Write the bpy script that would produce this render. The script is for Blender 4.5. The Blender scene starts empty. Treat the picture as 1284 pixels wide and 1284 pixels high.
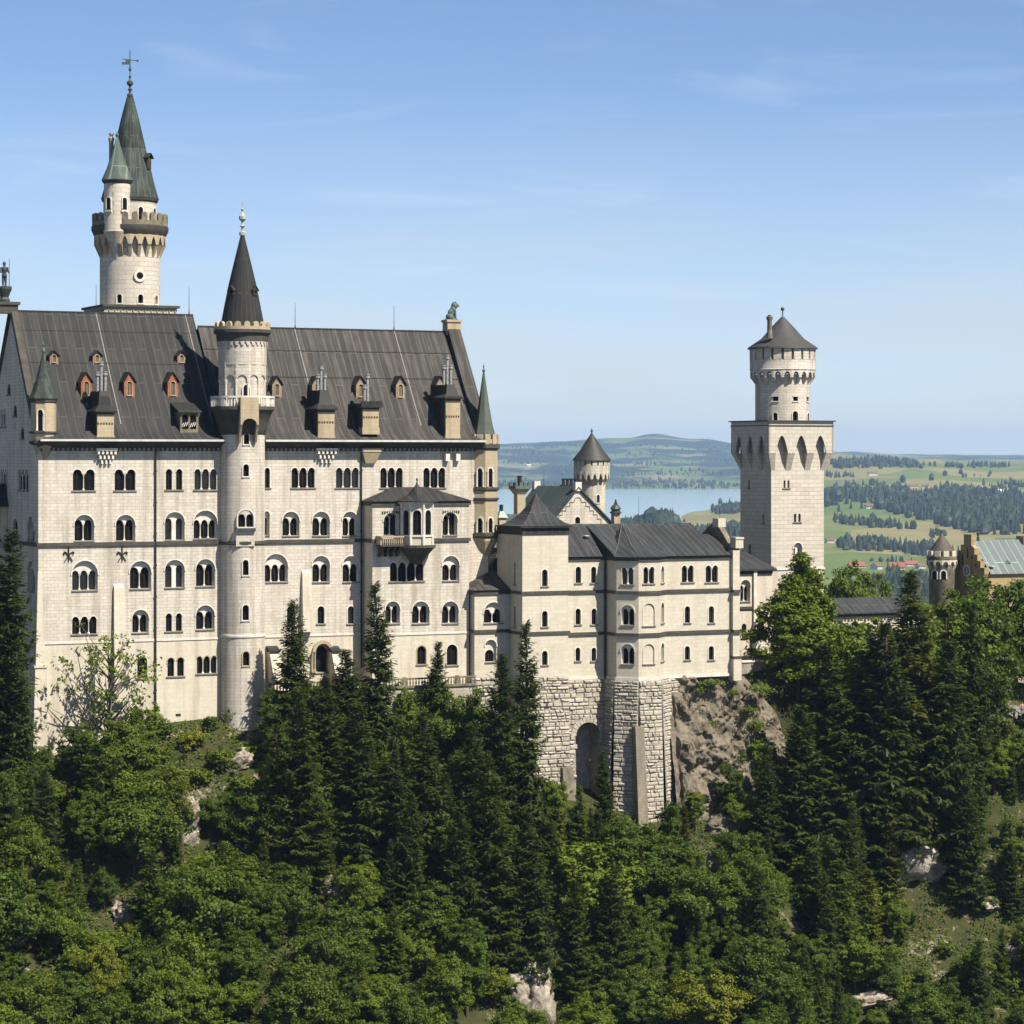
import bpy, bmesh, math, random
import numpy as np
from math import sin, cos, tan, pi, radians, sqrt, atan2, asin, exp
from mathutils import Vector, Matrix, noise
from mathutils.geometry import tessellate_polygon

SC = bpy.context.scene
COL = SC.collection
rnd = random.Random(7)

# ------------------------------------------------------------------ camera, light, sky
F, CX, CY = 3300.0, 642.0, 572.0            # focal length and horizon of the photograph, in its pixels
cam_d = bpy.data.cameras.new("camera"); cam = bpy.data.objects.new("camera", cam_d); COL.objects.link(cam)
cam.location = (0, 0, 0); cam.rotation_euler = (pi / 2, 0, 0)
cam_d.sensor_width = 36.0; cam_d.lens = 36.0 * F / 1284.0
cam_d.shift_y = -(642.0 - CY) / 1284.0
cam_d.clip_start = 1.0; cam_d.clip_end = 60000.0
SC.camera = cam

SUN_EL, SUN_AZ = radians(51.5), radians(-40)   # azimuth as an angle from +x
sun_d = bpy.data.lights.new("sun", 'SUN'); sun_d.energy = 5.0; sun_d.angle = radians(0.5); sun_d.color = (1.0, 0.92, 0.79)
sun = bpy.data.objects.new("sun", sun_d); COL.objects.link(sun)
sdir = Vector((cos(SUN_EL) * cos(SUN_AZ), cos(SUN_EL) * sin(SUN_AZ), sin(SUN_EL)))
sun.rotation_euler = sdir.to_track_quat('Z', 'Y').to_euler()

world = bpy.data.worlds.new("World"); SC.world = world; world.use_nodes = True
wt = world.node_tree; wt.nodes.clear()
w_out = wt.nodes.new('ShaderNodeOutputWorld'); w_bg = wt.nodes.new('ShaderNodeBackground')
w_sky = wt.nodes.new('ShaderNodeTexSky'); w_sky.sky_type = 'NISHITA'; w_sky.sun_disc = False
w_sky.sun_elevation = SUN_EL; w_sky.sun_rotation = pi / 2 - SUN_AZ
w_sky.altitude = 900; w_sky.air_density = 0.62; w_sky.dust_density = 0.5; w_sky.ozone_density = 2.6
w_bg.inputs['Strength'].default_value = 0.070
# thin cirrus: noise on the sky direction, stretched sideways
w_tc = wt.nodes.new('ShaderNodeTexCoord'); w_map = wt.nodes.new('ShaderNodeMapping')
w_map.inputs['Scale'].default_value = (3.6, 3.6, 22.0); w_map.inputs['Rotation'].default_value = (0, radians(9), 0)
w_map.inputs['Location'].default_value = (1.9, 0.55, 0.3)
w_n = wt.nodes.new('ShaderNodeTexNoise'); w_n.inputs['Scale'].default_value = 2.2; w_n.inputs['Detail'].default_value = 7; w_n.inputs['Roughness'].default_value = 0.55
w_n.inputs['Distortion'].default_value = 0.6
w_r = wt.nodes.new('ShaderNodeValToRGB'); w_r.color_ramp.elements[0].position = 0.56; w_r.color_ramp.elements[1].position = 0.85
w_r.color_ramp.elements[1].color = (0.20, 0.20, 0.20, 1)
w_mix = wt.nodes.new('ShaderNodeMixRGB'); w_mix.inputs['Color2'].default_value = (7.6, 7.8, 8.2, 1)
wt.links.new(w_tc.outputs['Generated'], w_map.inputs['Vector']); wt.links.new(w_map.outputs[0], w_n.inputs['Vector'])
wt.links.new(w_n.outputs['Fac'], w_r.inputs[0]); wt.links.new(w_r.outputs[0], w_mix.inputs['Fac'])
# a pale uneven veil of high thin cloud low over the horizon
w_sep = wt.nodes.new('ShaderNodeSeparateXYZ'); wt.links.new(w_tc.outputs['Generated'], w_sep.inputs[0])
w_el = wt.nodes.new('ShaderNodeMapRange'); w_el.interpolation_type = 'SMOOTHSTEP'
for k, v in ((1, 0.0), (2, 0.15), (3, 0.92), (4, 0.0)): w_el.inputs[k].default_value = v
wt.links.new(w_sep.outputs[2], w_el.inputs[0])
w_m2 = wt.nodes.new('ShaderNodeMapping'); w_m2.inputs['Scale'].default_value = (4.0, 4.0, 20.0)
w_n2 = wt.nodes.new('ShaderNodeTexNoise'); w_n2.inputs['Scale'].default_value = 1.7; w_n2.inputs['Detail'].default_value = 5
w_r2 = wt.nodes.new('ShaderNodeValToRGB'); w_r2.color_ramp.elements[0].position = 0.3; w_r2.color_ramp.elements[0].color = (.45, .45, .45, 1); w_r2.color_ramp.elements[1].position = 0.68
w_mu = wt.nodes.new('ShaderNodeMath'); w_mu.operation = 'MULTIPLY'
w_mix2 = wt.nodes.new('ShaderNodeMixRGB'); w_mix2.inputs['Color2'].default_value = (4.75, 5.0, 5.1, 1)
wt.links.new(w_tc.outputs['Generated'], w_m2.inputs['Vector']); wt.links.new(w_m2.outputs[0], w_n2.inputs['Vector']); wt.links.new(w_n2.outputs['Fac'], w_r2.inputs[0])
wt.links.new(w_el.outputs[0], w_mu.inputs[0]); wt.links.new(w_r2.outputs[0], w_mu.inputs[1]); wt.links.new(w_mu.outputs[0], w_mix2.inputs['Fac'])
wt.links.new(w_sky.outputs[0], w_mix2.inputs['Color1']); wt.links.new(w_mix2.outputs[0], w_mix.inputs['Color1']); wt.links.new(w_mix.outputs[0], w_bg.inputs['Color'])
wt.links.new(w_bg.outputs[0], w_out.inputs['Surface'])

SC.view_settings.view_transform = 'Standard'; SC.view_settings.look = 'None'
SC.view_settings.exposure = 1.08; SC.view_settings.gamma = 1.0
SC.cycles.max_bounces = 6; SC.cycles.diffuse_bounces = 3; SC.cycles.transmission_bounces = 3; SC.cycles.volume_bounces = 0
SC.cycles.transparent_max_bounces = 6

# ------------------------------------------------------------------ frames
TH = radians(25.0)                            # the castle is turned 25 degrees away from the picture plane
DX, DY = cos(TH), sin(TH); MX, MY = -sin(TH), cos(TH)
OX, OY = (48 - CX) / F * 330.0, 330.0
def c2w(u, v, w=0.0): return Vector((OX + u * DX + v * MX, OY + u * DY + v * MY, w))
def w2c(x, y): return ((x - OX) * DX + (y - OY) * DY, (x - OX) * MX + (y - OY) * MY)
def U(px, v):
    t = (px - CX) / F
    return (t * (OY + v * MY) - OX - v * MX) / (DX - t * DY)
def YD(u, v): return OY + u * DY + v * MY
def W(py, u, v): return (CY - py) / F * YD(u, v)
def inv(px, Y): return w2c((px - CX) / F * Y, Y)
def PX(u, v, w):
    p = c2w(u, v, w); return CX + F * p.x / p.y, CY - F * p.z / p.y
def lerp(a, b, t): return a + (b - a) * t
def sst(a, b, x):
    t = min(1.0, max(0.0, (x - a) / (b - a))); return t * t * (3 - 2 * t)
def interp(x, knots):
    if x <= knots[0][0]: return knots[0][1:]
    for k0, k1 in zip(knots, knots[1:]):
        if x <= k1[0]:
            t = (x - k0[0]) / (k1[0] - k0[0]); return tuple(lerp(a, b, t) for a, b in zip(k0[1:], k1[1:]))
    return knots[-1][1:]

# ------------------------------------------------------------------ object helpers
ORG = {}
def tag(o, label=None, cat=None, group=None, kind=None):
    if label: o['label'] = label
    if cat: o['category'] = cat
    if group: o['group'] = group
    if kind: o['kind'] = kind
    return o
def thing(name, label, cat, org, group=None):
    o = bpy.data.objects.new(name, None); COL.objects.link(o)
    o.empty_display_size = 0.5
    o.location = c2w(*org); o.rotation_euler = (0, 0, TH); ORG[o.name] = org
    return tag(o, label, cat, group)
class MB:
    def __init__(s): s.v = []; s.f = []
    def add(s, vs, fs):
        o = len(s.v); s.v += [tuple(p) for p in vs]; s.f += [tuple(i + o for i in f) for f in fs]
    def hexa(s, b, t): s.add(list(b) + list(t), [(3, 2, 1, 0), (4, 5, 6, 7), (0, 1, 5, 4), (1, 2, 6, 5), (2, 3, 7, 6), (3, 0, 4, 7)])
    def box(s, u0, u1, v0, v1, w0, w1):
        s.hexa([(u0, v0, w0), (u1, v0, w0), (u1, v1, w0), (u0, v1, w0)], [(u0, v0, w1), (u1, v0, w1), (u1, v1, w1), (u0, v1, w1)])
    def quad(s, a, b, c, d): s.add([a, b, c, d], [(0, 1, 2, 3)])
    def poly(s, pts): s.add(pts, [tuple(range(len(pts)))])
    def prism(s, pts, fn, d0, d1):
        n = len(pts); a = [fn(p[0], p[1], d0) for p in pts]; b = [fn(p[0], p[1], d1) for p in pts]
        tri = tessellate_polygon([[Vector((p[0], p[1], 0)) for p in pts]])
        s.add(a + b, [t for t in tri] + [tuple(i + n for i in reversed(t)) for t in tri] + [(i, (i + 1) % n, n + (i + 1) % n, n + i) for i in range(n)])
    def lathe(s, cu, cv, prof, n=28, a0=0.0):
        vs = []; fs = []
        for r, w in prof:
            for k in range(n):
                a = a0 + 2 * pi * k / n; vs.append((cu + max(r, 0.002) * cos(a), cv + max(r, 0.002) * sin(a), w))
        for j in range(len(prof) - 1):
            for k in range(n):
                k2 = (k + 1) % n; fs.append((j * n + k, j * n + k2, (j + 1) * n + k2, (j + 1) * n + k))
        s.add(vs, fs)
    def tube(s, p0, p1, r0, r1=None, n=6):
        r1 = r0 if r1 is None else r1
        p0 = Vector(p0); p1 = Vector(p1); d = (p1 - p0)
        if d.length < 1e-6: return
        d.normalize(); a = d.orthogonal().normalized(); b = d.cross(a)
        vs = [p0 + (a * cos(2 * pi * k / n) + b * sin(2 * pi * k / n)) * r0 for k in range(n)] + [p1 + (a * cos(2 * pi * k / n) + b * sin(2 * pi * k / n)) * r1 for k in range(n)]
        s.add(vs, [(k, (k + 1) % n, n + (k + 1) % n, n + k) for k in range(n)] + [tuple(range(n))[::-1], tuple(range(n, 2 * n))])
    def ball(s, c, rx, ry=None, rz=None, n=10):
        ry = ry or rx; rz = rz or rx; m = n // 2 + 1; vs = []; fs = []
        for j in range(m + 1):
            t = pi * j / m
            for k in range(n): vs.append((c[0] + rx * sin(t) * cos(2 * pi * k / n), c[1] + ry * sin(t) * sin(2 * pi * k / n), c[2] + rz * cos(t)))
        for j in range(m):
            for k in range(n): fs.append((j * n + k, j * n + (k + 1) % n, (j + 1) * n + (k + 1) % n, (j + 1) * n + k))
        s.add(vs, fs)
    def mesh(s, name, mat, org=(0, 0, 0), smooth=False):
        me = bpy.data.meshes.new(name)
        me.from_pydata([(p[0] - org[0], p[1] - org[1], p[2] - org[2]) for p in s.v], [], s.f)
        bm = bmesh.new(); bm.from_mesh(me); bmesh.ops.remove_doubles(bm, verts=bm.verts, dist=0.0008)
        bmesh.ops.recalc_face_normals(bm, faces=bm.faces); bm.to_mesh(me); bm.free()
        if mat: me.materials.append(mat)
        if smooth:
            me.shade_smooth(); me.set_sharp_from_angle(angle=radians(32))
        me.update(); return me
    def build(s, name, mat, parent, smooth=False):
        org = ORG[parent.name]
        o = bpy.data.objects.new(name, s.mesh(name, mat, org, smooth)); COL.objects.link(o)
        o.parent = parent; ORG[o.name] = org; return o

def course(mb, pts, w0, w1, proud, back=0.12, closed=False):
    """a mitred moulding along a polyline seen with its outside on the right-hand side of travel"""
    n = len(pts); out = []; inn = []
    for i, p in enumerate(pts):
        es = []
        if i > 0 or closed: q = pts[i - 1]; es.append(Vector((p[0] - q[0], p[1] - q[1])).normalized())
        if i < n - 1 or closed: q = pts[(i + 1) % n]; es.append(Vector((q[0] - p[0], q[1] - p[1])).normalized())
        nn = [Vector((e.y, -e.x)) for e in es]
        m = nn[0] if len(nn) == 1 else (nn[0] + nn[1]).normalized()
        k = 1.0 / max(0.4, m.dot(nn[0]))
        out.append((p[0] + m.x * proud * k, p[1] + m.y * proud * k)); inn.append((p[0] - m.x * back * k, p[1] - m.y * back * k))
    vs = []; fs = []
    for o, q in zip(out, inn): vs += [(o[0], o[1], w0), (o[0], o[1], w1), (q[0], q[1], w1), (q[0], q[1], w0)]
    rng = range(n if closed else n - 1)
    for i in rng:
        a = 4 * i; b = 4 * ((i + 1) % n)
        for k in range(4): fs.append((a + k, b + k, b + (k + 1) % 4, a + (k + 1) % 4))
    if not closed: fs += [(0, 1, 2, 3), (4 * n - 4, 4 * n - 1, 4 * n - 2, 4 * n - 3)]
    mb.add(vs, fs)

# ------------------------------------------------------------------ materials
def newmat(name):
    m = bpy.data.materials.new(name); m.use_nodes = True; nt = m.node_tree
    return m, nt, nt.nodes['Principled BSDF']
def nd(nt, typ, ins=None, **props):
    n = nt.nodes.new(typ)
    for k, v in props.items(): setattr(n, k, v)
    for k, v in (ins or {}).items():
        s = n.inputs[k]
        if isinstance(v, bpy.types.NodeSocket): nt.links.new(v, s)
        else: s.default_value = v
    return n
def mth(nt, op, a, b=None, c=None):
    ins = {0: a}
    if b is not None: ins[1] = b
    if c is not None: ins[2] = c
    return nd(nt, 'ShaderNodeMath', ins, operation=op).outputs[0]
def mixc(nt, fac, a, b, mode='MIX'):
    def c4(c): return c if isinstance(c, bpy.types.NodeSocket) else (c[0], c[1], c[2], 1)
    return nd(nt, 'ShaderNodeMixRGB', {'Fac': fac, 'Color1': c4(a), 'Color2': c4(b)}, blend_type=mode).outputs[0]
def ramp(nt, fac, stops):
    n = nd(nt, 'ShaderNodeValToRGB', {0: fac}); e = n.color_ramp.elements
    while len(e) > 1: e.remove(e[-1])
    for i, (p, c) in enumerate(stops):
        el = e[0] if i == 0 else e.new(p)
        el.position = p; el.color = (c, c, c, 1) if isinstance(c, (int, float)) else (c[0], c[1], c[2], 1)
    return n.outputs[0]
def objxyz(nt):
    tc = nd(nt, 'ShaderNodeTexCoord'); s = nd(nt, 'ShaderNodeSeparateXYZ', {0: tc.outputs['Object']})
    return tc.outputs['Object'], s.outputs
def vec(nt, x, y, z): return nd(nt, 'ShaderNodeCombineXYZ', {0: x, 1: y, 2: z}).outputs[0]
def noi(nt, v, scale, detail=4, rough=0.55, dist=0.0):
    return nd(nt, 'ShaderNodeTexNoise', {'Vector': v, 'Scale': scale, 'Detail': detail, 'Roughness': rough, 'Distortion': dist}).outputs['Fac']
def sc(nt, v, s): return nd(nt, 'ShaderNodeMapping', {'Vector': v, 'Scale': s}).outputs[0]

KA = 0.69
def kscale(c, k=KA): return tuple(x * k for x in c)
def stone(name, col, dark=0.80, row=0.42, wid=1.05, mort=0.55, bump=0.35, streak=0.5, rough=0.85):
    col = kscale(col); m, nt, b = newmat(name)
    v, (x, y, z) = objxyz(nt)
    bv = vec(nt, mth(nt, 'ADD', x, mth(nt, 'MULTIPLY', y, 0.93)), z, 0.0)
    br = nd(nt, 'ShaderNodeTexBrick', {'Vector': bv, 'Color1': (1, 1, 1, 1), 'Color2': (dark, dark * 0.985, dark * 0.95, 1), 'Mortar': (mort, mort * 0.96, mort * 0.88, 1),
        'Scale': 1.0, 'Mortar Size': 0.022, 'Mortar Smooth': 0.4, 'Bias': -0.25, 'Brick Width': wid, 'Row Height': row})
    c = mixc(nt, 1.0, col, br.outputs['Color'], 'MULTIPLY')
    big = noi(nt, v, 0.16, 5, 0.6)
    c = mixc(nt, ramp(nt, noi(nt, v, 0.5, 6, .65), [(0.5, 0.0), (0.75, 0.45)]), c, (col[0] * 0.72, col[1] * 0.72, col[2] * 0.70))
    c = mixc(nt, ramp(nt, big, [(0.35, 0.0), (0.7, 0.40)]), c, (col[0] * 0.86, col[1] * 0.83, col[2] * 0.77))
    st = noi(nt, sc(nt, v, (0.9, 0.9, 0.06)), 1.0, 5, 0.62)
    c = mixc(nt, ramp(nt, st, [(0.47, 0.0), (0.68, streak)]), c, (col[0] * 0.5, col[1] * 0.47, col[2] * 0.42))
    fine = noi(nt, v, 3.0, 4, 0.7)
    c = mixc(nt, 0.22, c, ramp(nt, fine, [(0.3, 0.25), (0.7, 1.0)]), 'MULTIPLY')
    nt.links.new(c, b.inputs['Base Color']); b.inputs['Roughness'].default_value = rough
    b.inputs['Specular IOR Level'].default_value = 0.25
    h = mth(nt, 'ADD', mth(nt, 'MULTIPLY', br.outputs['Fac'], -1.0), mth(nt, 'MULTIPLY', fine, 0.7))
    bp = nd(nt, 'ShaderNodeBump', {'Height': h, 'Strength': bump, 'Distance': 0.06}); nt.links.new(bp.outputs[0], b.inputs['Normal'])
    return m

def plain(name, col, rough=0.7, var=0.25, scale=1.5, metal=0.0, bump=0.0, spec=0.3):
    col = kscale(col); m, nt, b = newmat(name)
    v, _ = objxyz(nt)
    n = noi(nt, v, scale, 5, 0.6)
    c = mixc(nt, ramp(nt, n, [(0.3, 0.0), (0.7, 1.0)]), tuple(x * (1 - var) for x in col), tuple(min(1, x * (1 + var * 0.6)) for x in col))
    nt.links.new(c, b.inputs['Base Color']); b.inputs['Roughness'].default_value = rough; b.inputs['Metallic'].default_value = metal
    b.inputs['Specular IOR Level'].default_value = spec
    if bump:
        bp = nd(nt, 'ShaderNodeBump', {'Height': n, 'Strength': bump, 'Distance': 0.1}); nt.links.new(bp.outputs[0], b.inputs['Normal'])
    return m

def sheet_roof(name, col, pale, width=1.05, across='x', radial=0, streak=0.5, rough=0.75):
    """standing-seam sheet metal: seams run down the slope"""
    col = kscale(col); pale = kscale(pale); m, nt, b = newmat(name)
    v, (x, y, z) = objxyz(nt)
    if radial:
        a = mth(nt, 'MULTIPLY', mth(nt, 'ARCTAN2', y, x), radial / (2 * pi)); ln = z; row = 1.0
    else:
        a = {'x': x, 'y': y, 'xy': mth(nt, 'ADD', x, y)}[across]; ln = z; row = width
    br = nd(nt, 'ShaderNodeTexBrick', {'Vector': vec(nt, ln, a, 0.0), 'Color1': (1, 1, 1, 1), 'Color2': (0.74, 0.74, 0.76, 1), 'Mortar': (2.3, 2.25, 2.2, 1),  # seam colour brightened to imitate ridges catching the sun
        'Scale': 1.0, 'Mortar Size': 0.07 if not radial else 0.09, 'Mortar Smooth': 0.6, 'Bias': 0.0, 'Brick Width': 9.0, 'Row Height': row})
    c = mixc(nt, 1.0, col, br.outputs['Color'], 'MULTIPLY')
    st = noi(nt, sc(nt, v, (1.6, .14, .14) if (across == 'x' and not radial) else ((.14, 1.6, .14) if not radial else (1.6, 1.6, .14))), 0.9, 6, 0.65)
    c = mixc(nt, ramp(nt, st, [(0.46, 0.0), (0.72, streak)]), c, pale)
    bl = noi(nt, v, 0.22, 4, 0.6)
    c = mixc(nt, ramp(nt, bl, [(0.35, 0.0), (0.7, 0.45)]), c, (col[0] * 0.62, col[1] * 0.64, col[2] * 0.68))
    nt.links.new(c, b.inputs['Base Color']); b.inputs['Roughness'].default_value = rough; b.inputs['Metallic'].default_value = 0.0
    b.inputs['Specular IOR Level'].default_value = 0.2
    hh = mth(nt, 'ADD', br.outputs['Fac'], mth(nt, 'MULTIPLY', noi(nt, v, 1.3, 3), 0.5))
    bp = nd(nt, 'ShaderNodeBump', {'Height': hh, 'Strength': 0.35, 'Distance': 0.06}); nt.links.new(bp.outputs[0], b.inputs['Normal'])
    return m

def leafmat(name, col, var=0.35, warm=(1.25, 1.05, 0.75), trans=0.28):
    col = kscale(col, .86); m, nt, b = newmat(name)
    oi = nd(nt, 'ShaderNodeObjectInfo'); geo = nd(nt, 'ShaderNodeNewGeometry')
    n = noi(nt, geo.outputs['Position'], 0.55, 3, 0.6); n2 = noi(nt, geo.outputs['Position'], 3.1, 2, 0.6)
    f = mth(nt, 'ADD', mth(nt, 'MULTIPLY', n, 0.6), mth(nt, 'MULTIPLY', n2, 0.4))
    c = mixc(nt, ramp(nt, f, [(0.34, 0.0), (0.66, 1.0)]), tuple(x * (1 - var) for x in col), tuple(col[i] * (1 + var) * (1.15, 1.0, 0.9)[i] for i in range(3)))
    c = mixc(nt, mth(nt, 'MULTIPLY', oi.outputs['Random'], 0.75), c, tuple(col[i] * warm[i] for i in range(3)))
    r2 = mth(nt, 'FRACT', mth(nt, 'MULTIPLY', oi.outputs['Random'], 7.31))
    c = mixc(nt, ramp(nt, r2, [(.45, 0), (.95, .5)]), c, (col[0] * .8, col[1] * .78, col[2] * .95))
    r3 = mth(nt, 'FRACT', mth(nt, 'MULTIPLY', oi.outputs['Random'], 23.7))
    c = mixc(nt, ramp(nt, r3, [(.80, 0), (.97, .7)]), c, (col[0] * 2.0, col[1] * 1.25, col[2] * 1.2))
    b.inputs['Roughness'].default_value = 0.6; b.inputs['Specular IOR Level'].default_value = 0.22
    nt.links.new(c, b.inputs['Base Color'])
    tr = nd(nt, 'ShaderNodeBsdfTranslucent', {'Color': mixc(nt, 1.0, c, (1.2, 1.4, 0.5), 'MULTIPLY')})
    mx = nd(nt, 'ShaderNodeMixShader', {0: trans, 1: b.outputs[0], 2: tr.outputs[0]})
    nt.links.new(mx.outputs[0], nt.nodes['Material Output'].inputs['Surface'])
    return m

M = {}
M['stone'] = stone('limestone_ashlar', (0.745, 0.685, 0.60), dark=0.79, mort=0.46, streak=0.8)
M['plaster'] = stone('smooth_lower_stone', (0.74, 0.68, 0.565), dark=0.93, row=0.6, wid=1.6, mort=0.86, bump=0.12, streak=0.5)
M['wingstone'] = stone('wing_ashlar', (0.72, 0.665, 0.55), dark=0.86, row=0.5, wid=1.3, mort=0.8, bump=0.15, streak=0.25)
M['towerstone'] = stone('tower_ashlar', (0.71, 0.65, 0.56), dark=0.8, row=0.62, wid=1.5, mort=0.38, bump=0.5, streak=0.12)
M['trim'] = plain('white_trim_stone', (0.74, 0.69, 0.605), 0.8, 0.22, 0.9)
M['dark_trim'] = plain('shadow_darkened_moulding', (0.075, 0.070, 0.058), 0.85, 0.4, 0.8)  # dark stone tone, deepened to stand in for shadow under mouldings
M['sill'] = plain('dark_sill', (0.22, 0.20, 0.17), 0.85, 0.4, 1.5)  # one even dark tone for the window sills
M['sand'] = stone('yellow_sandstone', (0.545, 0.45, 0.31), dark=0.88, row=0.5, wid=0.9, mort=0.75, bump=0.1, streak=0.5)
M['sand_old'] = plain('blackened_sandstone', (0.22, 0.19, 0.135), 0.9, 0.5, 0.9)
M['rustic'] = stone('rusticated_blocks', (0.60, 0.55, 0.465), dark=0.66, row=0.5, wid=1.4, mort=0.8, bump=0.7, streak=0.55)
M['mortar'] = plain('masonry_joints', (0.33, 0.30, 0.25), 0.95, 0.4)
M['roof'] = sheet_roof('weathered_sheet_roof', (0.034, 0.0338, 0.0335), (0.092, 0.088, 0.084), streak=0.5)
M['roof_brown'] = sheet_roof('brown_sheet_roof', (0.048, 0.0445, 0.041), (0.19, 0.172, 0.152), streak=0.6)
M['roof_wing'] = sheet_roof('lead_wing_roof', (0.038, 0.040, 0.042), (0.145, 0.15, 0.152), width=0.95, streak=0.4)
M['roof_green'] = sheet_roof('green_copper_roof', (0.065, 0.085, 0.074), (0.17, 0.21, 0.185), across='y', width=1.0)
M['patina'] = sheet_roof('pale_patina_roof', (0.10, 0.13, 0.11), (0.24, 0.32, 0.27), radial=16, streak=0.6)
M['roof_pale'] = sheet_roof('pale_zinc_roof', (0.17, 0.205, 0.205), (0.26, 0.28, 0.27), width=1.5, streak=0.3)
M['cone'] = sheet_roof('grey_cone_roof', (0.027, 0.027, 0.0255), (0.07, 0.07, 0.064), radial=26, streak=0.35)
M['cone_green'] = sheet_roof('patina_cone_roof', (0.042, 0.05, 0.043), (0.16, 0.21, 0.175), radial=24, streak=0.55)
M['copper'] = plain('green_copper', (0.105, 0.15, 0.125), 0.6, 0.45, 1.2)
M['bronze'] = plain('dark_bronze', (0.06, 0.075, 0.062), 0.5, 0.5, 2.5)
M['iron'] = plain('dark_iron', (0.025, 0.025, 0.027), 0.5, 0.2)
M['zinc'] = plain('pale_gutter_zinc', (0.62, 0.62, 0.60), 0.5, 0.2)
M['glass'] = plain('dark_window_glass', (0.007, 0.007, 0.0075), 0.6, 0.3, 0.6, spec=0.05)
M['glass_pale'] = plain('sky_lit_window_glass', (0.016, 0.018, 0.020), 0.2, 0.5, 0.8, spec=0.3)
M['orange'] = plain('orange_dormer_wood', (0.36, 0.135, 0.055), 0.75, 0.35, 2.0)
M['wood'] = plain('brown_wood', (0.06, 0.04, 0.025), 0.7, 0.3)
M['bar'] = plain('dark_glazing_bar', (0.022, 0.017, 0.013), 0.6, 0.2)
M['bark'] = plain('bark', (0.085, 0.065, 0.05), 0.95, 0.35, 4.0)
M['bark_grey'] = plain('grey_bark', (0.17, 0.155, 0.13), 0.95, 0.35, 4.0)
M['brownbrick'] = stone('brown_gate_brick', (0.50, 0.385, 0.21), dark=0.7, row=0.3, wid=0.6, mort=0.7, bump=0.3, streak=0.3)
M['red_tile'] = plain('red_tiles', (0.36, 0.10, 0.055), 0.8, 0.3, 0.5)
M['house_white'] = plain('white_render', (0.72, 0.70, 0.66), 0.8, 0.1)
M['spruce'] = leafmat('spruce_needles', (0.036, 0.060, 0.007), trans=0.25)
M['spruce_light'] = leafmat('young_spruce_needles', (0.056, 0.094, 0.009), trans=0.28)
M['broad'] = leafmat('broad_leaves', (0.054, 0.098, 0.007), var=.5)
M['bright'] = leafmat('bright_leaves', (0.088, 0.140, 0.009), var=.5)
M['farwood'] = leafmat('distant_wood', (0.016, 0.031, 0.012), trans=0.0)
M['cover'] = leafmat('ground_plants', (0.068, 0.112, 0.012), var=.5)

# ------------------------------------------------------------------ facades and windows
def multi_arch(a0, a1, wb, wt, n=1, gap=0.24, seg=7):
    """outline of n round-headed lights standing side by side over one sill"""
    lw = (a1 - a0 - (n - 1) * gap) / n; r = lw / 2; sp = max(wb + 0.1, wt - r)
    pts = [(a0, wb), (a1, wb)]
    for i in range(n - 1, -1, -1):
        c = a0 + i * (lw + gap) + r
        for k in range(seg + 1):
            t = pi * k / seg; pts.append((c + r * cos(t), sp + (wt - sp) * sin(t)))
    return pts, lw, sp
def pointed(a0, a1, wb, wt, seg=6):
    c = (a0 + a1) / 2; h = (wt - wb) * 0.62; pts = [(a0, wb), (a1, wb)]
    for k in range(seg + 1): t = k / seg; pts.append((lerp(a1, c, t ** 1.7), wt - h + h * sin(t * pi / 2)))
    for k in range(1, seg + 1): t = k / seg; pts.append((lerp(c, a0, 1 - (1 - t) ** 1.7), wt - h + h * sin((1 - t) * pi / 2)))
    return pts
def fill(mb, outline, holes, fn, d):
    loops = [outline] + holes; flat = [p for l in loops for p in l]
    tri = tessellate_polygon([[Vector((p[0], p[1], 0)) for p in l] for l in loops])
    mb.add([fn(p[0], p[1], d) for p in flat], [t for t in tri])
def reveal(mb, outline, fn, d0, d1):
    n = len(outline)
    mb.add([fn(p[0], p[1], d0) for p in outline] + [fn(p[0], p[1], d1) for p in outline], [(i, (i + 1) % n, n + (i + 1) % n, n + i) for i in range(n)])
def arch_ring(mb, a0, a1, sp, wt, thick, fn, d0, d1, foot=0.0, seg=9):
    """raised moulding round an arch head, with straight feet"""
    c = (a0 + a1) / 2; r = (a1 - a0) / 2; ri = r; ro = r + thick; k = (wt - sp) / r
    inn = []; out = []
    if foot: inn.append((a1, sp - foot)); out.append((a1 + thick, sp - foot))
    for i in range(seg + 1):
        t = pi * i / seg; inn.append((c + ri * cos(t), sp + ri * k * sin(t))); out.append((c + ro * cos(t), sp + (ri * k + thick) * sin(t)))
    if foot: inn.append((a0, sp - foot)); out.append((a0 - thick, sp - foot))
    m = len(inn); vs = [fn(p[0], p[1], d0) for p in inn] + [fn(p[0], p[1], d0) for p in out] + [fn(p[0], p[1], d1) for p in inn] + [fn(p[0], p[1], d1) for p in out]
    fs = []
    for i in range(m - 1):
        fs += [(i, i + 1, m + i + 1, m + i), (m + i, m + i + 1, 3 * m + i + 1, 3 * m + i), (i + 1, i, 2 * m + i, 2 * m + i + 1)]
    fs += [(0, m, 3 * m, 2 * m), (m - 1, 2 * m - 1, 4 * m - 1, 3 * m - 1)]
    mb.add(vs, fs)

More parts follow.
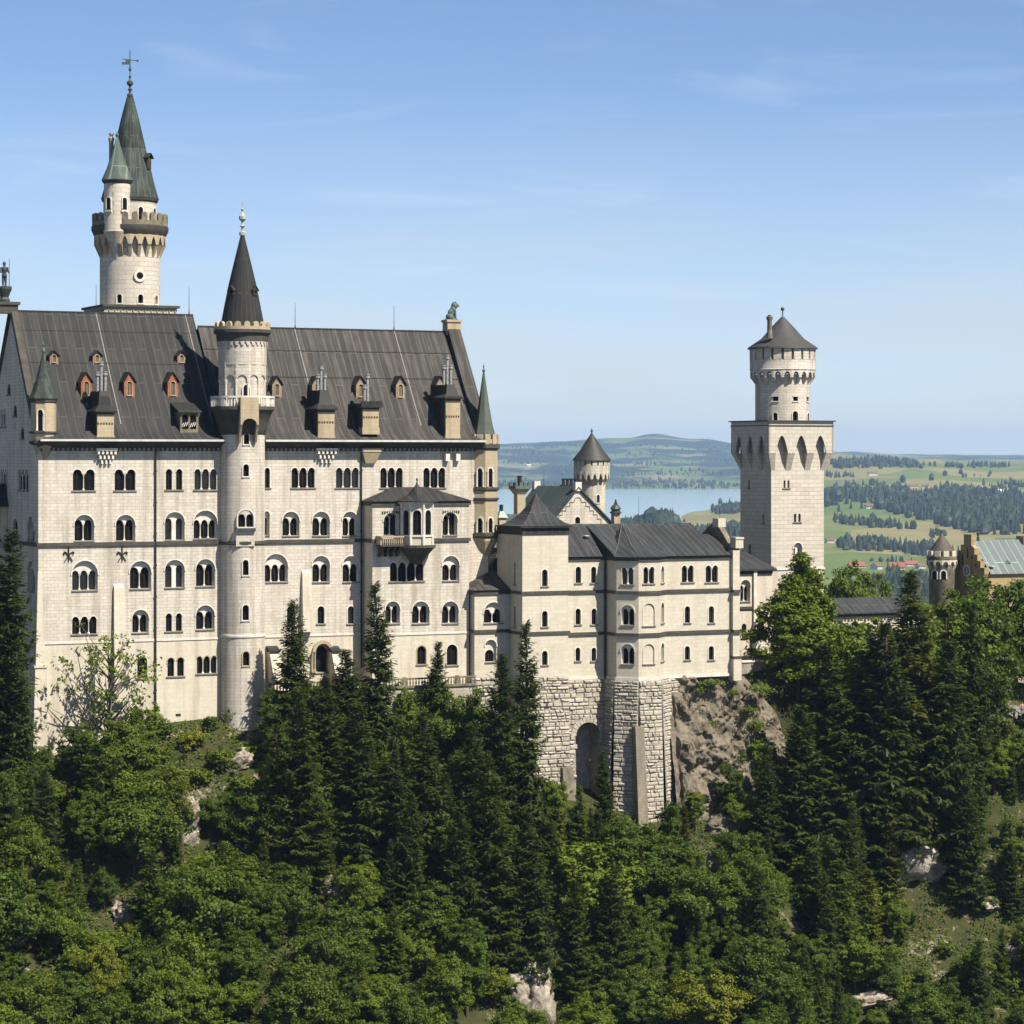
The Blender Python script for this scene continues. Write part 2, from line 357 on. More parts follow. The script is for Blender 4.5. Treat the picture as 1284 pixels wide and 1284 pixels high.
RB = 0.40
class Fac:
    """a flat wall: P is its left end as seen from outside, e runs to the right"""
    def __init__(s, P, e):
        s.P = P; l = sqrt(e[0] ** 2 + e[1] ** 2); s.e = (e[0] / l, e[1] / l); s.i = (-s.e[1], s.e[0]); s.wins = []; s.len = l
    def m(s, a, w, d=0.0): return (s.P[0] + s.e[0] * a + s.i[0] * d, s.P[1] + s.e[1] * a + s.i[1] * d, w)
    def px(s, x):
        t = (x - CX) / F; p = c2w(s.P[0], s.P[1]); ex = s.e[0] * DX + s.e[1] * MX; ey = s.e[0] * DY + s.e[1] * MY
        return (t * p.y - p.x) / (ex - t * ey)
    def wz(s, y, a): q = s.m(a, 0); return W(y, q[0], q[1])
    def win(s, x0, x1, yt, yb, n=1, blind=None, style='col', gap=None, local=False, deep=0.36, ring=True, trim=None):
        if local: a0, a1, wt, wb, bl = x0, x1, yt, yb, blind
        else:
            a0, a1 = s.px(x0), s.px(x1); am = (a0 + a1) / 2; wt, wb = s.wz(yt, am), s.wz(yb, am); bl = s.wz(blind, am) if blind else None
        if gap is None: gap = 0.30 if style == 'col' else 0.55
        s.wins.append(dict(a0=a0, a1=a1, wt=wt, wb=wb, n=n, bl=bl, style=style, gap=gap, deep=deep, ring=ring, trim=trim))
    def build(s, parent, mats, outline, wallname='wall', split=None, thick=0.0):
        """outline: (a, w) points; split: height below which the second material is used"""
        zones = [(outline, mats[0])]
        if split is not None:
            lo = [(min(p[0] for p in outline), min(p[1] for p in outline)), (max(p[0] for p in outline), min(p[1] for p in outline))]
            a0, a1 = lo[0][0], lo[1][0]
            zones = [([(a0, split), (a1, split)] + [p for p in outline if p[1] > split], mats[0]), ([lo[0], lo[1], (a1, split), (a0, split)], mats[1])]
        for poly, mat in zones:
            mb = MB(); holes = []; wmin = min(p[1] for p in poly); wmax = max(p[1] for p in poly)
            for q in s.wins:
                if not (wmin < q['wb'] and q['wt'] <= wmax): continue
                if q['bl'] is not None:
                    mg = 0.16; o, _, sp = multi_arch(q['a0'] - mg, q['a1'] + mg, q['wb'], max(q['bl'], q['wt'] + 0.1), 1); q['outer'] = (q['a0'] - mg, q['a1'] + mg, sp)
                    holes.append(o); reveal(mb, o, s.m, 0.0, RB)
                elif q['style'] == 'col':
                    o, lw, sp = multi_arch(q['a0'], q['a1'], q['wb'], q['wt'], q['n'], q['gap']); holes.append(o); reveal(mb, o, s.m, 0.0, q['deep'])
                else:
                    lw = (q['a1'] - q['a0'] - (q['n'] - 1) * q['gap']) / q['n']
                    for k in range(q['n']):
                        b0 = q['a0'] + k * (lw + q['gap']); o, _, _ = multi_arch(b0, b0 + lw, q['wb'], q['wt'], 1); holes.append(o); reveal(mb, o, s.m, 0.0, q['deep'])
            fill(mb, poly, holes, s.m, 0.0)
            mb.build(wallname, mat, parent)
        for q in s.wins: s.window(q, parent)
        return s
    def window(s, q, parent):
        a0, a1, wb, wt, n, gap = q['a0'], q['a1'], q['wb'], q['wt'], q['n'], q['gap']
        tm = q['trim'] or M['trim']
        d = q['deep'] + (RB if q['bl'] is not None else 0.0)
        g = MB()
        if q['style'] == 'col': outs = [multi_arch(a0, a1, wb, wt, n, gap)[0]]
        else:
            lw = (a1 - a0 - (n - 1) * gap) / n; outs = [multi_arch(a0 + k * (lw + gap), a0 + k * (lw + gap) + lw, wb, wt, 1)[0] for k in range(n)]
        for o in outs: fill(g, o, [], s.m, d - 0.01)
        wo = g.build('window', M['glass_pale'] if rnd.random() < .08 else M['glass'], parent)
        t = MB()
        if q['bl'] is not None:
            b0, b1, sp = q['outer']; top = max(q['bl'], wt + 0.1)
            o, _, _ = multi_arch(b0, b1, wb, top, 1); ins = [[(x, (y if y > wb + 0.001 else wb + 0.004)) for x, y in p] for p in outs]
            fill(t, o, ins, s.m, RB)
            for p in outs: reveal(t, p, s.m, RB, d)
            arch_ring(t, b0, b1, sp, top, 0.14, s.m, -0.11, 0.05, foot=0.15)
        elif q['ring']:
            lw = (a1 - a0 - (n - 1) * gap) / n
            for k in range(n):
                c0 = a0 + k * (lw + gap); sp = wt - lw / 2
                if n > 1: arch_ring(t, c0, c0 + lw, sp, wt, min(0.13, gap * 0.46), s.m, -0.06, 0.05, foot=0.0)
                else: arch_ring(t, c0, c0 + lw, sp, wt, 0.15, s.m, -0.06, 0.05, foot=sp - wb)
        mg = 0.2
        t.build('surround', tm, wo)
        t = MB(); t.prism([(a0 - mg, wb - 0.16), (a1 + mg, wb - 0.16), (a1 + mg, wb - 0.01), (a0 - mg, wb - 0.01)], s.m, -0.14, 0.06); t.build('sill', M['sill'], wo)
        f = MB()
        lw = (a1 - a0 - (n - 1) * gap) / n
        for k in range(n):
            c0 = a0 + k * (lw + gap); y = lerp(wb, wt, 0.62)
            f.prism([(c0, y), (c0 + lw, y), (c0 + lw, y + 0.05), (c0, y + 0.05)], s.m, d - 0.05, d - 0.02)
            f.prism([(c0 + lw / 2 - 0.025, wb), (c0 + lw / 2 + 0.025, wb), (c0 + lw / 2 + 0.025, wt - lw * 0.1), (c0 + lw / 2 - 0.025, wt - lw * 0.1)], s.m, d - 0.055, d - 0.015)
        f.build('glazing_bar', M['bar'], wo)
        if q['style'] == 'col' and n > 1:
            dc = 0.12 + (RB if q['bl'] is not None else 0.0); sp = wt - lw / 2
            for k in range(n - 1):
                c = a0 + (k + 1) * lw + k * gap + gap / 2; p = s.m(c, 0, dc + 0.03); cb = MB()
                cb.lathe(p[0], p[1], [(0.0, wb), (0.17, wb), (0.17, wb + 0.14), (0.075, wb + 0.22), (0.07, sp - 0.3), (0.17, sp - 0.12), (0.17, sp), (0.0, sp)], 8)
                cb.build('column', M['trim'], wo, smooth=True)

def boolean_cut(obj, cutters):
    """cut real openings into a round wall"""
    me = bpy.data.meshes.new('cut'); me.from_pydata(cutters.v, [], cutters.f)
    org = ORG[obj.name]
    me.transform(Matrix.Translation((-org[0], -org[1], -org[2])))
    bm = bmesh.new(); bm.from_mesh(me); bmesh.ops.recalc_face_normals(bm, faces=bm.faces); bm.to_mesh(me); bm.free()
    c = bpy.data.objects.new('cut', me); COL.objects.link(c)
    c.matrix_world = Matrix.Translation(c2w(*org)) @ Matrix.Rotation(TH, 4, 'Z')
    md = obj.modifiers.new('cut', 'BOOLEAN'); md.object = c; md.operation = 'DIFFERENCE'; md.solver = 'EXACT'
    bpy.context.view_layer.update()
    dg = bpy.context.evaluated_depsgraph_get(); nm = bpy.data.meshes.new_from_object(obj.evaluated_get(dg))
    obj.modifiers.clear(); old = obj.data; nm.name = old.name; obj.data = nm; bpy.data.objects.remove(c); bpy.data.meshes.remove(me)
    obj.data.shade_smooth(); obj.data.set_sharp_from_angle(angle=radians(30))

class Round:
    """a round tower with its axis at photo column px, at depth v"""
    def __init__(s, px, v, w_org, name, label, cat='tower', parent=None):
        s.u = U(px, v); s.v = v; s.px = px; s.k = YD(s.u, v) / F
        s.cam = atan2(*(reversed([a - b for a, b in zip(w2c(0, 0), (s.u, s.v))])))
        s.root = parent or thing(name, label, cat, (s.u, s.v, w_org)); s.wins = []
    def R(s, rpx): return rpx * s.k
    def w(s, y): return (CY - y) * s.k
    def prof(s, pts): return [(r * s.k, s.w(y)) for r, y in pts]
    def lathe(s, name, mat, pts, n=40, parent=None, a0=None, smooth=True):
        mb = MB(); mb.lathe(s.u, s.v, s.prof(pts), n, s.cam if a0 is None else a0); return mb.build(name, mat, parent or s.root, smooth)
    def ang(s, x, rpx): return s.cam + asin(max(-1, min(1, (x - s.px) / rpx)))
    def fac(s, ang, r):
        e = (-sin(ang), cos(ang)); return Fac((s.u + r * cos(ang), s.v + r * sin(ang)), e)
    def win(s, x, rpx, hw, yt, yb, n=1, square=False, trim=None, blind=None): s.wins.append((s.ang(x, rpx), rpx, hw * s.k, s.w(yt), s.w(yb), n, square, trim, blind))
    def cut(s, wall):
        cb = MB(); made = []
        for (a, rp, hw, wt_, wb_, n, sq, trim, bl) in s.wins:
            r = rp * s.k; f = s.fac(a, r)
            o = [(-hw, wb_), (hw, wb_), (hw, wt_), (-hw, wt_)] if sq else multi_arch(-hw, hw, wb_, wt_, n, 0.2)[0]
            cb.prism(o, f.m, -0.8, 0.42); made.append((f, o, hw, wt_, wb_, n, sq, trim))
        boolean_cut(wall, cb)
        for f, o, hw, wt_, wb_, n, sq, trim in made:
            g = MB(); fill(g, o, [], f.m, 0.40); wo = g.build('window', M['glass'], s.root)
            t = MB(); 
            if sq: t.prism([(-hw - .12, wt_), (hw + .12, wt_), (hw + .12, wt_ + .14), (-hw - .12, wt_ + .14)], f.m, -0.06, 0.15)
            else:
                lw = (2 * hw - (n - 1) * .2) / n
                if n == 1: arch_ring(t, -hw, hw, wt_ - hw, wt_, 0.14, f.m, -0.06, 0.15, foot=wt_ - hw - wb_)
                else: arch_ring(t, -hw - .1, hw + .1, wt_ - lw / 2, wt_ + 0.55, 0.13, f.m, -0.06, 0.15, foot=wt_ - lw / 2 - wb_)
            t.prism([(-hw - .15, wb_ - .16), (hw + .15, wb_ - .16), (hw + .15, wb_ - .01), (-hw - .15, wb_ - .01)], f.m, -0.1, 0.2)
            t.build('surround', trim or M['trim'], wo)
            if n > 1:
                cb = MB(); p = f.m(0, 0, 0.12); cb.lathe(p[0], p[1], [(0, wb_), (.13, wb_), (.08, wb_ + .2), (.08, wt_ - .6), (.13, wt_ - .4), (0, wt_ - .4)], 8); cb.build('column', M['trim'], wo, True)
    def merlons(s, name, mat, rpx, y0, y1, n, frac=0.6, thick=0.3, round_top=True, parent=None):
        mb = MB(); r = rpx * s.k; hw = pi * r / n * frac; w0, w1 = s.w(y0), s.w(y1)
        for k in range(n):
            f = s.fac(s.cam + 2 * pi * (k + .5) / n, r)
            o = multi_arch(-hw, hw, w0, w1, 1, seg=6)[0] if round_top else [(-hw, w0), (hw, w0), (hw, w1), (-hw, w1)]
            mb.prism(o, f.m, 0.0, thick)
        return mb.build(name, mat, parent or s.root)
    def arches(s, name, mat, rin, rout, y_top, y_spring, y_foot, n, frac=0.68, point=False, parent=None):
        """ring of arches carried on brackets that grow out of the wall"""
        mb = MB(); R = rout * s.k; ri = rin * s.k; wt_, ws, wf = s.w(y_top), s.w(y_spring), s.w(y_foot); hw = R * tan(pi / n); ah = hw * frac
        for k in range(n):
            f = s.fac(s.cam + 2 * pi * (k + .5) / n, R)
            apex = lerp(ws, wt_, 0.72)
            pts = [(-hw, ws), (-ah, ws)]
            for j in range(1, 8):
                t = j / 8
                if point: pts.append((lerp(-ah, ah, t), lerp(ws, apex, 1 - abs(2 * t - 1) ** 1.6)))
                else: pts.append((-ah * cos(pi * t), ws + (apex - ws) * sin(pi * t)))
            pts += [(ah, ws), (hw, ws), (hw, wt_), (-hw, wt_)]
            mb.prism(pts, f.m, 0.0, 0.28)
            bw = (hw - ah) * 1.0
            g = s.fac(s.cam + 2 * pi * k / n, R * 0.998)
            dp = R - ri + 0.1
            mb.hexa([g.m(-bw * .75, wf, dp - .12), g.m(bw * .75, wf, dp - .12), g.m(bw * .75, wf, dp), g.m(-bw * .75, wf, dp)],
                    [g.m(-bw * .96, ws, 0.02), g.m(bw * .96, ws, 0.02), g.m(bw * .96, ws, dp), g.m(-bw * .96, ws, dp)])
        return mb.build(name, mat, parent or s.root)
    def finial(s, y0, y1, rpx, mat=None, parent=None):
        h = y0 - y1; P = [(0.35, 0), (0.9, .02), (0.95, .1), (.4, .16), (.35, .24), (.8, .28), (.35, .33), (.3, .4), (1.0, .48), (1.0, .56), (.4, .63), (.2, .7), (.45, .76), (.15, .8), (.1, 1.0), (0, 1.0)]
        return s.lathe('finial', mat or M['copper'], [(r * rpx, y0 - t * h) for r, t in P], 10, parent)
# ================================================================== the palace
pal = thing('palace_building', 'long pale limestone palace with steep dark sheet roof and rows of arched windows', 'palace', (0, 0, -40))
uL = U(279, 0); uR0 = U(330, 0); uE = U(612, 0)      # end of the left block, start and end of the right block
WE, WRL, WRR, WST, WBAND = 2.0, 18.9, 17.3, -11.1, -23.5
VRL, VRR = 13.0, 11.0

fl = Fac((0, 0), (1, 0))
fl.win(91.4, 118.6, 588.5, 615, 2, gap=.5); fl.win(143.8, 169.7, 588.5, 615, 2, gap=.5); fl.win(208, 228.5, 588, 614, 2, style='mull'); fl.win(243.9, 271.5, 588, 614, 3)
fl.win(94.5, 116.5, 652, 678, 2, 645.5); fl.win(146.5, 168, 652, 678, 2, 645.5); fl.win(208, 230, 650, 677, 2, 642, style='mull'); fl.win(244, 271, 652, 675, 3, 640)
fl.win(91.5, 121, 715.5, 740, 3, 703); fl.win(164, 188, 711.5, 738, 2, 703.5); fl.win(208, 230, 709, 736.6, 2, 702, style='mull'); fl.win(247, 268, 708, 735, 2, 701)
fl.win(90.5, 121, 773, 795, 3); fl.win(167, 185, 771, 793, 2, 764.5); fl.win(208, 228, 769, 791.5, 2, style='mull'); fl.win(247, 267.5, 767, 789, 2, 759)
fl.win(172, 184.6, 823, 850.5, 1); fl.win(210, 230.5, 824.6, 848, 2, gap=.42, style='mull', trim=M['sand']); fl.win(247, 271.5, 822.7, 844.5, 3, gap=.34, trim=M['sand'])
fl.build(pal, (M['stone'], M['plaster']), [(0, -44), (uL, -44), (uL, WE), (0, WE)], split=WBAND)

fr = Fac((uR0, 0), (1, 0))
fr.win(332, 338.3, 586.5, 611.6, 1)
for x0, x1 in ((365.7, 394.5), (421.3, 449.6), (477, 504.7), (531, 558)): fr.win(x0, x1, 586.5, 611.6, 3)
fr.win(332, 336.5, 649, 671, 1, 641)
for x0, x1 in ((355.5, 374), (393, 412), (431, 446.5)): fr.win(x0, x1, 649.5, 671.5, 2, 641.5)
fr.win(332.5, 359.5, 708, 729.5, 3, 694.5)
for x0, x1 in ((393, 412), (431, 449)): fr.win(x0, x1, 707.5, 729.5, 2, 697)
for x0, x1 in ((359.6, 368.3), (398, 406.7), (436, 444)): fr.win(x0, x1, 760, 782, 1)
fr.win(395, 413, 810, 843, 1, 806, trim=M['sand'], deep=.7)
fr.build(pal, (M['stone'], M['plaster']), [(0, -44), (uE - uR0, -44), (uE - uR0, WE), (0, WE)], split=WBAND)

# west gable wall and the unseen walls that close the block
fw = Fac((0, 26), (0, -1))
fw.win(1, 9, 588, 615, 3, gap=.25); fw.win(23, 35.5, 588, 615, 3, gap=.25)
fw.win(35, 43, 654, 678, 2, 647, gap=.4); fw.win(35, 43, 713, 741, 2, 703, gap=.4); fw.win(16, 23, 650, 678, 1)
fw.win(1, 7.5, 513, 535, 3, gap=.2)
for x, y in ((11, 478), (19, 505), (28, 533)): fw.win(x - 2.2, x + 2.2, y + 3, y + 17, 1, ring=False, deep=.15, trim=M['stone'])
fw.build(pal, (M['stone'], M['plaster']), [(0, -44), (26, -44), (26, WE), (13, WRL), (0, WE)])
mb = MB()
mb.quad((uL, 26, -44), (0, 26, -44), (0, 26, WE), (uL, 26, WE)); mb.poly([(uL, 0.02, WE - 1), (uL, 26, WE - 1), (uL, 26, WE), (uL, 13, WRL), (uL, 0.02, WE)])
mb.quad((uE, 22, -44), (uL, 22, -44), (uL, 22, WE), (uE, 22, WE)); mb.poly([(uE, 0, -44), (uE, 22, -44), (uE, 22, WE), (uE, 11, WRR + .3), (uE, 0, WE)])
mb.quad((uL, 0.0, -44), (uR0, 0.0, -44), (uR0, 0.0, WE), (uL, 0.0, WE))
mb.build('rear_wall', M['stone'], pal)

def roof_profile(vr, wr, we):
    """bell-cast eaves then a straight slope"""
    s0 = (wr - we - 1.0) / (vr - 1.6)
    return [(-1.5, we + 0.05), (0.3, we + 0.95), (1.5, we + 2.1), (2.9, we + 1.9 + 2.05), (vr, wr)]
profL, profR = roof_profile(VRL, WRL, WE), roof_profile(VRR, WRR, WE)
def rw(prof, v): return interp(v, [(p[0], p[1]) for p in prof])[0]
def slope_roof(prof, u0, u1, vb, name, mat, n=1, slack=0.0):
    mb = MB(); vr = prof[-1][0]
    full = prof + [(2 * vr - p[0], p[1]) for p in reversed(prof[:-1])]
    N = 26
    for a, b in zip(full, full[1:]):
        for k in range(N):
            ua, ub = lerp(u0, u1, k / N), lerp(u0, u1, (k + 1) / N)
            mb.quad((ua, a[0], a[1]), (ub, a[0], a[1]), (ub, b[0], b[1]), (ua, b[0], b[1]))
    return mb.build(name, mat, pal, smooth=True)
slope_roof(profL, 0.55, uL + .25, 26, 'roof', M['roof'])
slope_roof(profR, uL + 0.255, uE - 1.5, 22, 'roof', M['roof_brown'])
# ridge caps, ribs of flashing and cross-seams
mb = MB()
mb.box(0.55, uL + .25, VRL - .14, VRL + .14, WRL - .12, WRL + .1); mb.box(uL + .26, uE - 1.5, VRR - .14, VRR + .14, WRR - .12, WRR + .1)
mb.build('ridge_cap', M['roof'], pal)
mb = MB()
FLASH = plain('pale_flashing', (0.20, 0.19, 0.178), .6)
for prof, us in ((profL, [U(120, VRL), U(232, VRL)]), (profR, [U(369, VRR), U(494, VRR)])):
    for u in us:
        mb = MB()
        for a, b in zip(prof[2:], prof[3:]):
            mb.hexa([(u - .07, a[0], a[1] + .01), (u + .07, a[0], a[1] + .01), (u + .07, a[0] + .05, a[1] + .12), (u - .07, a[0] + .05, a[1] + .12)],
                    [(u - .07, b[0], b[1] + .01), (u + .07, b[0], b[1] + .01), (u + .07, b[0], b[1] + .12), (u - .07, b[0], b[1] + .12)])
        mb.build('flashing', FLASH, pal)
mb = MB()
for prof, u0, u1, ts in ((profL, .6, uL, (.47, .8)), (profR, uL + .3, uE - 1.5, (.40, .72))):
    for t in ts:
        mb = MB(); v = prof[-1][0] * (1 - t) if False else lerp(2.9, prof[-1][0], t); w = rw(prof, v)
        mb.hexa([(u0, v - .05, w - .04), (u1, v - .05, w - .04), (u1, v + .03, w + .06), (u0, v + .03, w + .06)], [(u0, v - .05, w + .05), (u1, v - .05, w + .05), (u1, v + .03, w + .15), (u0, v + .03, w + .15)])
        mb.build('roof_seam', M['roof'], pal)
# eaves: gutter line, soffit, shadowed frieze
for (u0, u1) in ((-.15, uL + .1), (uR0 - .2, uE - 1.0)):
    g = MB(); g.box(u0, u1, -1.72, -1.51, WE - .12, WE + .14); g.build('gutter', M['zinc'], pal)
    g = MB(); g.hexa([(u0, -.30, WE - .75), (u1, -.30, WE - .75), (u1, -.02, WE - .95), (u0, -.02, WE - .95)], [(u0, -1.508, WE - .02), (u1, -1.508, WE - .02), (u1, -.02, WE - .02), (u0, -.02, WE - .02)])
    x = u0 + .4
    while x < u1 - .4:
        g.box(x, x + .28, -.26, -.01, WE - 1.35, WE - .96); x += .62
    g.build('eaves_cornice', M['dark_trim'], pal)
# string course, pale band
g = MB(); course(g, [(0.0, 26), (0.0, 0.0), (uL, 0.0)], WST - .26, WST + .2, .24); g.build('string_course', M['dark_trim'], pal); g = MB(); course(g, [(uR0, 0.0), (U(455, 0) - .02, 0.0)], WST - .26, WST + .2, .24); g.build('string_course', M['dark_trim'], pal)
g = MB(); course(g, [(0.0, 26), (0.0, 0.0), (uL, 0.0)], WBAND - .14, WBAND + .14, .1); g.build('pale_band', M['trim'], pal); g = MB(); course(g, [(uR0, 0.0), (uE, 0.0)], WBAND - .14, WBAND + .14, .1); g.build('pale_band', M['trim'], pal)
# west gable coping, right gable coping with its plinth
g = MB()
g.hexa([(-.35, -.4, WE - .1), (.55, -.4, WE - .1), (.55, .5, WE - .1), (-.35, .5, WE - .1)], [(-.35, VRL - .5, WRL + .4), (.55, VRL - .5, WRL + .4), (.55, VRL + .5, WRL + .4), (-.35, VRL + .5, WRL + .4)])
g.hexa([(-.35, 26.4, WE - .1), (.55, 26.4, WE - .1), (.55, 25.4, WE - .1), (-.35, 25.4, WE - .1)], [(-.35, VRL + .52, WRL + .38), (.55, VRL + .52, WRL + .38), (.55, VRL + .5, WRL + .38), (-.35, VRL + .5, WRL + .38)])
g.build('gable_coping', M['dark_trim'], pal)
g = MB()
for vs, ve, sg in ((-.2, VRR, 1), (22.2, VRR, -1)):
    g.hexa([(uE - 1.5, vs, WE + .3), (uE + .35, vs, WE + .3), (uE + .35, vs + sg * 1.2, WE + .3), (uE - 1.5, vs + sg * 1.2, WE + .3)],
           [(uE - 1.5, ve - sg * .75, WRR + .55), (uE + .35, ve - sg * .75, WRR + .55), (uE + .35, ve - sg * .001, WRR + .55), (uE - 1.5, ve - sg * .001, WRR + .55)])
g.build('gable_coping', M['roof_brown'], pal)
g = MB(); g.box(uE - 1.55, uE + .45, VRR - .9, VRR + .9, WRR - .5, WRR + 1.3); g.box(uE - 1.7, uE + .6, VRR - 1.05, VRR + 1.05, WRR + 1.302, WRR + 1.65); g.build('statue_plinth', M['sand'], pal)
g = MB(); g.box(-2.1, .55, VRL - .9, VRL + .9, WRL - .4, WRL + .7); g.box(-2.3, .8, VRL - 1.1, VRL + 1.1, WRL + .702, WRL + 1.1); g.build('statue_plinth', M['dark_trim'], pal)
# downpipes
for x in (194.6, 452.5):
    u = U(x, 0); g = MB(); g.tube((u, -.22, WE - .3), (u, -.22, -34.0 if x < 300 else -28), .11, .11, 8)
    for k in range(8): g.box(u - .16, u + .16, -.3, .02, WE - 4 - k * 4, WE - 3.85 - k * 4)
    g.build('downpipe', M['iron'], pal)
# wall anchors with scrolled arms
for x in (86, 153):
    u = U(x, 0); wt_, wb_ = W(684, u, 0), W(704, u, 0); wm = lerp(wt_, wb_, .45); g = MB()
    g.tube((u, -.12, wt_), (u, -.12, wb_), .07)
    for sg in (-1, 1):
        pts = [(0, wm - .35), (.3, wm), (.55, wm + .12), (.68, wm - .05), (.55, wm - .2)]
        for a, b in zip(pts, pts[1:]): g.tube((u + sg * a[0], -.12, a[1]), (u + sg * b[0], -.12, b[1]), .075)
        g.tube((u, -.12, wm - .3), (u + sg * .5, -.12, wb_ + .05), .06)
    g.build('wall_anchor', M['iron'], pal)
# battered corner buttress and pale wall strips
g = MB(); g.hexa([(-1.2, -1.1, -47), (1.0, -1.1, -47), (1.0, .05, -47), (-1.2, .05, -47)], [(-.55, -.65, -26.5), (.9, -.65, -26.5), (.9, .05, -26.5), (-.55, .05, -26.5)])
g.hexa([(-.45, -.5, -26.2), (.8, -.5, -26.2), (.8, .05, -26.2), (-.45, .05, -26.2)], [(-.05, -.08, -14.5), (.4, -.08, -14.5), (.4, .05, -14.5), (-.05, .05, -14.5)])
g.box(-.7, 1.0, -.78, .04, -26.5, -26.2); g.build('corner_buttress', M['plaster'], pal)
for x0, x1, y0, y1 in ((142, 154.5, 737, 880), (378, 389, 719, 792)):
    u0, u1 = U(x0, 0), U(x1, 0); t, b = W(y0, u0, 0), W(y1, u0, 0); g = MB()
    g.hexa([(u0 - .1, -1.0, b), (u1 + .1, -1.0, b), (u1 + .1, .04, b), (u0 - .1, .04, b)], [(u0, -.35, t), (u1, -.35, t), (u1, .04, t + .5), (u0, .04, t + .5)]); g.build('buttress', M['plaster'], pal)
g = MB(); u = U(223.5, 0); w_ = W(896.5, u, 0); g.box(u - .35, u + .35, -.03, .1, w_ - .16, w_ + .16); g.build('vent_opening', M['iron'], pal)
g = MB(); u0, u1 = U(393, 0), U(415, 0); wb_ = W(843, u0, 0)
for u in (u0 - .25, u0 + .1, u1 - .1, u1 + .25): g.lathe(u, -.3, [(0, wb_), (.17, wb_), (.17, wb_ + .3), (.11, wb_ + .4), (.11, wb_ + 2.4), (.18, wb_ + 2.6), (0, wb_ + 2.6)], 8)
arch_ring(g, U(395, 0) - uR0, U(413, 0) - uR0, wb_ + 2.7, wb_ + 3.75, .45, fr.m, -.35, .05); g.build('portal', M['sand'], pal)
for x0, x1 in ((339, 351), (417, 428)):
    u0, u1 = U(x0, -1.5), U(x1, -1.5); g = MB(); wt_, wb_ = W(818, u0, -1.5), W(842, u0, -1.5)
    g.hexa([(u0, -3.2, wb_ - 1.5), (u1, -3.2, wb_ - 1.5), (u1, .04, wb_ - 1.5), (u0, .04, wb_ - 1.5)], [(u0, -1.2, wt_), (u1, -1.2, wt_), (u1, .04, wt_), (u0, .04, wt_)]); h = g.build('stair_flank', M['plaster'], pal)
    g = MB(); g.hexa([(u0 - .1, -1.5, wt_), (u1 + .1, -1.5, wt_), (u1 + .1, .04, wt_ + .3), (u0 - .1, .04, wt_ + .3)], [(u0 - .1, -1.5, wt_ + .15), (u1 + .1, -1.5, wt_ + .15), (u1 + .1, .04, wt_ + .75), (u0 - .1, .04, wt_ + .75)]); g.build('flank_cap', M['cone'], h)

# the projecting bay with its oriel and balcony
VB = -3.2; uB0 = U(467, VB); uB1 = U(588, VB); wBE = W(629, uB0, VB)
fb = Fac((uB0, VB), (1, 0))
fb.win(482.5, 498, 644.5, 671, 2, 643); fb.win(556.5, 572, 643.5, 671, 2, 642)
fb.win(489, 531, 705, 728.7, 4); fb.win(556, 574.5, 708, 728, 2, 697)
for x0, x1 in ((484.5, 500), (518, 537), (555.5, 573.5)): fb.win(x0, x1, 760, 781.5, 2, 754)
fb.win(523, 534, 810, 833, 1, trim=M['sand']); fb.win(560, 573.5, 808, 834, 1)
fb.build(pal, (M['stone'], M['plaster']), [(0, -44), (uB1 - uB0, -44), (uB1 - uB0, wBE), (0, wBE)], 'bay_wall', split=WBAND)
g = MB(); g.quad((uB0, 0, -44), (uB0, VB, -44), (uB0, VB, wBE), (uB0, 0, wBE)); g.quad((uB1, VB, -44), (uB1, 0, -44), (uB1, 0, wBE), (uB1, VB, wBE)); g.build('bay_wall', M['wingstone'], pal)
g = MB(); course(g, [(uB0, .0), (uB0, VB), (uB1, VB), (uB1, 0)], WST - .26, WST + .2, .2)
g.build('string_course', M['dark_trim'], pal)
g = MB(); course(g, [(uB0, .0), (uB0, VB), (uB1, VB), (uB1, 0)], WBAND - .14, WBAND + .14, .1); g.build('pale_band', M['trim'], pal)
g = MB(); course(g, [(uB0, .0), (uB0, VB), (uB1, VB), (uB1, 0)], wBE - .55, wBE, .22)
for (x0, x1) in ((479, 501), (555, 575)):
    x = U(x0, VB)
    while x < U(x1, VB): g.box(x, x + .16, VB - .12, VB + .02, wBE - 1.6, wBE - 1.3); x += .32
g.build('bay_cornice', M['dark_trim'], pal)
wBT = W(611, uB0, 0); o_ = .45; g = MB()
ul, ur = lerp(uB0, uB1, .30), lerp(uB0, uB1, .66)
E = [(uB0 - o_, 0, wBE + .02), (uB0 - o_, VB - o_, wBE + .02), (uB1 + o_, VB - o_, wBE + .02), (uB1 + o_, 0, wBE + .02)]; T = [(ul, 0, wBT), (ur, 0, wBT)]
g.add(E + T, [(0, 1, 4), (1, 2, 5, 4), (2, 3, 5), (3, 2, 1, 0)]); g.build('bay_roof', M['roof'], pal)
# oriel
uO = U(525, VB - 1.6); vO = VB - 1.0; RO = 2.2
wF, wS, wT = W(684, uO, vO - 1.5), W(672, uO, vO - 1.5), wBE
A = [radians(180 + 45 * k) for k in range(5)]
P = [(uO + RO * cos(a), vO + RO * sin(a)) for a in A]
P = [(uO - RO, VB + .02)] + P + [(uO + RO, VB + .02)]
g = MB(); g.lathe(uO, vO + .05, [(0, wF - 2.6), (.6, wF - 2.5), (1.4, wF - 1.4), (2.35, wF - .35), (2.5, wF - .3), (2.5, wF + .05), (0, wF + .05)], 16); g.build('oriel_corbel', M['dark_trim'], pal)
for k in range(6):
    f = Fac(P[k], (P[k + 1][0] - P[k][0], P[k + 1][1] - P[k][1])); L = f.len
    if L > 1.2: f.win(.30, L - .30, wT - 1.1, wS + .15, 1, local=True, deep=.2, trim=M['trim']); f.build(pal, (M['wingstone'], M['wingstone']), [(0, wF), (L, wF), (L, wT), (0, wT)], 'oriel_wall')
g = MB()
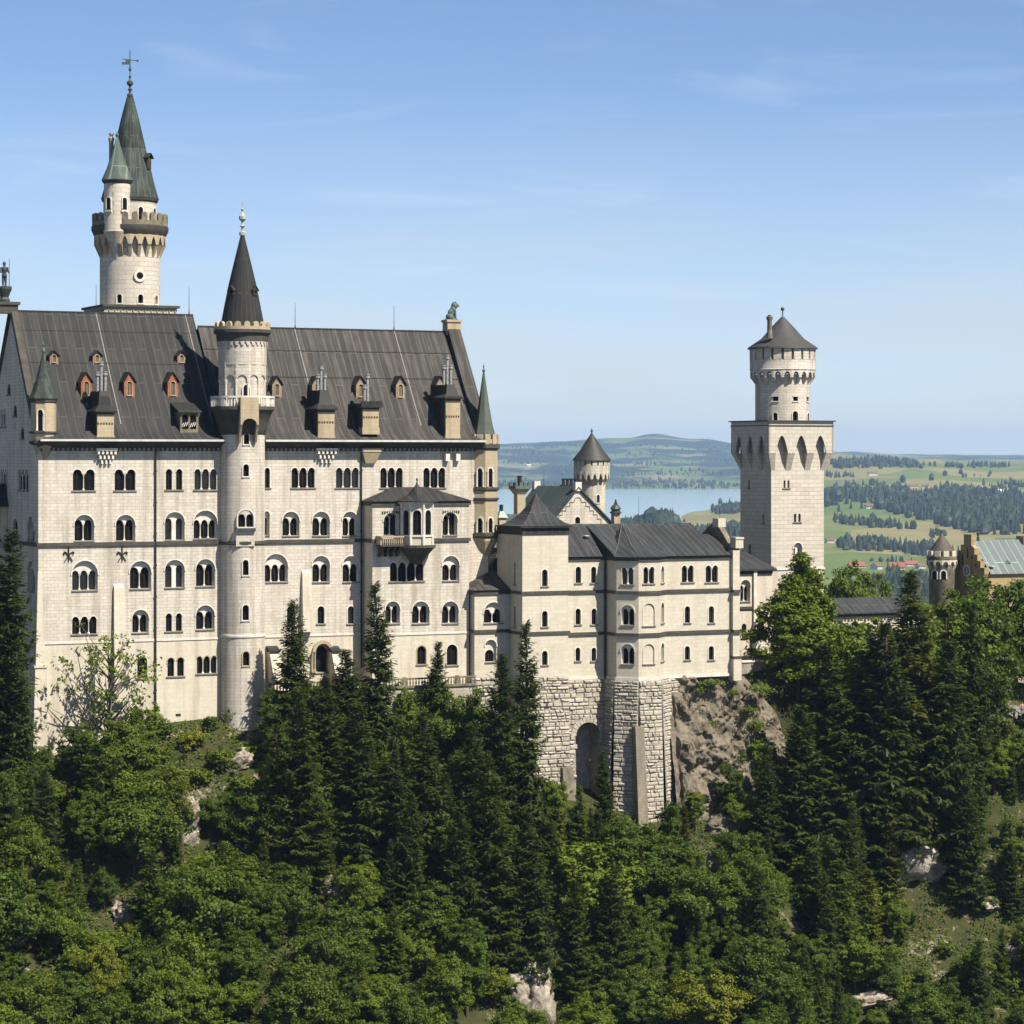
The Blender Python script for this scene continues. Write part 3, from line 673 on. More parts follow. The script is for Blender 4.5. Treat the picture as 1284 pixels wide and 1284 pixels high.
for p in P: g.lathe(p[0], p[1], [(0, wF + .05), (.22, wF + .05), (.22, wS), (.14, wS + .1), (.13, wT - .9), (.2, wT - .7), (.2, wT - .3), (0, wT - .3)], 8)
course(g, P, wS - .1, wS + .12, .16); course(g, P, wT - .35, wT - .02, .2); g.build('oriel_column', M['trim'], pal, True)
g = MB(); g.lathe(uO, vO, [(2.85, wT - .05), (2.85, wT + .1), (1.2, wT + .85), (.12, W(608, uO, vO) + .1)], 8, pi / 8); g.lathe(uO, vO, [(.1, W(608, uO, vO)), (.14, W(606, uO, vO)), (.05, W(604, uO, vO)), (.16, W(601.5, uO, vO)), (.03, W(599, uO, vO)), (0, W(598, uO, vO))], 8); g.build('oriel_roof', M['roof'], pal)
# balcony left of the oriel
u0, u1 = U(478.5, VB - 1.8), uO - RO; g = MB(); g.box(u0 - .15, u1, VB - 2.0, VB, wF - .1, wF + .12)
for k in range(4):
    uu = lerp(u0 + .2, u1 - .5, k / 3); g.hexa([(uu, VB - .3, wF - 1.5), (uu + .3, VB - .3, wF - 1.5), (uu + .3, VB, wF - 1.5), (uu, VB, wF - 1.5)], [(uu, VB - 1.9, wF - .102), (uu + .3, VB - 1.9, wF - .102), (uu + .3, VB, wF - .102), (uu, VB, wF - .102)])
bal = g.build('balcony', M['dark_trim'], pal)
g = MB(); g.box(u0 - .12, u1, VB - 1.96, VB - 1.72, wS - .18, wS + .02); g.box(u0 - .12, u0 + .12, VB - 1.7, VB - .02, wF + .122, wS + .02); k = u0 + .2
while k < u1: g.lathe(k, VB - 1.84, [(.05, wF + .1), (.1, wF + .4), (.05, wS - .18)], 6); k += .3
g.build('balustrade', M['sand'], bal)

# corner turrets
def corner_turret(px, v, rb, ytop, yr0, ytip, yfin, body, corb_tip, oct_a, mat_body, ledges, wins, rr, parapet=None):
    T = Round(px, v, -40, '', '', parent=pal); ORG_T = T
    g = MB(); g.lathe(T.u, T.v, T.prof([(0, corb_tip), (1.5, corb_tip - 2), (rb * .55, lerp(corb_tip, body[1], .5)), (rb * 1.0, body[1] + 3), (rb, body[1]), (rb, body[0])]), 8, T.cam + oct_a)
    t = g.build('corner_turret', mat_body, pal)
    g = MB()
    for y, h, ex in ledges: g.lathe(T.u, T.v, T.prof([(rb - 1, y + h), (rb + ex, y + h * .6), (rb + ex, y), (rb - 1, y)]), 8, T.cam + oct_a)
    g.build('ledge', M['dark_trim'], t)
    for (x, y0, y1) in wins:
        k = round((T.ang(x, rb) - T.cam - oct_a) / (pi / 4) - .5); a = T.cam + oct_a + (k + .5) * pi / 4
        f = T.fac(a, rb * T.k * cos(pi / 8) + .02); hw = .42; g = MB()
        fill(g, multi_arch(-hw * .75, hw * .75, T.w(y1), T.w(y0) - .1, 1)[0], [], f.m, -.02); wo = g.build('window', M['glass'], t)
        g = MB(); arch_ring(g, -hw * .75, hw * .75, T.w(y0) - .5, T.w(y0) - .1, .16, f.m, -.14, .03, foot=(T.w(y0) - .5 - T.w(y1)))
        for sg in (-1, 1):
            p = f.m(sg * .45, 0, -.12); g.lathe(p[0], p[1], [(0, T.w(y1)), (.12, T.w(y1)), (.07, T.w(y1) + .2), (.07, T.w(y0) - .8), (.13, T.w(y0) - .55), (0, T.w(y0) - .5)], 8)
        g.build('surround', M['trim'], wo)
    g = MB(); g.lathe(T.u, T.v, T.prof([(rr, yr0), (rr + .3, yr0 - 1.5), (rr * .8, lerp(yr0, ytip, .17)), (rr * .5, lerp(yr0, ytip, .46)), (1.1, ytip)]), 8, T.cam + oct_a); g.build('turret_roof', M['cone_green'], t)
    g = MB(); q = [(.9, 0), (2.0, .12), (2.2, .28), (.9, .4), (.5, .62), (1.6, .66), (1.6, .7), (.4, .76), (.25, 1)]
    g.lathe(T.u, T.v, T.prof([(r, lerp(ytip, yfin, s)) for r, s in q]), 8); g.build('finial', M['copper'], t)
    return T, t
SWT, swt = corner_turret(54.5, .7, 16, 0, 501, 443, 427, (501, 545), 598, 0.15, M['sand'], [(541, 3, 2.5), (553, 5, 2), (501, 5, 1.5)], [(50, 513, 540)], 18.5)
SET, sett = corner_turret(606.5, .8, 17.5, 0, 547, 467, 456, (546, 675), 712, .12, M['sand'], [(611, 5, 2), (624, 4, 2), (668, 7, 2.5), (557, 8, 3)], [(597, 586, 610), (618, 586, 610), (597, 648, 667), (618, 648, 667)], 14.5)
SET.merlons('merlon', M['sand'], 19.5, 557, 544.5, 12, .62, .3, False, parent=sett)
g = MB(); g.lathe(SET.u, SET.v, SET.prof([(17, 559), (20, 556), (20, 551), (18.5, 551), (18.5, 558)]), 8, SET.cam + .12); g.build('parapet', M['sand'], sett)

# dormers, roof chimneys
def roof_hit(px, py, prof):
    v = -1.5; best = None
    while v < prof[-1][0]:
        u = U(px, v)
        if W(py, u, v) <= rw(prof, v): return u, v, W(py, u, v)
        v += .05
    return U(px, prof[-1][0]), prof[-1][0], prof[-1][1]
def dormer(px, ytop, ybot, wpx, prof, mat, small=False):
    u, v, w = roof_hit(px, ybot, prof); k = YD(u, v) / F; hw = wpx * k / 2; h = (ybot - ytop) * k; eh = h * .58
    vf = v - .12; back = 3.2
    g = MB(); f = Fac((u - hw, vf), (1, 0)); o, _, sp = multi_arch(hw * .55, hw * 1.45, w + .22, w + eh + .12, 1)
    body = [(0, w - .15), (2 * hw, w - .15), (2 * hw, w + eh), (hw, w + h - .08), (0, w + eh)]
    fill(g, body, [o], f.m, 0.0); reveal(g, o, f.m, 0, .16)
    g.quad(f.m(0, w - .15), f.m(0, w + eh), f.m(0, w + eh, back), f.m(0, w - .15, back)); g.quad(f.m(2 * hw, w - .15), f.m(2 * hw, w + eh), f.m(2 * hw, w + eh, back), f.m(2 * hw, w - .15, back))
    d = g.build('dormer', mat, pal)
    g = MB(); ex = .22
    for sg in (-1, 1):
        a = (hw + sg * (hw + ex), w + eh - .25 * ex); top = (hw, w + h)
        g.hexa([f.m(a[0], a[1], -.25), f.m(a[0], a[1] + .1, -.25), f.m(a[0], a[1] + .1, back), f.m(a[0], a[1], back)], [f.m(top[0], top[1], -.25), f.m(top[0], top[1] + .1, -.25), f.m(top[0], top[1] + .1, back), f.m(top[0], top[1], back)])
    g.build('dormer_roof', M['cone'], d)
    g = MB(); fill(g, o, [], f.m, .14); wn = g.build('window', M['glass'], d)
    g = MB(); q = hw * .45
    for s in (-.5, .0, .5):
        g.prism([(hw + s * q * 1.2 - .03, w + .25), (hw + s * q * 1.2 + .03, w + .25), (hw + s * q * 1.2 + .03, w + eh - .1), (hw + s * q * 1.2 - .03, w + eh - .1)], f.m, .08, .12)
    arch_ring(g, hw * .55, hw * 1.45, sp, w + eh + .12, .08, f.m, -.05, .03, foot=sp - w - .22); g.prism([(hw * .4, w + .05), (hw * 1.6, w + .05), (hw * 1.6, w + .2), (hw * .4, w + .2)], f.m, -.15, .05)
    g.build('lattice', M['sand'], wn)
for x in (108, 162, 216.5): dormer(x, 467, 497, 13.5, profL, M['orange'])
for x in (67.5, 121.5, 227.5): dormer(x, 440, 455.5, 11, profL, plain('grey_dormer_wood', (.30, .20, .13), .8))
for x, yb in ((347, 497.5), (397, 498), (452, 498.5), (502, 499), (552, 499)): dormer(x, 472, yb, 12.5, profR, plain('faded_dormer_wood', (.32, .235, .165), .8, .3, 2))
def pots(g, us, v, w0, w1s, r=.19):
    for u, w1 in zip(us, w1s):
        g.lathe(u, v, [(r, w0), (r, w1 - .55), (r * 1.7, w1 - .5), (r * 1.7, w1 - .28), (r * .9, w1 - .22), (r * .9, w1 - .16), (r * 1.6, w1 - .12), (r * 1.6, w1), (0, w1)], 10)
        for t in (.25, .5, .75): g.lathe(u, v, [(r * 1.18, lerp(w0, w1 - .6, t)), (r * 1.18, lerp(w0, w1 - .6, t) + .08)], 10)
def roof_chimney(x0, x1, yb, ybt, yrt, ypt, np_, prof, crenel=False, trims=True):
    vf = -.75; u0, u1 = U(x0, vf), U(x1, vf); wb_, wbt, wrt, wpt = W(yb, u0, vf), W(ybt, u0, vf), W(yrt, u0, vf + 1), W(ypt, u0, vf + 1)
    g = MB(); g.box(u0, u1, vf, 3.6, wb_, wbt); g.box(u0 - .08, u1 + .08, vf - .06, 0.5, wb_ - .9, wb_); c = g.build('roof_chimney', M['sand'], pal)
    g = MB(); g.box(u0 - .03, u0 - .004, vf + .35, 3.5, wb_, wbt - .01); g.box(u1 + .004, u1 + .03, vf + .35, 3.5, wb_, wbt - .01); g.build('side_shade_cladding', M['cone'], c)  # dark sheets added to deepen the shade on the chimney sides
    if trims:
        g = MB(); wm = lerp(wb_, wbt, .52); n = 6
        for k in range(n): g.box(lerp(u0, u1, k / n) + .03, lerp(u0, u1, (k + .6) / n), vf - .05, vf + .03, wm - .12, wm + .12)
        g.box(u0 - .06, u1 + .06, vf - .08, 3.4, wbt - .25, wbt - .02); g.build('frieze', M['wood'], c)
    g = MB(); e = .38
    if crenel:
        g.box(u0 - e, u1 + e, vf - e, 4.0, wbt, wbt + .55); n = 7
        for k in range(n): g.box(lerp(u0 - e, u1 + e, (k + .12) / n), lerp(u0 - e, u1 + e, (k + .8) / n), vf - e, vf - e + .25, wbt + .551, wbt + .85)
    else:
        um = (u0 + u1) / 2; hw = (u1 - u0) / 2
        g.hexa([(u0 - e, vf - e, wbt), (u1 + e, vf - e, wbt), (u1 + e, 4.2, wbt), (u0 - e, 4.2, wbt)], [(u0 - e, vf - e, wbt + .18), (u1 + e, vf - e, wbt + .18), (u1 + e, 4.2, wbt + .18), (u0 - e, 4.2, wbt + .18)])
        mid = lerp(wbt, wrt, .35)
        g.hexa([(u0 - e, vf - e, wbt + .181), (u1 + e, vf - e, wbt + .181), (u1 + e, 4.2, wbt + .181), (u0 - e, 4.2, wbt + .181)], [(um - hw * .78, vf + .35, mid), (um + hw * .78, vf + .35, mid), (um + hw * .78, 4.3, mid), (um - hw * .78, 4.3, mid)])
        g.hexa([(um - hw * .78, vf + .35, mid + .001), (um + hw * .78, vf + .35, mid + .001), (um + hw * .78, 4.3, mid + .001), (um - hw * .78, 4.3, mid + .001)], [(um - hw * .5, vf + .8, wrt), (um + hw * .5, vf + .8, wrt), (um + hw * .5, 4.6, wrt), (um - hw * .5, 4.6, wrt)])
    g.build('chimney_roof', M['cone'], c)
    g = MB(); um = (u0 + u1) / 2; base = (wbt + .5) if crenel else wrt - .1
    if np_ == 3: pots(g, [um - .5, um, um + .5], 1.2, base, [lerp(base, wpt, .66), wpt, lerp(base, wpt, .68)]); pots(g, [um - .25, um + .3], 1.7, base, [lerp(base, wpt, .6), lerp(base, wpt, .62)])
    else: pots(g, [um - .15, um + .3], 1.2, base, [lerp(base, wpt, .65), wpt])
    g.build('chimney_pot', plain('grey_chimney_pots', (.33, .33, .32), .6, .3, 3), c)
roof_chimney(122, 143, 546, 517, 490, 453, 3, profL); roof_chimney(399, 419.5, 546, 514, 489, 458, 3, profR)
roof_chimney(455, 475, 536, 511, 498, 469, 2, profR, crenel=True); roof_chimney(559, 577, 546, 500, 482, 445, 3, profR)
def corbels(x0, x1, y0, y1, rows, mat):
    g = MB(); u0, u1 = U(x0, -.6), U(x1, -.6); w0, w1 = W(y1, u0, 0), W(y0, u0, 0)
    g.box(u0, u1, -.9, 0, w1 - .3, w1)
    for j in range(rows):
        n = 5 - j; a = lerp(w1 - .31, w0, j / rows); b = lerp(w1 - .31, w0, (j + .75) / rows); dp = .8 - .2 * j
        for k in range(n):
            c = lerp(u0, u1, .5 + (k - (n - 1) / 2) / 5); g.box(c - .13, c + .13, -dp, 0, b, a)
    g.build('chimney_corbel', mat, pal)
corbels(121, 147, 562, 583, 3, M['trim']); corbels(397, 423, 562, 582, 3, M['trim'])
g = MB(); u0, u1 = U(454, -.6), U(477, -.6); w1, w0 = W(562, u0, 0), W(581, u0, 0); g.hexa([(u0 + .6, -.4, w0), (u1 - .6, -.4, w0), (u1 - .6, 0, w0), (u0 + .6, 0, w0)], [(u0, -.9, w1 - .5), (u1, -.9, w1 - .5), (u1, 0, w1 - .5), (u0, 0, w1 - .5)]); g.box(u0, u1, -.95, 0, w1 - .499, w1); g.build('chimney_corbel', M['sand'], pal)
for x in (561, 574): g = MB(); u = U(x, -.4); g.box(u - .3, u + .3, -.6, 0, W(578, u, 0), W(569, u, 0)); g.build('chimney_corbel', M['trim'], pal)
# wide dormer with two arched openings left of the stair tower
vf = .4; u0, u1 = U(226, vf), U(248.5, vf); w0, w1 = W(541, u0, vf), W(517, u0, vf); f = Fac((u0, vf), (1, 0)); L = u1 - u0
g = MB(); o1 = multi_arch(.25, L * .5 - .12, w0 + .3, w1 - .25, 1)[0]; o2 = multi_arch(L * .5 + .12, L - .25, w0 + .3, w1 - .25, 1)[0]
fill(g, [(0, w0 - .4), (L, w0 - .4), (L, w1), (0, w1)], [o1, o2], f.m, 0); reveal(g, o1, f.m, 0, .2); reveal(g, o2, f.m, 0, .2)
g.quad((u0, vf, w0 - .4), (u0, vf, w1), (u0, 5, w1), (u0, 5, w0 - .4)); g.quad((u1, vf, w0 - .4), (u1, vf, w1), (u1, 5, w1), (u1, 5, w0 - .4))
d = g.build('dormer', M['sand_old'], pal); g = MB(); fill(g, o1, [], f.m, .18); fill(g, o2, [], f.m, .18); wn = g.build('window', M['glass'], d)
g = MB()
for c in (L * .27, L * .73):
    for k in range(3): g.prism([(c - .5 + k * .3, w0 + .5 + k * .1), (c - .4 + k * .3, w0 + .5 + k * .1), (c - .1 + k * .3, w0 + 1.1 + k * .1), (c - .2 + k * .3, w0 + 1.1 + k * .1)], f.m, .08, .13)
g.build('lattice', M['trim'], wn)
g = MB(); wt_ = W(503, u0, 3); g.hexa([(u0 - .35, vf - .4, w1), (u1 + .35, vf - .4, w1), (u1 + .35, 4.6, wt_), (u0 - .35, 4.6, wt_)], [(u0 - .35, vf - .4, w1 + .12), (u1 + .35, vf - .4, w1 + .12), (u1 + .35, 4.6, wt_ + .15), (u0 - .35, 4.6, wt_ + .15)]); g.build('dormer_roof', M['cone'], d)
# lightning rods along the ridge
for x, y, vv, ww in ((370, 380, VRR, WRR), (494, 383, VRR, WRR), (237, 360, VRL, WRL), (120.5, 357, VRL, WRL)):
    u = U(x, vv); g = MB(); g.tube((u, vv, ww), (u, vv, W(y, u, vv)), .05, .025, 5); g.tube((u, vv, ww + .1), (u, vv, ww + .5), .1, .05, 6); g.build('lightning_rod', M['iron'], pal)
# west loggia under its own dark roof
g = MB(); g.box(-6.5, -.02, 15.5, 24, -44, -12); g.box(-6.5, -6.0, 15.5, 16, -12, -6.6); g.box(-6.5, -6.0, 20, 20.5, -12, -6.6); g.box(-.6, -.02, 15.5, 16.0, -12, -6.6); g.build('loggia', M['wingstone'], pal)
g = MB(); g.hexa([(-7.2, 14.8, -6.6), (0, 14.8, -6.6), (0, 24.6, -6.6), (-7.2, 24.6, -6.6)], [(-4.5, 16.5, -4.6), (-.01, 16.5, -3.6), (-.01, 23, -3.6), (-4.5, 23, -4.6)]); g.build('loggia_roof', M['cone'], pal)

# ================================================================== round stair tower on the palace front
ST = Round(304, -.3, -42, 'stair_tower', 'round pale stair tower rising through the palace front under a slender dark cone', 'tower')
wall = ST.lathe('wall', M['stone'], [(0, 925), (28.5, 925), (28, 798), (28, 480), (28, 430), (0, 430)], 48)
ST.win(308.5, 28, 3.6, 582, 597, 1); ST.win(308, 28, 9.0, 644, 660, 2, blind=1); ST.win(308, 28, 3.6, 701, 720, 1); ST.win(308, 28, 4.0, 757, 776, 1); ST.win(308.5, 28, 4.0, 815, 832.5, 1, trim=M['sand']); ST.win(309, 28, 3.4, 544, 557, 1)
ST.cut(wall)
g = MB(); g.lathe(ST.u, ST.v, ST.prof([(27.5, 798.5), (29, 797.5), (29, 794.8), (27.5, 794)]), 48); g.build('pale_band', M['trim'], ST.root, True)
g = MB(); g.lathe(ST.u, ST.v, ST.prof([(27.5, 683), (30, 681.5), (30, 678.5), (27.5, 677.5)]), 48); g.build('string_course', M['dark_trim'], ST.root, True)
f = ST.fac(ST.ang(307.5, 28), 28 * ST.k); g = MB(); hw = 12.5 * ST.k
g.prism([(-hw, ST.w(665.5)), (hw, ST.w(665.5)), (hw, ST.w(661.5)), (-hw, ST.w(661.5))], f.m, -.45, .8); g.build('window_ledge', M['dark_trim'], ST.root)
g = MB(); g.prism([(-hw + .1, ST.w(684)), (hw - .1, ST.w(684)), (hw - .1, ST.w(665.6)), (-hw + .1, ST.w(665.6))], f.m, -.1, .8); g.build('window_apron', M['stone'], ST.root)
ST.lathe('balcony', M['dark_trim'], [(27.5, 546), (30, 543), (32, 532), (37, 517), (40, 514), (40, 510), (28, 510)], 48)
# arched loggia under the drum: columns, arches, balcony parapet
ARr = 30.5
nA = 12
for k in range(nA):
    a = ST.cam + .25 + 2 * pi * (k + .5) / nA; f = ST.fac(a, ARr * ST.k * cos(pi / nA)); hw = ARr * ST.k * sin(pi / nA) + .01
    g = MB() if k == 0 else g
    o = multi_arch(-hw + .18, hw - .18, ST.w(509), ST.w(466), 1)[0]
    y_ = ST.w(477)
    pts = [(-hw, y_), (-hw + .18, y_)] + [(-(hw - .18) * cos(pi * j / 9), y_ + (hw - .18) * sin(pi * j / 9)) for j in range(1, 9)] + [(hw - .18, y_), (hw, y_), (hw, ST.w(455)), (-hw, ST.w(455))]
    g.prism(pts, f.m, 0, .45)
g.build('loggia_arch', M['stone'], ST.root)
g = MB()
for k in range(nA):
    a = ST.cam + .25 + 2 * pi * k / nA; r = (ARr - 2) * ST.k; g.lathe(ST.u + r * cos(a), ST.v + r * sin(a), [(0, ST.w(510)), (.26, ST.w(510)), (.26, ST.w(507)), (.16, ST.w(506)), (.15, ST.w(481)), (.27, ST.w(478)), (.27, ST.w(477)), (0, ST.w(477))], 8)
g.build('loggia_column', M['trim'], ST.root, True)
ST.lathe('drum', M['stone'], [(30.2, 458), (30.2, 433), (30.2, 420), (0, 420)], 48)
d = Round(304, -.3, -42, '', '', parent=ST.root); g = MB()
for x in (309,):
    f = ST.fac(ST.ang(x, 28), 28 * ST.k); fill(g, multi_arch(-.42, .42, ST.w(506), ST.w(483), 1)[0], [], f.m, -.06)
wo = g.build('window', M['glass'], ST.root); g = MB(); arch_ring(g, -.42, .42, ST.w(488), ST.w(483), .15, f.m, -.12, .05, foot=1.6); g.build('surround', M['trim'], wo)
# balcony balustrade
g = MB(); r = 39 * ST.k
g.lathe(ST.u, ST.v, ST.prof([(38, 499.5), (40.3, 499.5), (40.3, 497), (38, 497), (38, 499.5)]), 48); n = 64
for k in range(n):
    a = 2 * pi * k / n; g.lathe(ST.u + r * cos(a), ST.v + r * sin(a), [(.07, ST.w(510)), (.11, ST.w(506)), (.06, ST.w(499.4))], 5)
for k in range(8):
    a = ST.cam + .12 + 2 * pi * k / 8; f = ST.fac(a, 40 * ST.k); g.prism([(-.3, ST.w(510)), (.3, ST.w(510)), (.3, ST.w(499.4)), (-.3, ST.w(499.4))], f.m, 0, .25)
g.build('balustrade', M['trim'], ST.root)
# sandstone bay hung under the balcony on an arched bracket
f = ST.fac(ST.ang(310, 28), 41 * ST.k); hw = 11.5 * ST.k; g = MB(); y0, y1 = ST.w(533), ST.w(499)
pts = [(-hw, y0), (-hw + .25, y0)] + [(-(hw - .25) * cos(pi * j / 9), y0 + .8 * sin(pi * j / 9)) for j in range(1, 9)] + [(hw - .25, y0), (hw, y0), (hw, y1), (-hw, y1)]
g.prism(pts, f.m, -.12, 1.3)
for sg in (-1, 1):
    c = sg * (hw - .13); g.hexa([f.m(c - .13, ST.w(555), 1.05), f.m(c + .13, ST.w(555), 1.05), f.m(c + .13, ST.w(555), 1.5), f.m(c - .13, ST.w(555), 1.5)], [f.m(c - .13, y0 - .001, .0), f.m(c + .13, y0 - .001, .0), f.m(c + .13, y0 - .001, 1.5), f.m(c - .13, y0 - .001, 1.5)])
g.build('hanging_bay', M['sand'], ST.root)
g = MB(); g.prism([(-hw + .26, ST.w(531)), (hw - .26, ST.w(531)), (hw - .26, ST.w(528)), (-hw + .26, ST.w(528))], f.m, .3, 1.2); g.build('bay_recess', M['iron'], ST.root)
ST.arches('arch_frieze', M['stone'], 29.5, 31.5, 428, 434, 437, 28, .62)
ST.lathe('cornice', M['dark_trim'], [(30, 430), (32, 428.5), (33, 420), (36, 418), (36, 414), (30, 413)], 48)
ST.lathe('parapet', M['sand'], [(34.2, 414.5), (35, 414), (35, 410), (32.5, 410), (32.5, 415)], 48); ST.merlons('merlon', M['sand'], 35, 411, 404, 18, .62, .4)
ST.lathe('cone_roof', M['cone'], [(28, 413), (27.4, 408), (22, 380), (17.2, 356), (9, 322), (2.6, 296), (0, 296)], 48)
g = MB()
for a_px, y in ((292, 364), (319, 366)):
    pass
for x, yb, yt in ((291.5, 371, 360), (318.5, 371, 360)):
    r = 19; a = ST.cam + asin(max(-.999, min(.999, (x - 304) / r))) if abs(x - 304) < r else ST.cam; f = ST.fac(a, 20.5 * ST.k); h = MB(); hw = .42
    h.prism([(-hw, ST.w(yb)), (hw, ST.w(yb)), (hw, ST.w(yt) - .5), (0, ST.w(yt)), (-hw, ST.w(yt) - .5)], f.m, -.1, 1.2); dm = h.build('dormer', M['wood'], ST.root)
    h = MB(); fill(h, multi_arch(-.25, .25, ST.w(yb) + .25, ST.w(yt) - .45, 1)[0], [], f.m, -.115); h.build('window', M['glass'], dm)
    h = MB()
    for sg in (-1, 1): h.hexa([f.m(sg * .55, ST.w(yt) - .6, -.25), f.m(sg * .55, ST.w(yt) - .5, -.25), f.m(sg * .55, ST.w(yt) - .5, 1.2), f.m(sg * .55, ST.w(yt) - .6, 1.2)], [f.m(0, ST.w(yt) + .02, -.25), f.m(0, ST.w(yt) + .12, -.25), f.m(0, ST.w(yt) + .12, 1.2), f.m(0, ST.w(yt) + .02, 1.2)])
    h.build('dormer_roof', M['cone'], dm)
ST.finial(296, 252, 4.6, plain('pale_copper', (.38, .44, .36), .55, .35, 3))

# ================================================================== tall lookout tower behind the palace
LT = Round(163, 27, -10, 'lookout_tower', 'tallest tower, grey stone with a crenellated gallery, green spire and weathervane', 'tower')
w_ = LT.lathe('shaft', M['towerstone'], [(37.5, 470), (37.5, 290), (0, 290)], 48)
LT.win(176, 37.5, 3.4, 371, 382, 1); LT.win(195.5, 37.5, 3.4, 371, 382, 1); LT.win(150, 37.5, 3.2, 371, 382, 1)
LT.cut(w_)
f = LT.fac(LT.ang(174.8, 37.5), 37.5 * LT.k); g = MB(); wc = LT.w(348)
q = [(.48 * cos(2 * pi * j / 16), wc + .48 * sin(2 * pi * j / 16)) for j in range(16)]; fill(g, q, [], f.m, -.09); wo = g.build('window', M['glass'], LT.root)
g = MB(); q2 = [(.85 * cos(2 * pi * j / 16), wc + .85 * sin(2 * pi * j / 16)) for j in range(16)]
n = 16; g.add([f.m(p[0], p[1], -.16) for p in q] + [f.m(p[0], p[1], -.16) for p in q2] + [f.m(p[0], p[1], .2) for p in q2] + [f.m(p[0], p[1], .2) for p in q], [(i, (i + 1) % n, n + (i + 1) % n, n + i) for i in range(n)] + [(n + i, n + (i + 1) % n, 2 * n + (i + 1) % n, 2 * n + i) for i in range(n)] + [(i, (i + 1) % n, 3 * n + (i + 1) % n, 3 * n + i) for i in range(n)])
g.build('surround', M['trim'], wo)
# square platform with its patterned parapet
uc, vc = LT.u, LT.v; hs = 5.1; g = MB(); g.box(uc - hs, uc + hs, vc - hs, vc + hs, LT.w(470), LT.w(388)); g.build('platform', M['towerstone'], LT.root)
g = MB(); course(g, [(uc - hs, vc + hs), (uc - hs, vc - hs), (uc + hs, vc - hs), (uc + hs, vc + hs)], LT.w(388), LT.w(385), .35); g.build('platform_cornice', M['dark_trim'], LT.root)
g = MB(); f0 = Fac((uc - hs, vc - hs), (1, 0)); f1 = Fac((uc - hs, vc + hs), (0, -1))
for f in (f0, f1):
    for k in range(12):
        a = k * 2 * hs / 12; g.prism([(a + .05, LT.w(395)), (a + .25, LT.w(395)), (a + .5, LT.w(389.5)), (a + .35, LT.w(389.5))], f.m, -.08, .02); g.prism([(a + .8, LT.w(395)), (a + .65, LT.w(395)), (a + .42, LT.w(389.5)), (a + .55, LT.w(389.5))], f.m, -.12, -.04)
g.build('arch_frieze', M['sand'], LT.root)
LT.arches('machicolation', M['sand'], 37.5, 44.5, 295, 309, 324, 22, .62, True)
LT.lathe('gallery', M['dark_trim'], [(38, 297), (45, 296.5), (46.5, 293), (48, 290), (48, 285), (46, 284), (38, 284)], 48)
LT.lathe('parapet', M['sand_old'], [(45.2, 285.5), (47, 285), (47, 279), (44, 279), (44, 285.5)], 48); LT.merlons('merlon', M['sand_old'], 47, 280, 269, 24, .6, .35)
LT.lathe('drum', M['towerstone'], [(33, 285), (33, 248), (0, 248)], 40)
for x in (193, 176):
    f = LT.fac(LT.ang(x, 33), 33 * LT.k); g = MB(); fill(g, multi_arch(-.33, .33, LT.w(281), LT.w(262), 1)[0], [], f.m, -.03); wo = g.build('window', M['glass'], LT.root)
    g = MB(); arch_ring(g, -.33, .33, LT.w(265), LT.w(262), .15, f.m, -.1, .05, foot=1.6); g.build('surround', M['trim'], wo)
LT.lathe('cornice', M['dark_trim'], [(32.5, 255), (35, 253), (36, 249), (32, 248)], 40)
LT.lathe('spire', M['cone_green'], [(36, 250), (35.5, 248.5), (29, 225), (22, 193), (19.5, 187), (19.8, 186), (11, 148), (4.2, 122), (0, 122)], 48)
LT.finial(122, 88, 4.2, M['bronze'])
g = MB(); u, v = LT.u, LT.v; g.tube((u, v, LT.w(90)), (u, v, LT.w(63)), .1, .05, 6); g.tube((u - 1.2, v - .4, LT.w(75)), (u + 1.2, v + .4, LT.w(75)), .06, .06, 5)
g.prism([(0, 0), (1.25, -.15), (1.3, .25), (.75, .2), (.7, .55), (0, .6)], lambda a, b, d: (u - .05 - a * .95, v - .05 - a * .32 + d, LT.w(81) + b), -.03, .03); g.ball((u + 1.2, v + .4, LT.w(75)), .16); g.ball((u, v, LT.w(87)), .22); g.build('weathervane', M['bronze'], LT.root)
# dormer on the spire
f = LT.fac(LT.cam + 1.05, 25 * LT.k); g = MB(); g.prism([(-.5, LT.w(213)), (.5, LT.w(213)), (.5, LT.w(199)), (-.5, LT.w(199))], f.m, -.3, 1.2); dm = g.build('dormer', M['wood'], LT.root)
g = MB()
for sg in (-1, 1): g.hexa([f.m(sg * .75, LT.w(200), -.6), f.m(sg * .75, LT.w(199), -.6), f.m(sg * .75, LT.w(199), 1.2), f.m(sg * .75, LT.w(200), 1.2)], [f.m(0, LT.w(194), -.6), f.m(0, LT.w(193), -.6), f.m(0, LT.w(193), 1.2), f.m(0, LT.w(194), 1.2)])
g.build('dormer_roof', M['cone'], dm)
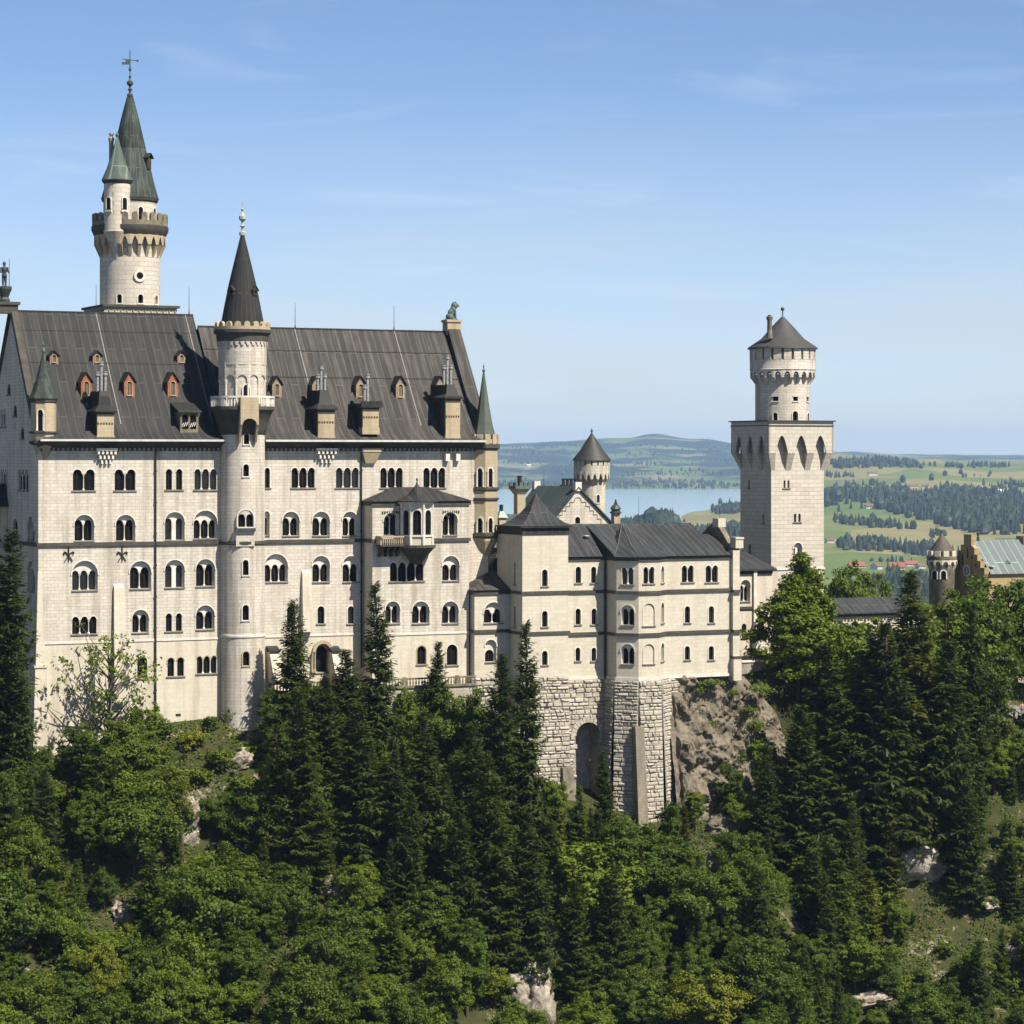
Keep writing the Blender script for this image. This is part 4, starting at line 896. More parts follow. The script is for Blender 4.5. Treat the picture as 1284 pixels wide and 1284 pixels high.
# side turret standing on the gallery
ta = LT.cam - .48; tu, tv = LT.u + 34 * LT.k * cos(ta), LT.v + 34 * LT.k * sin(ta); kk = LT.k * .985; W2 = lambda y: W(y, tu, tv)
def tl(name, mat, pts, n=28, smooth=True, par=None):
    g = MB(); g.lathe(tu, tv, [(r * kk, W2(y)) for r, y in pts], n, ta); return g.build(name, mat, par or LT.root, smooth)
tw = tl('side_turret', M['towerstone'], [(0, 330), (3, 328), (6, 318), (12, 303), (17.6, 291), (17, 288), (16.6, 240), (16.6, 226), (0, 226)])
tl('ledge', M['dark_trim'], [(16.5, 231), (18.5, 229), (19.5, 225.5), (16, 225)], par=tw)
tl('turret_roof', M['patina'], [(19.8, 226.5), (19, 224.5), (13.5, 212), (8.5, 197), (4, 182), (1.2, 172), (0, 172)], par=tw)
tl('finial', M['copper'], [(1, 172.5), (2.2, 170.5), (2.4, 168.5), (1, 167), (.5, 165), (0, 164.5)], 10, par=tw)
for da, hw in ((-.30, .34), (.95, .34)):
    R_ = 16.7 * kk; a = ta + da + .1; f = Fac((tu + R_ * cos(a), tv + R_ * sin(a)), (-sin(a), cos(a))); g = MB(); fill(g, multi_arch(-hw, hw, W2(264), W2(249), 1)[0], [], f.m, -.03); wo = g.build('window', M['glass'], tw)
    g = MB(); arch_ring(g, -hw, hw, W2(252), W2(249), .13, f.m, -.1, .06, foot=1.2); g.prism([(-hw - .2, W2(267)), (hw + .2, W2(267)), (hw + .2, W2(264.5)), (-hw - .2, W2(264.5))], f.m, -.16, .05); g.build('surround', M['trim'], wo)
g = MB(); cu, cv = U(139.5, LT.v + 2), LT.v + 2; g.lathe(cu, cv, [(.32, W(262, cu, cv)), (.32, W(178, cu, cv)), (.42, W(176, cu, cv)), (.42, W(173, cu, cv)), (.22, W(172, cu, cv)), (.22, W(170, cu, cv)), (.34, W(169, cu, cv)), (.34, W(167, cu, cv)), (0, W(167, cu, cv))], 12); g.build('chimney', M['sand'], LT.root, True)
# ================================================================== residential wing on its rusticated base
def rustic(mb, jm, P, e_end, w0, w1, hole=None, seed=1, batter=0.05, row=.52):
    """courses of rough-faced blocks on a joint-coloured backing"""
    r = random.Random(seed); f = Fac(P, (e_end[0] - P[0], e_end[1] - P[1])); L = f.len
    def fm(a, w, d=0.0): return f.m(a, w, d - (w1 - w) * batter)
    out = [(0, w0), (L, w0), (L, w1), (0, w1)]
    ho = [multi_arch(hole[0], hole[1], hole[2], hole[3], 1, seg=10)[0]] if hole else []
    fill(jm, out, ho, fm, 0.0)
    for h in ho: reveal(jm, h, fm, 0.0, 3.0)
    w = w1; j = 0
    while w > w0 + .2:
        h = row * r.uniform(.62, 1.35); a = -(.6 if j % 2 else 0.0) * r.random(); w_ = max(w - h, w0)
        while a < L - .05:
            b = min(L, a + r.uniform(.45, 1.55)); a0 = max(0, a); c = ((a0 + b) / 2, (w + w_) / 2); a = b
            if L - b < .35: b = L; a = L
            if hole and hole[0] - .25 < c[0] < hole[1] + .25 and hole[2] < c[1] < hole[3] + .2: continue
            g = .035; p = r.uniform(.07, .28); i = r.uniform(.07, .13); t = [r.uniform(-.05, .05) for _ in range(4)]
            q0 = [(a0 + g, w_ + g), (b - g, w_ + g), (b - g, w - g), (a0 + g, w - g)]; q1 = [(a0 + g + i, w_ + g + i), (b - g - i, w_ + g + i), (b - g - i, w - g - i), (a0 + g + i, w - g - i)]
            if b - a0 < .35: continue
            vs = [fm(x, y, 0.0) for x, y in q0] + [fm(x, y, -.06) for x, y in q0] + [fm(x, y, -p + t[k]) for k, (x, y) in enumerate(q1)]
            mb.add(vs, [(0, 1, 5, 4), (1, 2, 6, 5), (2, 3, 7, 6), (3, 0, 4, 7), (4, 5, 9, 8), (5, 6, 10, 9), (6, 7, 11, 10), (7, 4, 8, 11), (8, 9, 10, 11)])
        w = w_; j += 1

# --- low annex beside the palace
VLA = -4.5; uA0, uA1 = U(595, VLA), U(654, VLA)
ann = thing('low_annex', 'low square stone annex under a dark hipped roof tucked against the palace end', 'building', (uA0, VLA, -45))
fa = Fac((uA0, VLA), (1, 0)); wA = W(740.5, uA0, VLA); wR = W(850, uA0, VLA)
fa.win(608, 629.5, 764, 781, 2, 755, gap=.5); fa.win(609.5, 621, 815, 830, 1, 802)
fa.build(ann, (M['wingstone'], M['wingstone']), [(0, wR), (uA1 - uA0, wR), (uA1 - uA0, wA), (0, wA)])
g = MB(); g.quad((uA0, 1, wR), (uA0, VLA, wR), (uA0, VLA, wA), (uA0, 1, wA)); g.build('wall', M['wingstone'], ann)
g = MB(); path = [(uA0, .0), (uA0, VLA), (uA1, VLA)]; course(g, path, W(792, uA0, VLA) - .2, W(792, uA0, VLA) + .2, .22); g.build('string_course', M['dark_trim'], ann); g = MB(); course(g, path, wA - .55, wA, .22); g.build('string_course', M['dark_trim'], ann)
um_, wt_ = U(612, 0.5), W(716, U(612, 0.5), 0.5); o_ = .45; g = MB()
g.add([(uA0 - o_, VLA - o_, wA + .02), (uA1, VLA - o_, wA + .02), (uA1, .6, wA + .02), (uA0 - o_, .6, wA + .02), (um_, .5, wt_), (uA1, .5, wt_)], [(0, 1, 5, 4), (3, 0, 4), (0, 3, 2, 1), (1, 2, 5), (2, 3, 4, 5)])
g.hexa([(U(613, 1.0), 1.0, wt_ - 1), (uA1, 1.0, wt_ - 1), (uA1, 7, wt_ - 1), (U(613, 1.0), 7, wt_ - 1)], [(U(627, 3), 3.4, W(688, uA0, 3)), (uA1, 3.4, W(688, uA0, 3)), (uA1, 6, W(688, uA0, 3)), (U(627, 3), 6, W(688, uA0, 3))]); g.build('roof', M['roof_brown'], ann)
g = MB(); jm = MB(); wB = -46; rustic(g, jm, (uA0, VLA - .05), (uA1, VLA - .05), wB, wR, seed=3); rustic(g, jm, (uA0, .0), (uA0, VLA - .05), wB, wR, seed=4)
b = g.build('rustic_base', M['rustic'], ann); jm.build('mortar_joints', M['mortar'], b)

# --- square pavilion tower
VT = -8.5; uT0, uT1 = U(655, VT), U(712.5, VT); VTb = -4.5
pt = thing('pavilion_tower', 'plain square stone tower with a flared grey pyramid roof and single narrow windows', 'tower', ((uT0 + uT1) / 2, VT, -48))
ft = Fac((uT0, VT), (1, 0)); wT1 = W(662, uT0, VT); wT0 = W(850, uT0, VT)
for y0, y1 in ((714, 735), (766, 786), (816, 834)): ft.win(679.5, 686.5, y0, y1, 1)
ft.build(pt, (M['wingstone'], M['wingstone']), [(0, wT0), (uT1 - uT0, wT0), (uT1 - uT0, wT1), (0, wT1)])
fl2 = Fac((uT0, VTb + 4), (0, -1)); fl2.win(644.5, 647, 705, 733, 1); fl2.win(644.5, 647, 760, 786, 1)
fl2.build(pt, (M['wingstone'], M['wingstone']), [(0, wT0), (8.0, wT0), (8.0, wT1), (0, wT1)])
g = MB(); g.quad((uT1, VT, wT0), (uT1, 0, wT0), (uT1, 0, wT1), (uT1, VT, wT1)); g.quad((uT0, -.5, wT0), (uT1, -.5, wT0), (uT1, -.5, wT1), (uT0, -.5, wT1)); g.build('wall', M['wingstone'], pt)
path = [(uT0, -.6), (uT0, VT), (uT1, VT), (uT1, -6.9)]
g = MB()
for y in (743.5, 794.5): g = MB(); w_ = W(y, uT0, VT); course(g, path, w_ - .18, w_ + .18, .22); g.build('string_course', M['dark_trim'], pt)
g = MB(); w_ = W(671, uT0, VT); course(g, path, w_, wT1, .1); course(g, path, wT1 + .01, wT1 + .22, .45); g.build('frieze', M['roof'], pt)
# pyramid roof with hollow slopes
g = MB(); uc, vc = (uT0 + uT1) / 2, (VT + VTb) / 2 + .9; hu, hv = (uT1 - uT0) / 2 + .55, (VTb - VT) / 2 + 1.4; y0, ya = wT1 + .23, W(619, uc, vc)
prof = [(1.0, 0), (.80, .085), (.60, .22), (.40, .42), (.2, .7), (0.01, 1.0)]
for (s0, h0), (s1, h1) in zip(prof, prof[1:]):
    a = [(uc + sx * hu * s0, vc + sy * hv * s0, lerp(y0, ya, h0)) for sx, sy in ((-1, -1), (1, -1), (1, 1), (-1, 1))]; b = [(uc + sx * hu * s1, vc + sy * hv * s1, lerp(y0, ya, h1)) for sx, sy in ((-1, -1), (1, -1), (1, 1), (-1, 1))]
    for k in range(4): g.quad(a[k], a[(k + 1) % 4], b[(k + 1) % 4], b[k])
g.build('roof', M['roof_wing'], pt)
g = MB(); jm = MB(); rustic(g, jm, (uT0, VT - .05), (uT1, VT - .05), -50, wT0, seed=5); rustic(g, jm, (uT0, VLA - .1), (uT0, VT - .05), -50, wT0, seed=6)
b = g.build('rustic_base', M['rustic'], pt); jm.build('mortar_joints', M['mortar'], b)
u0, u1 = U(706, VT - 1.5), U(721, VT - 1.5); g = MB(); g.hexa([(u0, VT - 2.6, -52), (u1, VT - 2.6, -52), (u1, VT, -52), (u0, VT, -52)], [(u0 + .1, VT - 1.2, W(962, u0, VT)), (u1 - .1, VT - 1.2, W(962, u0, VT)), (u1 - .1, VT, W(960, u0, VT)), (u0 + .1, VT, W(960, u0, VT))]); g.build('pier', M['sand_old'], pt)
g = MB()
for x, y in ((683.5, 883), (683.5, 923)): g = MB(); u = U(x, VT); w_ = W(y, u, VT); g.box(u - .35, u + .35, VT - .42, VT + .1, w_ - .5, w_ + .35); g.build('vent_opening', M['iron'], pt)

# --- the wing itself
VW = -7.0; VR = -10.1; a8 = 3.1; q8 = a8 * .7071
wing = thing('residential_wing', 'low three storey stone wing with grey lead roof and an eight sided corner bay', 'building', (U(800, VW), VW, -50))
uW0 = uT1; uB = U(773, VR); VF = VR - q8
wE = W(698, U(735, VW), VW); wRt = W(851, U(735, VW), VW)
w1s, w2s = W(742, U(735, VW), VW), W(794.5, U(735, VW), VW)
pts = [(uW0, VW), (uB, VW), (uB, VR), (uB + q8, VF), (uB + q8 + a8, VF), (uB + 2 * q8 + a8, VR), (U(919.5, VR), VR)]
uEnd = pts[-1][0]
def wface(i, wins):
    p, q = pts[i], pts[i + 1]; f = Fac(p, (q[0] - p[0], q[1] - p[1]))
    for w in wins: f.win(*w[0], **w[1])
    f.build(wing, (M['wingstone'], M['wingstone']), [(0, wRt), (f.len, wRt), (f.len, wE), (0, wE)]); return f
K = dict
wface(0, [((721.5, 728.5, 710.5, 731, 1), K()), ((741, 747.5, 710.5, 731, 1), K()), ((721.5, 728, 763, 783, 1), K()), ((741.5, 748, 763, 783, 1), K()), ((721.5, 727.5, 812, 829, 1), K()), ((741.5, 747.5, 812, 829, 1), K())])
wface(1, [])
z = lambda y: W(y, uB + q8, VF)
wface(2, [((.75, 2.35, z(712), z(733), 2), K(local=True)), ((.8, 2.35, z(764), z(784), 2), K(local=True, blind=z(759))), ((.8, 2.35, z(813), z(833), 2), K(local=True, blind=z(808)))])
wface(3, [((.75, 2.35, z(711), z(732), 2), K(local=True)), ((.7, 2.4, z(757), z(785), 1), K(local=True, deep=.12, trim=M['wingstone'], ring=True)), ((.75, 2.35, z(808), z(833), 1), K(local=True, deep=.12, trim=M['wingstone']))])
wface(4, [((.85, 2.25, z(711), z(732), 1), K(local=True)), ((.85, 2.25, z(757), z(783), 1), K(local=True)), ((.85, 2.25, z(808), z(831), 1), K(local=True))])
wface(5, [((855, 869.5, 709, 730, 2), K()), ((885, 900, 709, 730, 2), K()), ((858.5, 865.2, 760, 781, 1), K()), ((888.5, 895.2, 760, 781, 1), K()), ((858.5, 865, 810, 827.5, 1), K()), ((888.5, 895, 810, 827.5, 1), K())])
# blind arches of the bay front carry stone, not glass
for o in [o for o in wing.children if o.name.startswith('window')]:
    for c in o.children:
        if c.name.startswith('surround') and c.data.materials and c.data.materials[0] is M['wingstone']:
            o.data.materials.clear(); o.data.materials.append(M['wingstone']); o.name = 'blind_arch'
            for b in [b for b in o.children if b.name.startswith('glazing')]: bpy.data.objects.remove(b)
            break
g = MB(); 
for a_, b_, c_ in ((w1s - .2, w1s + .2, .24), (w2s - .2, w2s + .2, .24), (wE - .5, wE, .2)): g = MB(); course(g, pts, a_, b_, c_); g.build('string_course', M['dark_trim'], wing)
g = MB(); course(g, pts, wRt - .1, wRt + .3, .2); g.build('plinth_course', M['trim'], wing)
g = MB(); g.quad((uEnd, VR, wRt), (uEnd, 4, wRt), (uEnd, 4, wE), (uEnd, VR, wE)); g.quad((uW0, 4, wRt), (uEnd, 4, wRt), (uEnd, 4, wE), (uW0, 4, wE)); g.build('wall', M['wingstone'], wing)
# roofs
VRG = -1.5; wRG = W(656.5, U(780, VRG), VRG); g = MB(); eo = .5
uh = U(866, VRG); ub = U(884, -6)
N = 22
def strip(ua, ub_, va, wa, ra, rb, vr, wr):
    for k in range(N):
        t0, t1 = k / N, (k + 1) / N
        g.quad((lerp(ua, ub_, t0), va, wa), (lerp(ua, ub_, t1), va, wa), (lerp(ra, rb, t1), vr, wr), (lerp(ra, rb, t0), vr, wr))
strip(uW0 - .5, uB - .4, VW - eo, wE + .02, uW0 - .5, uB - .4, VRG, wRG)
strip(uB - .4, uEnd - 2.5, VR - eo, wE + .02, uB - .4, uh, VRG, wRG)
strip(uW0 - .5, uEnd - 2.5, 4.5, wE + .02, uW0 - .5, uh, VRG, wRG)
g.quad((uB - .4, VW - eo, wE + .02), (uB - .4, VR - eo, wE + .02), (uB - .4, VRG, wRG), (uB - .4, VRG, wRG - .01))
g.add([(uEnd - 2.5, VR - eo, wE + .02), (uEnd - 2.5, 4.5, wE + .02), (uh, VRG, wRG)], [(0, 1, 2)])
wl = W(669.5, uEnd, -5); strip(ub - 3, uEnd - .3, VR - eo + .03, wE + .01, ub - 3, uEnd - .3, -4.5, wl); strip(ub - 3, uEnd - .3, 2, wE, ub - 3, uEnd - .3, -4.5, wl)
g.build('roof', M['roof_wing'], wing)
g = MB(); ap = (uB + q8 + a8 / 2, VRG - 3.0, W(655.5, uB + 4, VRG - 3.0)); rr = [(uB - .45, VW), (uB - .45, VR - .2), (uB + q8 - .2, VF - .5), (uB + q8 + a8 + .2, VF - .5), (uB + 2 * q8 + a8 + .45, VR - .2), (uB + 2 * q8 + a8 + 2.0, VR - .6)]
for k in range(len(rr) - 1):
    p, q = rr[k], rr[k + 1]; m0 = [lerp(x, y, .45) for x, y in zip((*p, wE), ap)]; m1 = [lerp(x, y, .45) for x, y in zip((*q, wE), ap)]; m0[2] -= .55; m1[2] -= .55
    g.quad((*p, wE + .03), (*q, wE + .03), m1, m0); g.add([m0, m1, ap], [(0, 1, 2)])
g.build('bay_roof', M['roof_wing'], wing)
g = MB()
for q in rr[1:5]:
    m0 = [lerp(x, y, .45) for x, y in zip((*q, wE), ap)]; m0[2] -= .55; g.tube((q[0], q[1], wE + .08), m0, .07, .07, 6); g.tube(m0, ap, .07, .07, 6)
g.build('hip_roll', plain('pale_lead', (.11, .113, .113), .6, .3), wing)
# parapet gable with caps, corner buttress
g = MB(); f = Fac((uEnd + .05, 3), (0, -1)); gl = 3 - VR
pr = [(0, wE - .5), (gl + .3, wE - .5), (gl + .3, W(687, uEnd, VR)), (gl - .7, W(687, uEnd, VR)), (gl - 4.2, W(659, uEnd, -5.5)), (gl - 6.2, W(657, uEnd, -5.5)), (0, wE + .3)]
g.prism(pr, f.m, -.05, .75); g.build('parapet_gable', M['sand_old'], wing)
g = MB(); w_ = W(659, uEnd, -5.5); g.box(uEnd - .1, uEnd + 1.1, VR + 4.0, VR + 5.6, w_ - .2, w_ + 1.0); w_ = W(690, uEnd, VR); g.box(uEnd - .05, uEnd + 1.15, VR - .75, VR + .75, w_ + .3, W(676, uEnd, VR)); g.box(uEnd - .12, uEnd + 1.22, VR - .85, VR + .8, W(676, uEnd, VR) + .002, W(673.5, uEnd, VR)); g.build('gable_cap', M['wingstone'], wing)
g = MB(); b0, b1 = U(919.2, VR - .6), U(927.5, VR - .6); g.box(b0, b1, VR - .6, VR + .7, W(822, b0, VR), W(690, b0, VR)); g.box(b0 - .08, b1 + .12, VR - .9, VR + .7, W(850, b0, VR) - .3, W(822, b0, VR)); bt = g.build('corner_buttress', M['wingstone'], wing)
g = MB()
for y in (741, 791, 824): w_ = W(y, b0, VR); g.box(b0 - .1, b1 + .15, VR - .95, VR + .6, w_ - .18, w_ + .18)
g.build('string_course', M['dark_trim'], bt)
u = uB - .25; g = MB(); g.tube((u, VW - .25, wE), (u, VW - .25, -50), .13, .13, 8); g.build('downpipe', M['iron'], wing)
# rusticated base with the arched passage
g = MB(); jm = MB(); wb0 = -53
L0 = uB - uW0; x0, x1 = U(719.5, VW) - uW0, U(750, VW) - uW0; zt = W(905, U(735, VW), VW)
rustic(g, jm, (uW0, VW - .4), (uB + .2, VW - .4), wb0, wRt - .1, hole=(x0, x1, wb0 + .05, zt), seed=11, batter=0.02)
bp = [(p[0], p[1]) for p in pts[1:6]]; bp[0] = (bp[0][0] - .2, VW - .4)
bp = [(bp[0][0] - .15, bp[0][1])] + [(uB - .35, VR - .1), (uB + q8 - .15, VF - .35), (uB + q8 + a8 + .15, VF - .35), (uB + 2 * q8 + a8 + .6, VR - .2)]
for k in range(4): rustic(g, jm, bp[k], bp[k + 1], wb0, wRt - .1, seed=20 + k, batter=0.045)
p = bp[4]; rustic(g, jm, p, (p[0] + 1.8, p[1] + .6), wb0, wRt - .1, seed=31, batter=.03)
ar = MB(); f = Fac((uW0, VW - .4), (1, 0)); cm = (x0 + x1) / 2; ra = (x1 - x0) / 2
n = 13
for k in range(n):
    t0, t1 = pi * (k + .06) / n, pi * (k + .94) / n; sp = zt - ra
    q = [(cm + r * cos(t), sp + r * sin(t)) for r, t in ((ra, t0), (ra + .75, t0), (ra + .75, t1), (ra, t1))]; ar.prism(q, f.m, -.32, .02)
b = g.build('rustic_base', M['rustic'], wing); jm.build('mortar_joints', M['mortar'], b); ar.build('arch_stone', M['rustic'], b)
d_ = MB(); d_.quad((uW0 + x0 - .5, VW + 2.5, wb0), (uW0 + x1 + .5, VW + 2.5, wb0), (uW0 + x1 + .5, VW + 2.5, zt + 1), (uW0 + x0 - .5, VW + 2.5, zt + 1)); d_.build('passage', M['mortar'], wing)
u0, u1 = U(797, VF - 1.2), U(808, VF - 1.2); wt_ = W(912, u0, VF - 1.5); g = MB(); g.hexa([(u0 - .1, VF - 2.6, wb0), (u1 + .1, VF - 2.6, wb0), (u1 + .1, VF, wb0), (u0 - .1, VF, wb0)], [(u0, VF - 1.15, wt_), (u1, VF - 1.15, wt_), (u1, VF, wt_), (u0, VF, wt_)]); g.build('pier', stone('pier_stone', (.32, .285, .225), row=.4, wid=.8, mort=.6, dark=.8), wing)
# rooftop bits
g = MB(); u, v = U(735, -4.2), -4.2; w_ = W(683, u, v); g.tube((u, v, w_ - .5), (u, v, w_ + 1.2), .05); g.lathe(u, v - .1, [(.02, w_ + 1.0), (.4, w_ + 1.15), (.42, w_ + 1.25), (0, w_ + 1.3)], 12); g.build('aerial', M['trim'], wing)
for x, y in ((738, 681.5), (744, 680.5), (826.5, 674.5)): u, v = U(x, -4.6), -4.6; g = MB(); w_ = W(y, u, v); g.hexa([(u - .5, v - .9, w_ - .9), (u + .5, v - .9, w_ - .9), (u + .5, v + .6, w_), (u - .5, v + .6, w_)], [(u - .5, v - .9, w_ - .3), (u + .5, v - .9, w_ - .3), (u + .5, v + .6, w_ + .3), (u - .5, v + .6, w_ + .3)]); g.build('skylight', M['iron'], wing)
g = MB(); u = U(801, VRG); g.tube((u, VRG, wRG - .5), (u, VRG, W(622, u, VRG)), .04, .02, 5); u2 = U(902.5, -4.5); g.tube((u2, -4.5, wl), (u2, -4.5, W(630, u2, -4.5)), .04, .02, 5); g.build('lightning_rod', M['iron'], wing)

# ================================================================== buildings of the upper court, behind the wing
VK = 22; kn = thing('hall_building', 'gabled stone hall with a green copper roof behind the wing', 'building', (U(724, VK), VK, -30))
u0, u1 = U(690, VK), U(767, VK); wa = W(613, U(724.5, VK), VK); we = W(659, u0, VK); f = Fac((u0, VK), (1, 0)); L = u1 - u0; am = f.px(724.5)
f.win(721, 727.5, 648, 656.5, 1)
f.build(kn, (M['stone'], M['stone']), [(0, -30), (L, -30), (L, we), (am, wa), (0, we)])
dk = 14.5; g = MB()
for sg, a in ((-1, 0), (1, L)):
    ex = .5 * sg; dz = -.3
    g.hexa([f.m(a + ex, we + dz, -.35), f.m(a + ex, we + dz + .25, -.35), f.m(a + ex, we + dz + .25, dk), f.m(a + ex, we + dz, dk)], [f.m(am, wa + .1, -.35), f.m(am, wa + .35, -.35), f.m(am, wa + .35, dk), f.m(am, wa + .1, dk)])
g.build('roof', M['roof_green'], kn)
g = MB(); g.quad(f.m(0, -30), f.m(0, we), f.m(0, we, dk), f.m(0, -30, dk)); g.quad(f.m(L, -30), f.m(L, we), f.m(L, we, dk), f.m(L, -30, dk)); g.build('wall', M['stone'], kn)
g = MB()
for k in range(5):
    for sg in (-1, 1):
        a = am + sg * (1.0 + k * .62); w_ = wa - 2.0 - k * .62; g.prism([(a - .33, w_), (a + .33, w_), (a + .33, w_ + .1), (a - .33, w_ + .1)], f.m, -.06, .02); x = a + sg * .33; g.prism([(x - .05, w_ - .62), (x + .05, w_ - .62), (x + .05, w_), (x - .05, w_)], f.m, -.05, .02)
arch_ring(g, am - .55, am + .55, wa - 1.95, wa - 1.3, .1, f.m, -.06, .02); g.build('stepped_moulding', M['sand_old'], kn)
g = MB()
for dd in (-.1, dk - .6): p = f.m(am, wa, dd); g.box(p[0] - .5, p[0] + .5, p[1] - .2, p[1] + .7, wa - .3, wa + 1.0)
g.build('ridge_block', M['trim'], kn)
g = MB(); u, v = U(714, VK + 9), VK + 9; w_ = W(608, u, v); g.box(u - 1.4, u + 1.4, v - .5, v + .5, w_ - 4, w_)
for k in range(4): g.lathe(u - 1.0 + k * .66, v, [(.24, w_), (.24, w_ + .75), (.32, w_ + .8), (.32, w_ + .95), (0, w_ + .95)], 8)
g.build('chimney', M['iron'], kn)
g = MB(); u = U(682, VK + 12); v = VK + 12; g.tube((u, v, wa), (u, v, W(590, u, v)), .04, .02, 5); g.build('lightning_rod', M['iron'], kn)
# chimneys beyond the palace end
ch = thing('court_chimney', 'stout stone chimney with a crenellated green cap and black flue beside the palace end turret', 'chimney', (U(651, 10), 10, -20))
def cx(x, y, v=10): u = U(x, v); return u, W(y, u, v)
g = MB(); u, w0 = cx(651.5, 660); s_ = .62; g.box(u - s_, u + s_, 10 - s_, 10 + s_, w0, cx(651, 620)[1]); g.hexa([(u - s_, 10 - s_, cx(651, 620)[1]), (u + s_, 10 - s_, cx(651, 620)[1]), (u + s_, 10 + s_, cx(651, 620)[1]), (u - s_, 10 + s_, cx(651, 620)[1])], [(u - 1.1, 10 - 1.1, cx(651, 613)[1]), (u + 1.1, 10 - 1.1, cx(651, 613)[1]), (u + 1.1, 11.1, cx(651, 613)[1]), (u - 1.1, 11.1, cx(651, 613)[1])]); g.build('stack', M['sand'], ch)
g = MB(); w_ = cx(651, 613)[1]; g.box(u - 1.15, u + 1.15, 8.85, 11.15, w_ + .001, w_ + .45)
for k in range(4):
    for j in (0, 3):
        g.box(u - 1.15 + k * .66, u - .83 + k * .66, 8.85 + j * .66, 9.17 + j * .66, w_ + .451, w_ + .9)
g.build('cap', M['copper'], ch); g = MB(); g.lathe(u, 10, [(.32, w_ + .4), (.32, w_ + 1.7), (.36, w_ + 1.72), (.36, w_ + 1.85), (0, w_ + 1.85)], 12); g.build('flue', M['iron'], ch)
c2 = thing('small_roof_turret', 'small sandstone chimney with pale green cap just right of the palace corner turret', 'chimney', (U(628.5, 8), 8, -20))
g = MB(); u, w0 = cx(628.5, 690, 8); s_ = .5; w_ = cx(628.5, 649, 8)[1]; g.box(u - s_, u + s_, 8 - s_, 8 + s_, w0, w_); g.box(u - s_ - .12, u + s_ + .12, 8 - s_ - .12, 8 + s_ + .12, w_ - 1.8, w_ - 1.5); g.build('stack', M['sand'], c2)
g = MB(); g.hexa([(u - .75, 7.25, w_), (u + .75, 7.25, w_), (u + .75, 8.75, w_), (u - .75, 8.75, w_)], [(u - .2, 7.8, w_ + .95), (u + .2, 7.8, w_ + .95), (u + .2, 8.2, w_ + .95), (u - .2, 8.2, w_ + .95)]); g.build('cap', plain('verdigris', (.36, .47, .40), .6, .2), c2)
g = MB(); g.lathe(u, 8, [(.28, w_ + .9), (.28, w_ + 1.8), (0, w_ + 1.8)], 10); g.build('flue', M['iron'], c2)
c3 = thing('vent_turret', 'small domed stone ventilator on the wing ridge right of the gabled hall', 'chimney', (U(772, 0), 0, -12))
g = MB(); u, v = U(772, 0), 0.0; w0, w_ = W(658, u, v), W(644, u, v); g.box(u - .48, u + .48, v - .48, v + .48, w0 - 1, w_); g.build('stack', M['sand'], c3)
g = MB(); g.lathe(u, v, [(.5, w_), (.85, w_ + .05), (.85, w_ + .2), (.62, w_ + .3), (.62, w_ + .6), (.8, w_ + .65), (.55, w_ + 1.05), (.22, w_ + 1.3), (.2, w_ + 1.45), (.3, w_ + 1.5), (.14, w_ + 1.6), (.12, w_ + 1.95), (0, w_ + 2)], 12); g.build('cap', M['bronze'], c3)
# link wall with white framed windows behind the annex
lw_ = thing('court_wing', 'narrow shaded court wall with tall white framed windows left of the pavilion tower', 'building', (U(640, 3), 3, -30))
f = Fac((U(625, 6.5), 6.5), (1, -.55)); g = MB(); L = 5.2; wt_ = W(666, U(640, 4), 4); fill(g, [(0, -30), (L, -30), (L, wt_), (0, wt_)], [], f.m, 0); g.build('wall', M['wingstone'], lw_)
for k in range(3):
    for j in range(2):
        a = .9 + k * 1.35; b = wt_ - 2.2 - j * 2.8; g = MB(); fill(g, multi_arch(a, a + .7, b - (0 if j == 0 else 1.2), b + 1.5, 1)[0], [], f.m, -.02); wo = g.build('window', M['glass'], lw_)
        g = MB(); arch_ring(g, a, a + .7, b + 1.15, b + 1.5, .16, f.m, -.1, .03, foot=1.2 + (1.2 if j else 0)); g.build('surround', M['trim'], wo)
g = MB(); p0, p1 = f.m(-.6, wt_), f.m(L + .2, wt_); q0, q1 = f.m(-.6, wt_ + 2.2, 4), f.m(L + .2, wt_ + 2.2, 4); s0, s1 = f.m(-.6, wt_, -.4), f.m(L + .2, wt_, -.4); g.quad(s0, s1, q1, q0); g.quad(s0, s1, (s1[0], s1[1], wt_ - .25), (s0[0], s0[1], wt_ - .25)); g.quad(s0, q0, (q0[0], q0[1], wt_), (s0[0], s0[1], wt_)); g.build('roof', M['roof_green'], lw_)

# small round tower behind the hall
RT = Round(742, 40, -30, 'round_tower', 'small round stone tower with a dark cone roof behind the gabled hall', 'tower')
w_ = RT.lathe('shaft', M['stone'], [(17.3, 720), (17.3, 596), (0, 596)], 40); RT.win(750, 17.3, 2.0, 620, 630, 1); RT.cut(w_)
RT.arches('machicolation', M['stone'], 17.3, 22.5, 591, 601, 608.5, 18, .66, True)
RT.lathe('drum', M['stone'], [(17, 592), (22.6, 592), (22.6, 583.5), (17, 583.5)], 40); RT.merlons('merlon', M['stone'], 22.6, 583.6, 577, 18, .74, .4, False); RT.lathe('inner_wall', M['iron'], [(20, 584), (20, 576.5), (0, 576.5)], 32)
RT.lathe('cone_roof', plain('dark_slate', (.045, .043, .041), .6, .25), [(24.5, 577.5), (24, 576), (15, 565), (7.5, 553), (2, 545), (0, 544.6)], 40); RT.finial(545, 536, 2.0, M['bronze'])

